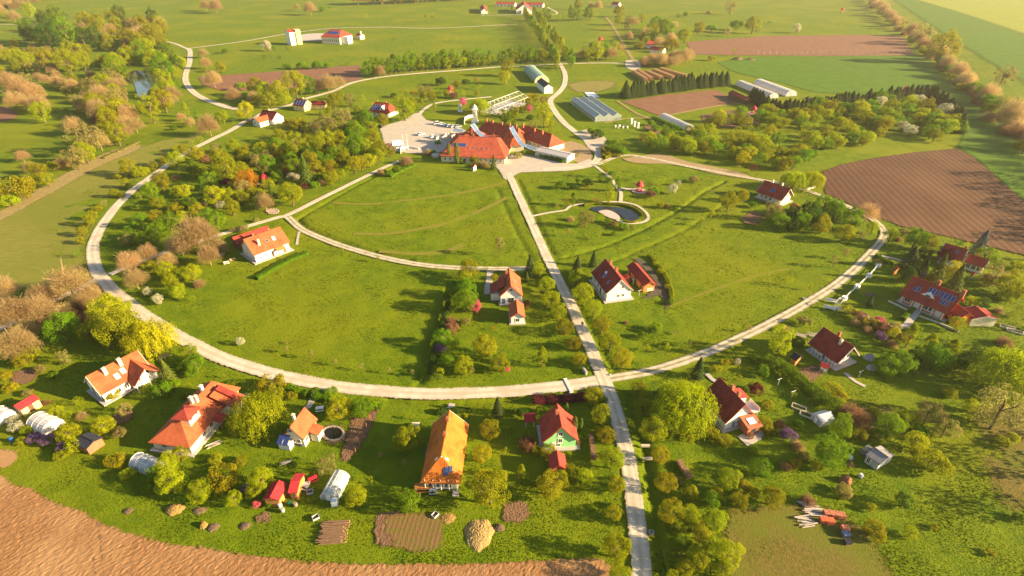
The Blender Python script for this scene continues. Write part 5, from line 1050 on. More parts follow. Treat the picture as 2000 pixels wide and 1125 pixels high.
# ---- person on the road
def person(px, py, rz, top, leg, label):
    P = {'pel': (0, 0, .92), 'ch': (0, 0, 1.3), 'nk': (0, 0, 1.45), 'hd': (0, .02, 1.58), 'ht': (0, .02, 1.7), 'kl': (.1, .12, .5), 'al': (.1, .1, .08), 'tl': (.1, .24, .04), 'kr': (-.1, .02, .5), 'ar': (-.1, -.2, .1), 'tr': (-.1, -.08, .04),
         'hl': (.1, 0, .86), 'hr': (-.1, 0, .86), 'sl': (.18, 0, 1.38), 'el': (.25, -.06, 1.12), 'wl': (.26, .06, .88), 'fl': (.26, .1, .8), 'sr': (-.18, 0, 1.38), 'er': (-.25, .05, 1.12), 'wr': (-.26, .16, .9), 'fr': (-.26, .2, .82)}
    rad = dict(pel=.14, ch=.15, nk=.06, hd=.1, ht=.07, kl=.06, al=.045, tl=.04, kr=.06, ar=.045, tr=.04, hl=.09, hr=.09, sl=.07, el=.045, wl=.035, fl=.03, sr=.07, er=.045, wr=.035, fr=.03)
    E = [('pel', 'ch'), ('ch', 'nk'), ('nk', 'hd'), ('hd', 'ht'), ('pel', 'hl'), ('hl', 'kl'), ('kl', 'al'), ('al', 'tl'), ('pel', 'hr'), ('hr', 'kr'), ('kr', 'ar'), ('ar', 'tr'), ('ch', 'sl'), ('sl', 'el'), ('el', 'wl'), ('wl', 'fl'), ('ch', 'sr'), ('sr', 'er'), ('er', 'wr'), ('wr', 'fr')]
    ks = list(P); me = bpy.data.meshes.new('person'); me.from_pydata([P[k] for k in ks], [(ks.index(a), ks.index(b)) for a, b in E], [])
    m = bpy.data.materials.new('clothing'); m.use_nodes = True; t = m.node_tree; b = t.nodes['Principled BSDF']; tc = N(t, 'ShaderNodeTexCoord'); sx = N(t, 'ShaderNodeSeparateXYZ'); cr = N(t, 'ShaderNodeValToRGB'); cr.color_ramp.interpolation = 'CONSTANT'
    mr = N(t, 'ShaderNodeMapRange'); mr.inputs[2].default_value = 1.75; t.links.new(tc.outputs['Object'], sx.inputs[0]); t.links.new(sx.outputs[2], mr.inputs[0]); t.links.new(mr.outputs[0], cr.inputs[0]); t.links.new(cr.outputs[0], b.inputs['Base Color'])
    e = cr.color_ramp.elements; e[0].color = (*leg, 1); e[1].position = .52; e[1].color = (*top, 1); k = e.new(.83); k.color = (.5, .3, .2, 1); k = e.new(.92); k.color = (.04, .025, .015, 1)
    me.materials.append(m); o = link('person', me, None, at(px, py) + Vector((0, 0, .11)), rz); md = o.modifiers.new('skin', 'SKIN'); o.modifiers.new('sub', 'SUBSURF').levels = 1
    for i, k in enumerate(ks): me.skin_vertices[0].data[i].radius = (rad[k], rad[k])
    me.skin_vertices[0].data[0].use_root = True; return tag(o, label, 'person')
person(1136, 637, 2.7, (.02, .02, .04), (.03, .03, .06), 'person in dark clothes walking on the straight road'); person(1138, 639, 2.7, (.45, .12, .18), (.5, .3, .25), 'person in pink clothes walking on the straight road')

# ---- garden clutter
for i, (x, y, c, l) in enumerate(((566, 985, (.02, .10, .05), 'dark green barrel in front of the right scarlet shed'), (548, 990, (.55, .55, .55), 'white barrel left of the green barrel by the sheds'), (553, 999, (.35, .35, .36), 'grey barrel below the white barrel by the sheds'), (578, 988, (.25, .2, .16), 'brown barrel right of the green barrel by the sheds'), (24, 861, (.03, .15, .45), 'blue barrel lying left of the lilac row'), (1680, 932, (.5, .55, .65), 'pale barrel on the meadow below the hen house'), (1660, 897, (.7, .7, .72), 'white barrel left of the hen house'))):
    t = thing('barrel', l, 'barrel', at(x, y), i); f = MB(); f.lathe([(.34, 0), (.4, .3), (.4, .6), (.34, .9)], 12); f.build('drum', material('barrel_%d' % i, c, rough=.5), t); f = MB(); f.lathe([(.33, .9), (.33, .95)], 12); f.build('lid', material('barrel_%d' % i, c, rough=.5), t)
for i, (x, y) in enumerate(((727, 800), (722, 818), (716, 835), (709, 852), (702, 868), (695, 884))):
    t = tag(MB().tube([(0, 0, 0), (.03, 0, 1.5)], .05, 5).build('garden_stake', WOOD, None, at(x, y)), '%s wooden stake from the top along the long soil bed' % ('first', 'second', 'third', 'fourth', 'fifth', 'sixth')[i], 'stake', 'stakes along the long soil bed')
for i, (x, y, l) in enumerate(((599, 947, 'left grey crate between the red shed and the polytunnel'), (606, 962, 'right grey crate between the red shed and the polytunnel'), (617, 1012, 'small white striped crate above the log pile'), (850, 1007, 'small wooden crate above the striped garden bed'))):
    t = thing('crate', l, 'crate', at(x, y), .3 * i)
    for s_ in (-1, 1): f = MB(); f.box((0, s_ * .45, .25), (1.2, .06, .5)); f.build('side', GREYW, t); f = MB(); f.box((s_ * .57, 0, .25), (.06, .84, .5)); f.build('end', GREYW, t)
    f = MB(); f.box((0, 0, .06), (1.05, .8, .08)); f.build('bottom', DWOOD, t)

# ================================================================ trees, shrubs, hedges
def leafmat(name, c, c2=None, tr=.5, rnd=.2):
    return material(name, c, c2 or tuple(x * .72 for x in c), 2.2, .75, spec=.15, transl=tr, rnd=rnd, detail=3)
LM = {'olive': leafmat('olive_leaf', (.31, .315, .005)), 'gold': leafmat('gold_leaf', (.345, .325, .005)), 'lime': leafmat('lime_leaf', (.35, .40, .004)), 'green': leafmat('fresh_green_leaf', (.18, .31, .004)),
      'deep': leafmat('deep_green_leaf', (.075, .145, .010)), 'yellow': leafmat('yellow_leaf', (.44, .425, .005)), 'orange': leafmat('orange_leaf', (.50, .20, .012)), 'pink': leafmat('pink_blossom', (.66, .14, .22), (.55, .13, .22)),
      'white': leafmat('white_blossom', (.55, .53, .38), (.38, .40, .22)), 'purple': leafmat('purple_leaf', (.16, .022, .04)), 'lilac': leafmat('lilac_blossom', (.28, .12, .36), (.14, .14, .09)), 'conifer': leafmat('conifer_needle', (.045, .080, .018), tr=.15),
      'blue': leafmat('blue_needle', (.10, .13, .12), tr=.1), 'thuja': leafmat('thuja_needle', (.11, .155, .018), tr=.2), 'pale': leafmat('pale_leaf', (.34, .30, .085)), 'brown': leafmat('brown_bud', (.47, .34, .15), (.38, .27, .115)), 'rust': leafmat('rust_bud', (.30, .165, .085), (.23, .125, .065))}
BARK = material('tree_bark', (.15, .105, .07), (.10, .07, .045), 4, .95, .5, 8); PBARK = material('pale_bark', (.30, .21, .12), (.22, .15, .085), 4, .95)
def quads(c, n, s, asp=1.0):
    """leaf sized faces: centres c, normals n, sizes s"""
    k = len(c); t = RNG.normal(size=(k, 3)); t -= (t * n).sum(1)[:, None] * n; t /= np.linalg.norm(t, axis=1)[:, None] + 1e-9; b = np.cross(n, t); t = t * (s * asp)[:, None]; b = b * s[:, None]
    return np.stack([c - t, c - b * .7, c + t, c + b * .7], 1).reshape(-1, 3)
def fastmesh(name, V, k, mat):
    me = bpy.data.meshes.new(name); T = len(V) // k; me.vertices.add(len(V)); me.vertices.foreach_set('co', np.ascontiguousarray(V, np.float32).ravel())
    me.loops.add(len(V)); me.loops.foreach_set('vertex_index', np.arange(len(V), dtype=np.int32)); me.polygons.add(T)
    me.polygons.foreach_set('loop_start', np.arange(0, len(V), k, dtype=np.int32)); me.polygons.foreach_set('loop_total', np.full(T, k, np.int32)); me.materials.append(mat); me.update(calc_edges=True); return me
def unit(v): return v / (np.linalg.norm(v, axis=-1, keepdims=True) + 1e-9)
def crown_round(rz, cz, ncl, nl, ls, cr=.2, shell=(.55, .95), cone=0.0, low=-1.0, skew=.16):
    d = unit(RNG.normal(size=(ncl * 2, 3))); d = d[d[:, 2] > low][:ncl]; r = RNG.uniform(*shell, len(d)) ** .7
    ph = RNG.uniform(0, 6.28, 3); lump = 1 + skew * np.sin(np.arctan2(d[:, 1], d[:, 0]) * 2 + ph[0]) * np.cos(d[:, 2] * 2 + ph[1])
    cc = d * (r * lump)[:, None] * (.5 - cr * .55); tz = (cc[:, 2] / .5 + 1) / 2; cc[:, :2] *= (1 - cone * np.clip(tz, 0, 1))[:, None]; cc[:, 2] *= rz / (.5)
    rad = RNG.uniform(.6, 1.15, len(cc)) * cr * (1 - .5 * cone * np.clip(tz, 0, 1)); i = RNG.integers(0, len(cc), nl); u = unit(RNG.normal(size=(nl, 3)) + unit(cc)[i] * .7)
    p = cc[i] + u * (rad[i] * RNG.uniform(.55, 1.0, nl) ** .5)[:, None]; p[:, 2] += cz; nrm = unit(u + RNG.normal(size=(nl, 3)) * .55); return quads(p, nrm, ls * RNG.uniform(.6, 1.3, nl))
def crown_willow(nl, ls):
    a = RNG.uniform(0, 6.28, 280); r = .5 * RNG.uniform(0, 1, 280) ** .5; z0 = .80 - r * r * 1.1 + RNG.normal(0, .035, 280); i = RNG.integers(0, 280, nl); t = RNG.uniform(0, 1, nl) ** .8; ln = RNG.uniform(.12, .6, 280)[i]
    rr = r[i] + t * .03 + RNG.normal(0, .02, nl); p = np.stack([np.cos(a[i]) * rr + RNG.normal(0, .018, nl), np.sin(a[i]) * rr + RNG.normal(0, .018, nl), np.maximum(z0[i] - t * ln, .06)], -1)
    nrm = unit(np.stack([np.cos(a[i]), np.sin(a[i]), np.full(nl, .5)], -1) + RNG.normal(size=(nl, 3)) * .5); k = quads(p, nrm, ls * RNG.uniform(.5, 1.0, nl)).reshape(-1, 4, 3); k[:, :, 2] = p[:, None, 2] + (k[:, :, 2] - p[:, None, 2]) * 2.2; return k.reshape(-1, 3)
def crown_cone(h, nl, ls, w=1.0, base=.06, tiers=13):
    t = RNG.uniform(0, 1, nl) ** 1.35; lay = np.floor(t * tiers) / tiers; fr = t * tiers - np.floor(t * tiers); a = RNG.uniform(0, 6.28, nl); spoke = .82 + .18 * np.cos(a * 7 + lay * 40)
    r = .5 * w * (1 - t) ** .85 * (1.08 - .28 * fr) * spoke * RNG.uniform(.55, 1, nl) ** .35 + .01; p = np.stack([np.cos(a) * r, np.sin(a) * r, base * h + t * h * (1 - base)], -1)
    nrm = unit(np.stack([np.cos(a), np.sin(a), np.full(nl, .7)], -1) + RNG.normal(size=(nl, 3)) * .45); return quads(p, nrm, ls * RNG.uniform(.6, 1.2, nl))
def crown_column(h, nl, ls):
    t = RNG.uniform(0, 1, nl); a = RNG.uniform(0, 6.28, nl); r = .5 * np.sin(np.clip(t * .93 + .07, 0, 1) * math.pi) ** .45 * RNG.uniform(.7, 1, nl) * (.88 + .12 * np.sin(a * 5 + t * 12)); p = np.stack([np.cos(a) * r, np.sin(a) * r, t * h], -1)
    return quads(p, unit(np.stack([np.cos(a), np.sin(a), np.full(nl, .4)], -1) + RNG.normal(size=(nl, 3)) * .4), ls * RNG.uniform(.6, 1.2, nl))
def trunk_mesh(h, r, nl=5, spread=.28, top=.8, mat=None, multi=1, seed=0):
    rg = random.Random(seed); m = MB()
    for q in range(multi):
        ox = rg.uniform(-.05, .05) * (multi > 1); oy = rg.uniform(-.05, .05) * (multi > 1); lx = rg.uniform(-.12, .12) * (1 + multi); ly = rg.uniform(-.12, .12) * (1 + multi); m.tube([(ox, oy, -.04), (ox + lx * .1, oy + ly * .1, h * .3), (ox + lx * .35, oy + ly * .35, h * top)], [r * 1.25, r, r * .35], 6)
        for i in range(nl):
            a = rg.uniform(0, 6.28); z = h * rg.uniform(.3, .6); e = spread * rg.uniform(.6, 1); m.tube([(ox + lx * .15, oy + ly * .15, z), (ox + math.cos(a) * e * .5, oy + math.sin(a) * e * .5, z + h * .16), (ox + math.cos(a) * e, oy + math.sin(a) * e, z + h * rg.uniform(.25, .4))], [r * .55, r * .38, r * .14], 4)
    return m.mesh('trunk', mat or BARK)
def twigs(h, n, seed, wd=.007, low=.25, up=.8):
    """bare twig work: thin tapered slivers growing out of limb points, fanning up and out"""
    rg = np.random.default_rng(seed); d0 = unit(rg.normal(size=(n, 3))); d0[:, 2] = np.abs(d0[:, 2]) * .9 - .12; r = rg.uniform(.12, 1, n) ** .6; th = np.arctan2(d0[:, 1], d0[:, 0]); lob = 1 + .14 * np.sin(th * 3 + seed) + .1 * np.sin(th * 5 + d0[:, 2] * 6 + seed * 2)
    base = d0 * (r * lob)[:, None] * np.array([.44, .44, h * (.92 - low)]) + np.array([0, 0, h * low]); base[:, 2] = np.maximum(base[:, 2], .02); d = unit(d0 * .6 + np.array([0, 0, up * .7]) + rg.normal(size=(n, 3)) * .55); L = rg.uniform(.04, .12, n)
    s = np.cross(d, unit(rg.normal(size=(n, 3)))); s = unit(s) * wd * rg.uniform(.6, 1.4, n)[:, None]; tip = base + d * L[:, None]; return np.stack([base - s, base + s, tip], 1).reshape(-1, 3)
PROTO = {}
def proto(kind):
    if kind in PROTO: return PROTO[kind]
    shape, leaf, var = KINDS[kind][0], KINDS[kind][1], (3 if kind in 'lgOoybcsS' else 2); out = []
    for v in range(var):
        if shape == 'round': c = crown_round(.52, .60, 52, 7500, .0165, .16); t = trunk_mesh(1.0, .035, seed=v)
        elif shape == 'ball': c = crown_round(.46, .66, 60, 7500, .0155, .15, (.7, 1), skew=.08); t = trunk_mesh(.8, .035, seed=v)
        elif shape == 'tall': c = crown_round(.80, .86, 60, 7000, .0170, .14); t = trunk_mesh(1.4, .032, seed=v)
        elif shape == 'pyramid': c = crown_round(.85, .92, 60, 6000, .0185, .14, cone=.75, low=-1); t = trunk_mesh(1.3, .03, seed=v)
        elif shape == 'shrub': c = crown_round(.36, .30, 40, 4800, .0200, .16, low=-.35); t = trunk_mesh(.45, .02, 4, multi=3, seed=v)
        elif shape == 'loose': c = crown_round(.55, .62, 44, 4500, .0165, .13); t = trunk_mesh(1.05, .022, 7, .36, seed=v)
        elif shape == 'willow': c = crown_willow(15000, .0115); t = trunk_mesh(.7, .035, 4, .2, .7, seed=v)
        elif shape == 'cone': c = crown_cone(KINDS[kind][2], 4200, .030); t = trunk_mesh(KINDS[kind][2] * .8, .03, 0, seed=v)
        elif shape == 'column': c = crown_column(KINDS[kind][2], 2200, .055); t = trunk_mesh(KINDS[kind][2] * .6, .05, 0, seed=v)
        elif shape == 'bare': c = None; t = trunk_mesh(1.05, .016, 10, .42, .9, PBARK, seed=v)
        elif shape == 'barebush': c = None; t = trunk_mesh(.6, .009, 6, .4, .8, PBARK, 4, seed=v)
        elif shape == 'sapling': c = crown_round(.75, 1.35, 14, 420, .06, .22); t = trunk_mesh(1.7, .03, 3, .25, seed=v)
        if shape == 'bare': me = fastmesh('crown', twigs(1.1, 9000, v, .0028, low=.3), 3, LM[leaf])
        elif shape == 'barebush': me = fastmesh('crown', twigs(.7, 7500, v + 9, .0032, low=.04, up=1.0), 3, LM[leaf])
        else: me = fastmesh('crown', c, 4, LM[leaf])
        out.append((me, t))
    PROTO[kind] = out; return out
# kind: shape, leaf, height ratio, crown centre ratio, words
KINDS = {'o': ('ball', 'olive', 1.1, .66, 'round olive leaved tree'), 'G': ('ball', 'gold', 1.1, .66, 'round golden leaved tree'), 'y': ('ball', 'lime', 1.1, .66, 'round yellow green tree'), 'l': ('round', 'lime', 1.25, .60, 'bright lime green tree'),
         'g': ('round', 'green', 1.25, .60, 'fresh green tree'), 'd': ('round', 'deep', 1.25, .60, 'dark green tree'), 'O': ('round', 'olive', 1.25, .60, 'loose olive green tree'), 'Y': ('round', 'yellow', 1.25, .60, 'yellow leaved tree'), 'K': ('round', 'orange', 1.25, .60, 'orange leaved tree'),
         'P': ('round', 'pink', 1.2, .60, 'pink blossoming tree'), 'R': ('round', 'purple', 1.2, .60, 'purple leaved tree'), 'W': ('round', 'white', 1.2, .60, 'white blossoming tree'), 'p': ('loose', 'pale', 1.2, .62, 'pale budding tree'), 't': ('tall', 'lime', 1.75, .86, 'tall yellow green tree'), 'T': ('tall', 'green', 1.75, .86, 'tall green tree'),
         'D': ('tall', 'deep', 1.75, .86, 'tall dark tree'), 'q': ('pyramid', 'lime', 1.8, .92, 'pyramidal lime green tree'), 'Q': ('pyramid', 'green', 1.8, .92, 'pyramidal green tree'), 'w': ('willow', 'lime', .85, .45, 'weeping willow'), 'e': ('willow', 'yellow', .85, .45, 'golden weeping willow'),
         's': ('shrub', 'green', .66, .30, 'green shrub'), 'S': ('shrub', 'olive', .66, .30, 'olive shrub'), 'L': ('shrub', 'lime', .66, .30, 'lime green shrub'), 'x': ('shrub', 'pale', .66, .30, 'pale shrub'), 'n': ('shrub', 'gold', .66, .30, 'golden shrub'), 'm': ('shrub', 'lilac', .7, .30, 'lilac bush in flower'), 'V': ('shrub', 'white', .66, .3, 'white flowering shrub'),
         'k': ('shrub', 'pink', .66, .3, 'pink flowering shrub'), 'r': ('shrub', 'purple', .66, .3, 'dark purple shrub'), 'D2': ('shrub', 'deep', .66, .3, 'dark green shrub'), 'h': ('shrub', 'rust', .66, .3, 'reddish brown shrub'), 'c': ('cone', 'conifer', 1.7, .75, 'dark conifer'), 'B': ('cone', 'blue', 1.7, .75, 'blue spruce'), 'C': ('cone', 'thuja', 1.9, .85, 'green conifer'),
         'j': ('column', 'thuja', 3.2, 1.6, 'narrow column conifer'), 'b': ('bare', 'brown', 1.1, .62, 'bare brown twigged tree'), 'z': ('barebush', 'brown', .75, .36, 'bare brown bush'), 'Z': ('barebush', 'rust', .75, .36, 'bare reddish bush'), 'u': ('sapling', 'lime', 2.0, 1.3, 'thin young sapling'), 'U': ('sapling', 'pale', 2.0, 1.3, 'thin pale sapling')}
ENT = []
def tree(cx, cy, wpx, kind, zone, zs=1.0):
    K = KINDS[kind]; D = wpx / scale_at(cx, cy); p = None
    for _ in range(3): p = at(cx, cy, K[3] * D * zs); D = wpx * depth_of(p) / FOC
    place(Vector((p.x, p.y, 0)), D, kind, zone, zs, (cx, cy))
def place(p, D, kind, zone, zs=1.0, px=None): ENT.append([None, kind, zone, p, D, zs])
def name_of(kind):
    sh, lf = KINDS[kind][0], KINDS[kind][1]
    return {'cone': 'conifer', 'column': 'conifer', 'willow': 'willow', 'shrub': 'shrub', 'barebush': 'bare_shrub', 'bare': 'bare_tree', 'sapling': 'sapling', 'pyramid': 'poplar', 'tall': 'poplar', 'ball': 'street_tree'}.get(sh) or {'pink': 'blossom_tree', 'white': 'blossom_tree', 'pale': 'budding_tree', 'olive': 'olive_tree' and 'fruit_tree'}.get(lf, 'tree')
def grow_all(limit=285):
    by = {}
    for e in ENT: by.setdefault(name_of(e[1]), []).append(e)
    rest = []
    for nm, L in by.items():
        L.sort(key=lambda e: -e[4] / depth_of(e[3])); rest += L[limit:]
        for e in L[:limit]:
            me, tr = random.choice(proto(e[1])); o = link(nm, None, None, (e[3].x, e[3].y, -.12), random.uniform(0, 6.28)); o.empty_display_size = .5; k = random.uniform(.92, 1.1); q = 1.14; o.scale = (e[4] * q, e[4] * q, e[4] * k * e[5] * 1.06)
            link('crown', me, o); link('trunk', tr, o); e[0] = o
    for e in OFF: rest.append(e)
    if rest:                                             # what is past the limit: one far off mass of trees
        V, F, MI, mats = [], [], [], []; n = 0
        for e in rest:
            me, tr = random.choice(proto(e[1])); k = len(me.polygons[0].vertices); co = np.empty(len(me.vertices) * 3, np.float32); me.vertices.foreach_get('co', co); co = co.reshape(-1, k, 3); co = co[RNG.permutation(len(co))[:700 if k == 4 else 1500]]
            c = co.mean(1, keepdims=True); co = c + (co - c) * (1.7 if k == 4 else 1.5); a = random.uniform(0, 6.28); ca, sa = math.cos(a), math.sin(a); x, y, z = co[..., 0], co[..., 1], co[..., 2]; D = e[4]
            co = np.stack([(x * ca - y * sa) * D + e[3].x, (x * sa + y * ca) * D + e[3].y, z * D * e[5]], -1); m = me.materials[0]
            if m not in mats: mats.append(m)
            V.append(co.reshape(-1, 3)); F += [k] * len(co); MI += [mats.index(m)] * len(co)
        V = np.concatenate(V); F = np.array(F, np.int32); me = bpy.data.meshes.new('distant_trees'); me.vertices.add(len(V)); me.vertices.foreach_set('co', V.astype(np.float32).ravel()); me.loops.add(len(V)); me.loops.foreach_set('vertex_index', np.arange(len(V), dtype=np.int32))
        me.polygons.add(len(F)); me.polygons.foreach_set('loop_start', np.concatenate([[0], np.cumsum(F)[:-1]]).astype(np.int32)); me.polygons.foreach_set('loop_total', F); [me.materials.append(m) for m in mats]; me.polygons.foreach_set('material_index', np.array(MI, np.int32)); me.update(calc_edges=True)
        o = struct(link('distant_trees', me), 'stuff'); tag(o, 'smaller trees merging into the distant woods and hedgerows', 'trees')
    return {k: len(v) for k, v in by.items()}
OFF = []
def Z(zone, s):
    for e in s.split():
        a = e.split(','); tree(float(a[0]), float(a[1]), float(a[2]), a[3], zone, float(a[4]) if len(a) > 4 else 1.0)
def row(zone, s, n, w, kinds, jit=.15, z=1.0):
    P = [at(*p) for p in pts(s)]; Q = catmull(P, 1.0); L = [0]
    for i in range(1, len(Q)): L.append(L[-1] + (Q[i] - Q[i - 1]).length)
    for k in range(n):
        d = L[-1] * (k + .5 + random.uniform(-jit, jit)) / n; i = min(range(len(L)), key=lambda j: abs(L[j] - d)); p = Q[i]; place(Vector((p.x + random.uniform(-jit, jit) * w, p.y + random.uniform(-jit, jit) * w, 0)), w * random.uniform(.85, 1.2), random.choice(kinds), zone, z)
def scatter(zone, s, n, w, kinds, gap=.7, zs=1.0, fm=False):
    P = np.array([(at(*p).x, at(*p).y) for p in pts(s)]); got = []; tr = 0
    while len(got) < n and tr < n * 60:
        tr += 1; x = random.uniform(P[:, 0].min(), P[:, 0].max()); y = random.uniform(P[:, 1].min(), P[:, 1].max())
        if not inside(P, np.array([x]), np.array([y]))[0]: continue
        if any((x - a) ** 2 + (y - b) ** 2 < (w * gap) ** 2 for a, b in got): continue
        pp = Vector((x, y, w * .5)); dq = depth_of(pp); ux = 1000 + x * FOC / dq; uy = 562.5 + (y * ST * -1 + (CAMH - w * .5) * CT) * FOC / dq
        if 236 < ux < 320 and 136 < uy < 222 and 'pond' in zone + 'pond': continue
        if fm and not free_mask(np.array([x]), np.array([y]))[0]: continue
        got.append((x, y)); place(Vector((x, y, 0)), w * random.uniform(.75, 1.25), random.choice(kinds), zone, zs)

Z('on the left side of the straight road', '1211,1117,42,y 1207,1067,50,y 1200,1001,30,G 1205,946,33,G 1196,894,44,y 1185,849,32,G 1173,810,37,o 1160,772,36,o 1133,700,27,G 1121,669,27,G 1104,637,32,o 1091,609,31,y 1077,583,33,y 1067,555,30,y 1053,527,24,y')
Z('on the right side of the straight road', '1127,543,30,y 1141,573,40,y 1159,601,34,y 1176,632,33,G 1193,664,38,y 1216,701,37,G 1248,757,32,o 1260,792,35,o 1276,837,48,y 1291,889,32,G 1301,942,38,G 1311,1000,46,G 1315,1122,22,y')
Z('in the bottom thicket right of the road', '1353,1009,40,l 1399,1016,42,l 1325,1028,28,l 1332,1062,34,g 1337,1108,32,l 1365,1092,44,l 1421,1081,54,l 1413,1108,36,l 1392,974,30,g 1424,934,42,l 1445,974,34,O 1488,913,42,g 1511,969,40,O 1329,938,16,x 1457,948,24,n 1370,1040,34,O 1385,1060,30,l 1440,930,22,x 1350,960,30,S 1400,960,26,S 1470,960,26,S')
Z('around the hen house on the right meadow', '1625,881,66,g 1553,905,22,n 1596,909,22,n 1535,912,20,h 1767,977,30,d 1815,902,60,L 1791,860,36,l 1708,1036,42,S 1779,1038,26,l 1824,1029,14,n 1936,1078,16,n 1650,958,30,x 1570,890,20,x 1580,975,30,Z 1990,1010,20,s 1700,990,20,S 1960,862,26,L 1978,855,22,L')
Z('in the overgrown garden right of the small glasshouse', '1671,805,56,Z 1644,831,44,g 1740,827,46,g 1769,816,30,l 1815,808,46,p 1849,835,42,p 1708,803,22,L 1676,848,32,S 1720,850,30,s 1800,840,24,s 1640,775,30,n 1625,760,34,n')
Z('behind the veranda house lawn', '1524,667,46,t 1780,653,34,q 1817,670,32,q 1856,690,40,q 1889,703,34,d 1833,700,50,g 1805,695,46,g 1763,711,42,g 1732,713,42,g 1969,722,92,w 1916,690,34,d 1855,765,28,L 1897,791,26,l 1959,800,86,p 1927,776,20,L 1785,700,30,d 1560,668,24,s 1535,640,18,z 1870,712,34,s 1990,760,40,L')
Z('around the white gateway and orange house', '1572,627,24,x 1716,628,24,k 1749,637,22,x 1897,590,28,L 1921,592,24,d 1953,604,20,z 1983,613,18,l 1871,631,28,y 1964,664,30,Z 1660,606,26,n 1680,618,26,h 1702,630,26,n 1724,640,26,h 1746,650,26,n 1768,660,24,h 1672,627,20,z 1695,641,20,z 1720,655,22,m 1745,668,22,z 1745,587,10,L 1850,612,14,r 1830,606,14,r 1812,600,14,s 1790,594,14,s 1700,588,14,c 1790,640,18,s')
Z('around the house by the ploughed field', '1780,505,38,c,.75 1793,518,16,j,.6 1807,522,20,c 1807,492,24,d 1772,537,28,d 1833,530,32,C 1864,529,31,Y 1847,497,30,R 1868,548,36,C 1916,478,30,B 1927,498,36,g 1872,473,18,d 1889,478,11,Y 1815,474,32,O 1791,463,40,g 1767,454,18,x 1756,465,14,Z 1744,480,14,l 1713,512,17,x 1943,537,44,p 1977,537,24,O 1972,558,40,l 1993,570,30,l 1807,541,18,m 1820,545,26,L 1930,545,30,L 1740,460,24,l 1990,520,24,L 1960,580,26,L')
Z('inside the bend of the right lane', '1524,430,32,g 1567,430,30,g 1608,438,30,O 1652,452,35,O 1705,444,22,l 1665,428,37,g 1633,409,35,g 1591,420,36,d 1611,399,44,g 1553,419,30,d 1511,412,33,p 1580,405,26,d 1545,438,24,d')
Z('on the open lawn of the right sector', '1684,462,12,U 1652,494,11,U 1631,508,13,U 1541,548,20,l 1583,556,9,u 1305,677,12,u 1266,680,9,u 1347,668,8,U 1440,665,10,x 1465,640,8,U 1320,650,10,x')
Z('beside the veranda house on the right lane', '1553,350,44,w 1588,351,40,w 1424,393,33,o 1453,382,22,O 1391,417,11,u 1371,430,9,u 1447,393,9,Y 1470,400,16,s 1473,328,18,R 1510,415,20,s')
Z('bare beside the right ploughed field', '1697,410,42,b')
Z('around the park pond', '1144,428,29,p 1175,422,15,l 1197,436,14,h 1219,442,20,s 1200,456,12,s 1191,380,20,t 1120,386,19,Q 1105,393,12,K 1128,348,12,Q 1207,358,18,Q 1209,340,14,l 1243,330,11,g 1243,346,11,g 1268,360,14,d 1293,352,17,l 1315,368,18,W 1325,356,10,W 1277,373,20,s 1272,380,18,h 1355,350,18,x 1290,401,14,S 1303,402,12,x 1280,420,10,l 1096,362,20,s 1148,357,22,D2 1172,346,10,Q 1145,365,9,K 1115,425,16,z 1109,453,8,U 1171,460,7,u 1160,395,8,n 1088,402,10,x 1232,445,10,r 1187,431,14,s 1190,352,14,s 1195,338,12,s 1183,332,12,u 1120,365,14,D2 1130,440,10,s')
Z('beside the white gabled house and barn', '1128,518,23,c 1159,508,18,c 1290,530,14,L 1305,560,14,L 1310,590,14,s 1280,515,12,L 1280,640,26,s 1222,628,10,Z 1255,655,18,s')
Z('around the white gabled house left of the road', '1035,522,24,c 1029,541,11,C 965,541,14,n 1029,592,14,h 1031,600,9,K 1045,519,16,y 1018,600,9,s')
Z('in the garden strip left of the annexe', '908,585,45,g 885,601,18,l 881,625,26,Z 867,634,10,k 884,641,28,h 865,660,35,g 860,681,24,m 873,700,28,s 905,714,38,l 947,676,45,O 975,708,36,O 860,726,14,u 920,724,10,U 929,598,22,P 964,640,9,K 908,628,18,x 916,526,36,O 908,541,28,l 911,564,37,g 948,522,14,l 852,524,10,l 1059,694,31,q 1100,696,20,g 1016,704,8,u 885,720,16,s 950,722,16,s 990,720,12,k 895,668,18,s 880,575,22,s 1000,700,10,s')
Z('on the large left lawn', '287,569,16,W 308,584,19,W 469,665,16,W 347,571,26,l 375,582,14,l 558,680,9,U 607,690,10,U 655,705,9,U 707,715,9,U 760,722,8,U 806,727,8,U 668,486,6,u 738,503,7,u 560,668,8,x')
Z('around the bare copse at the left bend', '381,452,82,b 347,470,52,b 248,506,46,b 288,490,38,b 325,503,36,b 405,495,42,b 261,540,44,b 430,480,30,b 323,527,32,l 344,563,28,l 331,545,26,l 373,530,34,l 387,550,24,z 293,522,30,S 435,468,16,l 475,446,18,x 455,448,14,x 500,430,12,x')
Z('along the field track at the far left', '125,543,80,b 173,570,42,b 80,573,52,b 21,602,70,b 67,597,62,b 27,662,72,b 160,583,40,b 117,605,44,b 5,560,50,b 50,640,40,b 95,620,36,Z 150,600,34,Z 60,690,30,S')
Z('between ring road and white porch house', '121,641,56,g 208,602,62,l 232,640,78,l 291,660,80,e 173,647,42,O 379,708,36,g 368,690,36,l 325,726,27,C 320,698,18,V 373,726,26,s 293,713,18,s 45,702,34,n 124,697,26,p 77,721,20,x 103,733,18,s 19,756,24,n 5,734,26,n 53,766,18,x 255,655,40,l 205,650,44,d 240,600,30,l 345,715,24,s 165,620,30,h')
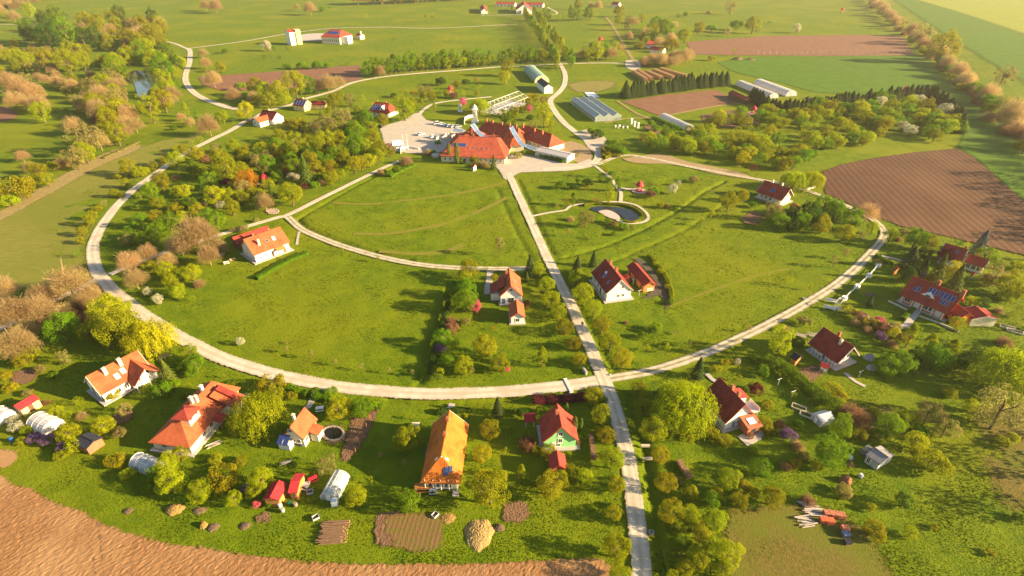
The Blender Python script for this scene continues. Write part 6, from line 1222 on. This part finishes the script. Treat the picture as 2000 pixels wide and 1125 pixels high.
Z('in the garden below the white porch house', '219,768,30,n 152,782,20,l 315,764,40,s 200,830,37,l 232,844,26,x 131,809,20,l 109,802,24,l 157,809,22,z 245,801,26,p 368,753,14,l 437,732,7,u 453,757,20,n 133,846,38,l 66,855,26,m 93,859,27,m 123,875,24,m 144,869,38,L 118,890,24,L 26,821,24,V 32,832,28,V 53,840,22,L 40,861,20,L 75,786,16,Z 90,784,14,Z 340,752,26,s 360,772,16,L 20,700,20,s')
Z('around the foreground polytunnels', '499,806,90,w 530,752,48,n 571,772,20,n 615,765,22,s 645,765,24,s 662,797,48,Y 706,795,42,g 728,792,22,s 742,794,18,s 640,906,40,p 694,968,42,l 510,938,44,l 437,932,58,n 325,905,42,l 330,940,48,l 388,957,46,l 455,973,30,l 225,900,34,n 248,926,26,L 495,958,30,l 540,770,30,O 480,955,18,m 599,925,12,l 302,925,30,g 350,888,30,l 420,895,26,S 470,900,24,S 300,950,30,s 355,940,24,s 500,985,16,k 525,985,14,s')
Z('on the lawns around the bright orange roof', '797,856,50,O 800,980,44,g 957,952,72,o 942,886,34,G 956,838,38,G 972,795,24,c 743,887,10,U 789,903,11,U 724,936,10,u 850,825,8,u 805,812,7,u 910,812,8,u 991,835,8,u 987,878,8,u')
Z('around the mint green house', '1075,945,50,O 1095,935,30,O 1142,930,30,l 1119,922,26,l 1019,922,24,q 1052,970,14,l 1070,880,30,n 1046,880,22,S 1030,868,34,h 1122,830,14,j 1134,828,10,j 1106,798,10,j 1110,815,10,c 1020,805,22,D2 1055,800,18,s 1000,800,14,s 1168,840,14,O 1040,940,16,s 1180,780,16,s 1128,862,18,z')
Z('around the willow and the maroon roofed house', '1337,790,104,w 1365,720,28,c 1345,724,14,l 1400,720,18,n 1440,705,14,V 1415,708,16,n 1427,705,12,n 1340,840,28,l 1348,855,16,n 1390,845,26,n 1415,860,28,n 1494,826,26,o 1455,760,6,j 1477,760,30,r 1465,850,16,h 1500,840,22,n 1470,700,20,s 1490,725,26,s 1290,770,24,d 1500,790,22,n 1525,830,20,h 1540,850,30,m 1560,868,26,z 1560,830,20,s 1445,735,8,u 1551,770,14,l 1470,880,20,s')
Z('outside the ring road at the left bend', '149,494,17,g 156,468,15,O 160,450,19,O 175,430,20,O 181,420,18,O 192,406,15,n 203,396,12,p 223,376,17,O 237,380,12,O 244,358,17,O 251,326,29,O 272,337,27,L 283,332,18,L 299,324,16,O 320,313,16,n 341,310,31,l 360,292,20,O 185,408,12,S 168,440,12,S 230,345,14,S 345,290,18,L 375,280,16,l 390,272,14,l')
Z('in the left park beside the ring road', '313,353,33,O 293,372,27,g 311,389,21,g 271,385,14,l 272,404,13,l 325,400,17,g 339,374,20,l 357,369,22,h 373,396,22,g 397,400,16,x 408,350,33,g 440,330,45,l 432,313,36,O 441,358,24,r 481,351,39,K 419,381,37,l 272,430,29,g 253,434,18,g 304,453,35,g 328,430,35,g 303,420,24,O 249,449,18,g 251,468,31,x 277,465,30,g 355,423,27,l 405,421,31,g 424,431,30,g 453,405,28,O 380,330,26,g 400,310,24,h 360,335,20,d 385,300,28,O 420,290,24,p 455,285,26,l 470,300,22,O 395,370,20,d 470,380,22,l 500,395,24,g 360,400,18,s 430,400,18,V 340,345,16,z 450,310,20,O 490,310,24,d')
Z('in the middle of the left park', '511,289,25,l 535,292,21,O 580,284,38,t 636,247,44,p 671,231,40,p 660,268,28,Y 633,281,40,l 695,257,37,g 713,231,30,g 724,249,24,l 692,284,40,g 740,292,30,O 763,294,17,G 652,198,24,O 663,185,16,O 684,193,24,p 708,196,20,l 789,212,39,l 724,204,14,l 748,233,22,O 628,230,14,C 580,242,30,n 564,238,20,n 588,260,16,c 609,273,16,l 600,300,28,d 560,265,18,h 620,305,24,g 650,300,26,g 670,300,24,l 715,285,26,l 545,265,22,O 735,232,18,d 700,215,16,O 640,215,16,O 610,250,20,p')
Z('along the park path above the central lawn', '647,345,27,l 663,340,23,l 679,334,21,l 692,321,28,G 721,313,25,l 737,305,27,l 705,318,25,G 625,353,20,z 567,377,41,o 596,337,29,C 516,389,37,b 593,364,18,R 529,372,15,C 521,321,31,g 567,334,28,h 567,310,27,g 572,345,22,V 615,361,18,s 645,326,25,G 793,310,28,z 743,334,16,z 775,331,18,s 760,340,16,s 625,308,18,V 975,478,16,U,1.2 540,345,22,g 550,300,22,O 600,320,22,d 505,350,20,s 488,375,18,d')
Z('in the shrub garden behind the car park', '791,182,18,l 808,180,8,K 821,172,14,p 835,174,16,p 824,198,12,q 843,188,18,O 856,178,18,g 827,185,16,O 871,182,12,O 887,186,18,h 904,182,16,l 893,165,14,O 924,164,14,g 937,169,10,l 931,182,10,O 929,156,12,p 904,198,15,P 937,206,34,w 848,206,10,q 809,201,14,O 770,185,14,s 860,160,20,D2 910,160,14,D2')
Z('right of the open white frame', '989,132,27,O 985,150,23,l 966,227,16,d 985,227,25,g 1004,229,18,q 1004,217,20,O 1018,212,18,n 1034,201,18,O 1035,190,16,K 1047,185,8,n 1062,196,19,R 1046,192,14,O 1053,205,14,g 1034,212,12,P 1063,222,32,t 1035,230,16,D2 1040,248,20,p 1066,254,9,l 1080,257,11,l 1092,251,9,l 960,220,16,d 1075,240,14,O')
Z('against the walls of the main hall', '1020,299,12,s 1011,304,17,x 877,298,10,j 892,301,12,j 945,318,22,z 964,319,14,C 928,313,20,n 910,312,14,h 935,322,14,x 900,315,12,s 855,278,12,s 835,295,18,z 846,297,12,s 1126,303,11,n 1068,305,12,s 1078,308,12,s 1090,311,12,s 1100,314,12,s 1058,302,12,s')
Z('beside the lane and glasshouse', '1165,262,26,D2 1155,255,16,s 1200,285,26,g 1215,295,22,s 1190,280,18,s 1228,229,12,l 1254,268,16,R 1270,270,26,l 1290,278,30,g 1300,262,24,g 1320,275,26,l 1345,285,28,l 1180,295,12,n 1188,300,12,n 1205,303,12,n 1183,318,10,l 1280,250,18,s 1298,252,20,g 1315,258,18,g 1272,240,14,s')
for i in range(6):
    x0 = 1290 + 6 * i; 
scatter('in the front belt of the young wood', '1270,275 1330,262 1420,255 1500,262 1590,275 1640,290 1600,322 1520,342 1470,345 1420,318 1340,300', 62, 6.4, 'llgOlgYl', .62, .85)
scatter('in the middle belt of the young wood', '1330,250 1420,232 1520,225 1640,228 1720,232 1760,260 1700,292 1640,285 1590,268 1500,255 1420,250', 58, 6.8, 'llgOlglO', .62, .85)
scatter('in the rear belt of the young wood', '1530,222 1600,205 1700,200 1830,205 1868,250 1870,268 1790,285 1740,262 1720,230 1640,225', 56, 7.4, 'lgOglWgl', .62, .85)
scatter('filling the gaps of the left park', '345,365 430,318 520,292 640,250 720,245 755,300 640,362 540,405 420,438 310,438 290,410', 64, 6.5, 'OgOlpOsgLS', .75, .95, True)
row('in the dark conifer hedge beside the brown plot', '1218,192 1260,186 1310,179 1360,172 1422,166', 44, 7.5, 'c', .1, .7)
row('in the second dark conifer hedge below the white tunnels', '1466,192 1490,208 1520,216 1560,218 1640,208 1740,196 1810,190', 54, 7, 'c', .1, .62)
row('in the conifer hedge ending the young wood', '1812,190 1835,205 1860,235 1875,262', 18, 7.5, 'c', .1, .62)
row('in the left row of the tree avenue', '1024,34 1040,60 1062,95 1084,128 1092,140', 30, 8, 'qQq', .06); row('in the right row of the tree avenue', '1043,30 1062,60 1088,95 1112,128 1118,138', 30, 8, 'qQq', .06)
row('in the tree row above the north bend', '715,152 760,145 820,138 900,132 980,126 1080,119', 36, 10, 'QTQTl', .1, .8); Z('standing bare in the tree row above the north bend', '742,136,22,b 870,122,14,b')
scatter('in the copse at the head of the lane', '1110,120 1140,105 1190,98 1215,110 1215,122 1150,124', 16, 10, 'tlbbg', .6, .9); scatter('in the farmyard copse right of the dirt track', '1255,125 1300,112 1345,112 1350,128 1300,134 1250,134', 16, 11, 'bbbZl', .6, .9)
scatter('around the pink roofed farm', '1220,85 1260,60 1320,55 1360,90 1340,110 1300,106 1250,100', 22, 12, 'lOnbgd', .7); Z('in the far right meadow', '1208,37,18,O 1228,45,22,p 1254,35,14,O 1240,38,20,z 1428,13,22,p 1340,28,12,s 1325,30,10,d 1422,60,16,p 1365,55,20,O 1390,55,20,s 1440,50,26,s 1472,47,28,O 1385,22,10,z 1557,55,14,W 1390,114,14,S 1434,100,6,u 1503,44,8,s')
row('in the brown hedgerow, upper half', '1688,-8 1720,25 1760,60 1800,92 1835,122', 34, 14, 'bbbZzp', .2, 1.0); row('in the brown hedgerow, lower half', '1835,122 1880,165 1930,205 1975,245 2030,300', 34, 12, 'bbZzps', .2, .95); row('at the foot of the brown hedgerow', '1700,10 1780,82 1850,150 1920,220 2010,310', 30, 8, 'zSZL', .3)
Z('standing out of the brown hedgerow', '1844,90,52,O 1962,145,36,p 1805,65,34,p')
scatter('in the valley thicket at the left', '0,98 60,93 160,98 215,118 235,160 205,200 235,268 180,292 150,232 60,218 0,192', 64, 8, 'bpbOzpL', .75)
scatter('in the dark wood at the upper left', '165,88 170,58 240,45 310,48 335,75 320,100 260,105 200,104', 48, 14, 'DOObbpO', .55); scatter('in the shaded copse left of the dark wood', '40,95 60,70 130,60 170,70 170,95 110,105', 18, 14, 'DdT', .55)
scatter('around the valley pond', '210,150 225,118 270,108 340,105 355,130 345,165 320,172 308,150 300,134 255,136 240,160 250,190', 34, 10.5, 'wlgOTdwl', .65); scatter('in the valley below the pond', '165,215 190,175 235,165 262,200 280,255 250,290 200,285', 26, 10.5, 'bbpOlbp', .7); scatter('right of the valley stream', '285,200 310,175 345,180 340,205 310,245 290,235', 16, 10, 'lObgt', .7)
Z('in the left valley meadow', '165,268,58,p 235,215,46,e 230,265,22,g 100,130,18,D2 122,158,24,b 60,175,40,b 30,165,46,b 75,200,36,b 80,220,32,l 25,190,40,b 10,150,40,b 15,110,36,L 40,118,34,l 90,115,30,O 140,98,36,O 130,120,40,l 160,120,30,O 370,236,20,b 352,225,18,b 362,213,16,q 385,228,17,Q 405,240,42,b 434,228,22,l 480,218,30,Y 340,250,12,s 30,370,62,n 75,335,30,O 100,325,24,L 55,325,24,b 120,315,32,z 145,308,40,p 165,300,34,l 15,395,34,L 90,350,26,O 40,300,26,b 55,20,24,l 108,28,22,l 82,32,24,d 125,32,18,d 10,30,20,l 25,28,24,b 190,270,40,b 140,240,40,b 200,240,36,h 240,245,34,b')
Z('above the left ploughed field', '415,150,34,b 400,120,22,b 430,130,18,O 395,100,20,b 515,175,34,l 545,175,34,l 575,165,40,l 600,165,30,g 555,190,24,l 495,185,26,b 455,180,30,b 470,170,20,s 525,195,26,O 505,192,22,O 500,170,30,O 640,160,34,b 660,158,28,b 620,165,26,b 520,88,18,W 535,95,10,d 560,95,8,d 545,112,8,d 515,110,10,d 560,130,14,s 590,129,20,s 620,128,20,s 640,128,14,s 680,124,10,s 425,128,14,d 440,100,12,s')
row('in the far top hedgerow', '700,10 760,8 820,5 880,2 920,0', 26, 22, 'bbO', .2); Z('at the far top meadow', '605,13,24,b 580,12,12,b 645,15,10,s 630,18,14,s 400,8,20,b 420,8,26,b 715,30,10,l 832,32,8,u 846,33,8,u 890,76,8,l 872,77,6,u 770,76,6,s 1170,8,18,b 1210,20,20,O 1130,8,16,O 1155,10,14,b 950,14,8,l 985,15,10,l 1000,14,8,O')
row('in the garden row right of the manor', '1060,42 1090,42 1130,40 1165,38', 12, 9, 'QTdl', .15)
scatter('in the far left wood', '-20,20 60,-5 160,-25 160,-10 60,8 -10,34', 24, 26, 'bbbz', .4)

for k in range(16): p = at(2045 + 14 * k + random.uniform(-5, 5), 300 + 13 * k); OFF.append([None, random.choice('bbOp'), '', Vector((p.x, p.y, 0)), random.uniform(10, 15), 1.1])   # the hedgerow goes on beyond the frame
for x, y, d in ((2070, 575, 10), (2100, 640, 12), (2090, 705, 11), (2120, 760, 12), (2130, 850, 10), (2080, 520, 10), (2060, 470, 9), (2150, 930, 11), (2110, 1010, 9)): p = at(x, y); OFF.append([None, random.choice('lOgw'), '', Vector((p.x, p.y, 0)), d, 1.0])   # gardens go on to the right
grow_all()

# ---------------------------------------------------------------- hedges: one thing each, dense leaves over a solid core
def hedge(label, s, wd, h, leaf, name='hedge', n=160, zs=1):
    P = [at(*p) for p in pts(s)]; Q = catmull(P, .8); base = Vector((Q[0].x, Q[0].y, 0)); t = thing(name, label, 'hedge', base); A = np.array([(p.x - base.x, p.y - base.y) for p in Q]); L = sum((Q[i + 1] - Q[i]).length for i in range(len(Q) - 1)); k = int(n * 2.2 * L)
    i = RNG.integers(0, len(A) - 1, k); f = RNG.uniform(0, 1, k)[:, None]; c = A[i] * (1 - f) + A[i + 1] * f; d = unit(A[i + 1] - A[i]); q = np.stack([-d[:, 1], d[:, 0]], -1); a = RNG.uniform(0, math.pi, k); lump = 1 + .16 * np.sin(c[:, 0] * 1.7) * np.cos(c[:, 1] * 1.3)
    off = np.cos(a) * np.abs(np.cos(a)) ** -.35 * wd / 2 * lump; z = np.sin(a) ** .6 * h * lump * RNG.uniform(.75, 1.02, k); p = np.concatenate([c + q * off[:, None], z[:, None]], 1); nr = unit(np.concatenate([q * np.cos(a)[:, None], np.sin(a)[:, None] + .2], 1) + RNG.normal(size=(k, 3)) * .45)
    link('foliage', fastmesh('foliage', quads(p, nr, .15 * RNG.uniform(.6, 1.3, k)), 4, LM[leaf]), t)
    m = ribbon([Vector(x) for x in A], wd * .55, h * .62, wd * .12); m.v = [(x, y, z if z > h * .3 else -.1) for x, y, z in m.v]; m.build('branch_core', LM['deep'], t); return t
hedge('thick tall hedge running down beside the small glass greenhouse', '1490,706 1530,726 1570,756 1600,781 1634,802', 3.4, 2.6, 'green', n=150)
hedge('clipped triangular hedge bed at the lane fork, left side', '1177,289 1178,308', 1.5, 1.2, 'gold'); hedge('clipped triangular hedge bed at the lane fork, lower side', '1180,309 1218,300', 1.5, 1.2, 'gold'); hedge('clipped triangular hedge bed at the lane fork, upper side', '1180,289 1218,299', 1.5, 1.2, 'olive')
hedge('low bright hedge row on the lawn of the curved lane house', '500,545 530,528 560,512 600,495', 2.6, 1.0, 'green', n=90); hedge('garden hedge left of the paved path behind the cream house', '560,758 585,768 603,773', 1.8, 1.4, 'green'); hedge('garden hedge right of the paved path behind the cream house', '612,776 640,782 655,786', 1.8, 1.4, 'green')
hedge('dark plum hedge behind the mint green house', '1040,785 1090,783 1150,778', 2.2, 1.6, 'purple', n=110); hedge('dark low hedge above the bright orange roof', '855,806 890,803 918,803', 1.4, .9, 'deep'); hedge('hedge in front of the low glass annexe', '1048,303 1070,309 1100,318', 1.8, 1.6, 'green'); hedge('low hedge on the small lawn near the white railing', '1712,500 1740,517', 1.6, .9, 'green')
hedge('clipped hedge below the red disc pavilion', '1413,222 1430,232 1448,240', 1.2, .8, 'deep'); hedge('long hedge in front of the long white polytunnel', '1275,232 1300,243 1330,256', 3.0, 2.4, 'green', n=60); hedge('reed fringe behind the park pond', '1140,402 1160,398 1190,399 1220,402 1242,410 1256,422', 1.2, .8, 'olive'); hedge('reed fringe in front of the park pond', '1218,433 1235,435 1250,431', 1.0, .7, 'olive')
hedge('rambling bank of weeds beside the central lawn path', '760,345 790,330 810,322', 3.0, .8, 'green', n=60); hedge('weedy bank below the lane beside the barn', '1268,500 1290,525 1308,560 1312,590', 1.6, .9, 'lime', n=80); hedge('clipped hedge along the terrace of the orange house', '1815,606 1850,622 1870,632', 1.4, .8, 'purple', n=90); hedge('clipped shrub border beside the orange house path', '1782,604 1762,625', 1.5, .9, 'green', n=90)
hedge('dark leafy strip added for shrub shadow, left edge of the central house plot', '838,744 850,690 866,630 882,572', 1.8, 1.3, 'deep', n=90)  # deep green strip added in place of the shadow of shrubs and tall grass
hedge('overgrown bank right of the car park road at the valley', '200,310 240,292 270,278', 2.5, .8, 'pale', n=50)

# ---------------------------------------------------------------- labels: what the tree looks like, where it grows, and which one it is from the left
ORD = ['', 'first', 'second', 'third', 'fourth', 'fifth', 'sixth', 'seventh', 'eighth', 'ninth', 'tenth', 'eleventh', 'twelfth', 'thirteenth', 'fourteenth', 'fifteenth', 'sixteenth', 'seventeenth', 'eighteenth', 'nineteenth']
TEN = {2: 'twenty', 3: 'thirty', 4: 'forty', 5: 'fifty'}; TENTH = {2: 'twentieth', 3: 'thirtieth', 4: 'fortieth', 5: 'fiftieth'}
def ordinal(n): return ORD[n] if n < 20 else (TENTH[n // 10] if n % 10 == 0 else TEN[n // 10] + '-' + ORD[n % 10])
def sx(p): return p.x / max(1.0, depth_of(p))
grp = {}
for e in ENT:
    if e[0] is not None: grp.setdefault((KINDS[e[1]][4], e[2]), []).append(e)
for (kw, zone), L in grp.items():
    L.sort(key=lambda e: sx(e[3])); cat = 'conifer' if 'conifer' in kw or 'spruce' in kw else ('shrub' if any(q in kw for q in ('shrub', 'bush')) else ('willow' if 'willow' in kw else 'tree'))
    for i, e in enumerate(L):
        if len(L) == 1: lab = 'single ' + kw + ' ' + zone
        elif len(L) == 2: lab = ('left ' if i == 0 else 'right ') + kw + ' ' + zone
        else: lab = kw + ' ' + zone + ', ' + (ordinal(i + 1) + ' from left' if i < len(L) - 1 else 'rightmost')
        tag(e[0], lab, cat, 'trees and shrubs ' + zone)

# ---------------------------------------------------------------- evening haze in the air
hz = MB(); hz.box((0, 2500, 48), (9000, 6000, 100)); m = bpy.data.materials.new('evening_haze'); m.use_nodes = True; t = m.node_tree; t.nodes.clear()
pv = N(t, 'ShaderNodeVolumePrincipled'); pv.inputs['Color'].default_value = (1.0, .93, .80, 1); pv.inputs['Density'].default_value = 0.00009; pv.inputs['Anisotropy'].default_value = 0.3
mo = N(t, 'ShaderNodeOutputMaterial'); t.links.new(pv.outputs[0], mo.inputs['Volume'])
ho = struct(hz.build('haze', m), 'stuff'); tag(ho, 'warm evening haze over the distant fields', 'haze')
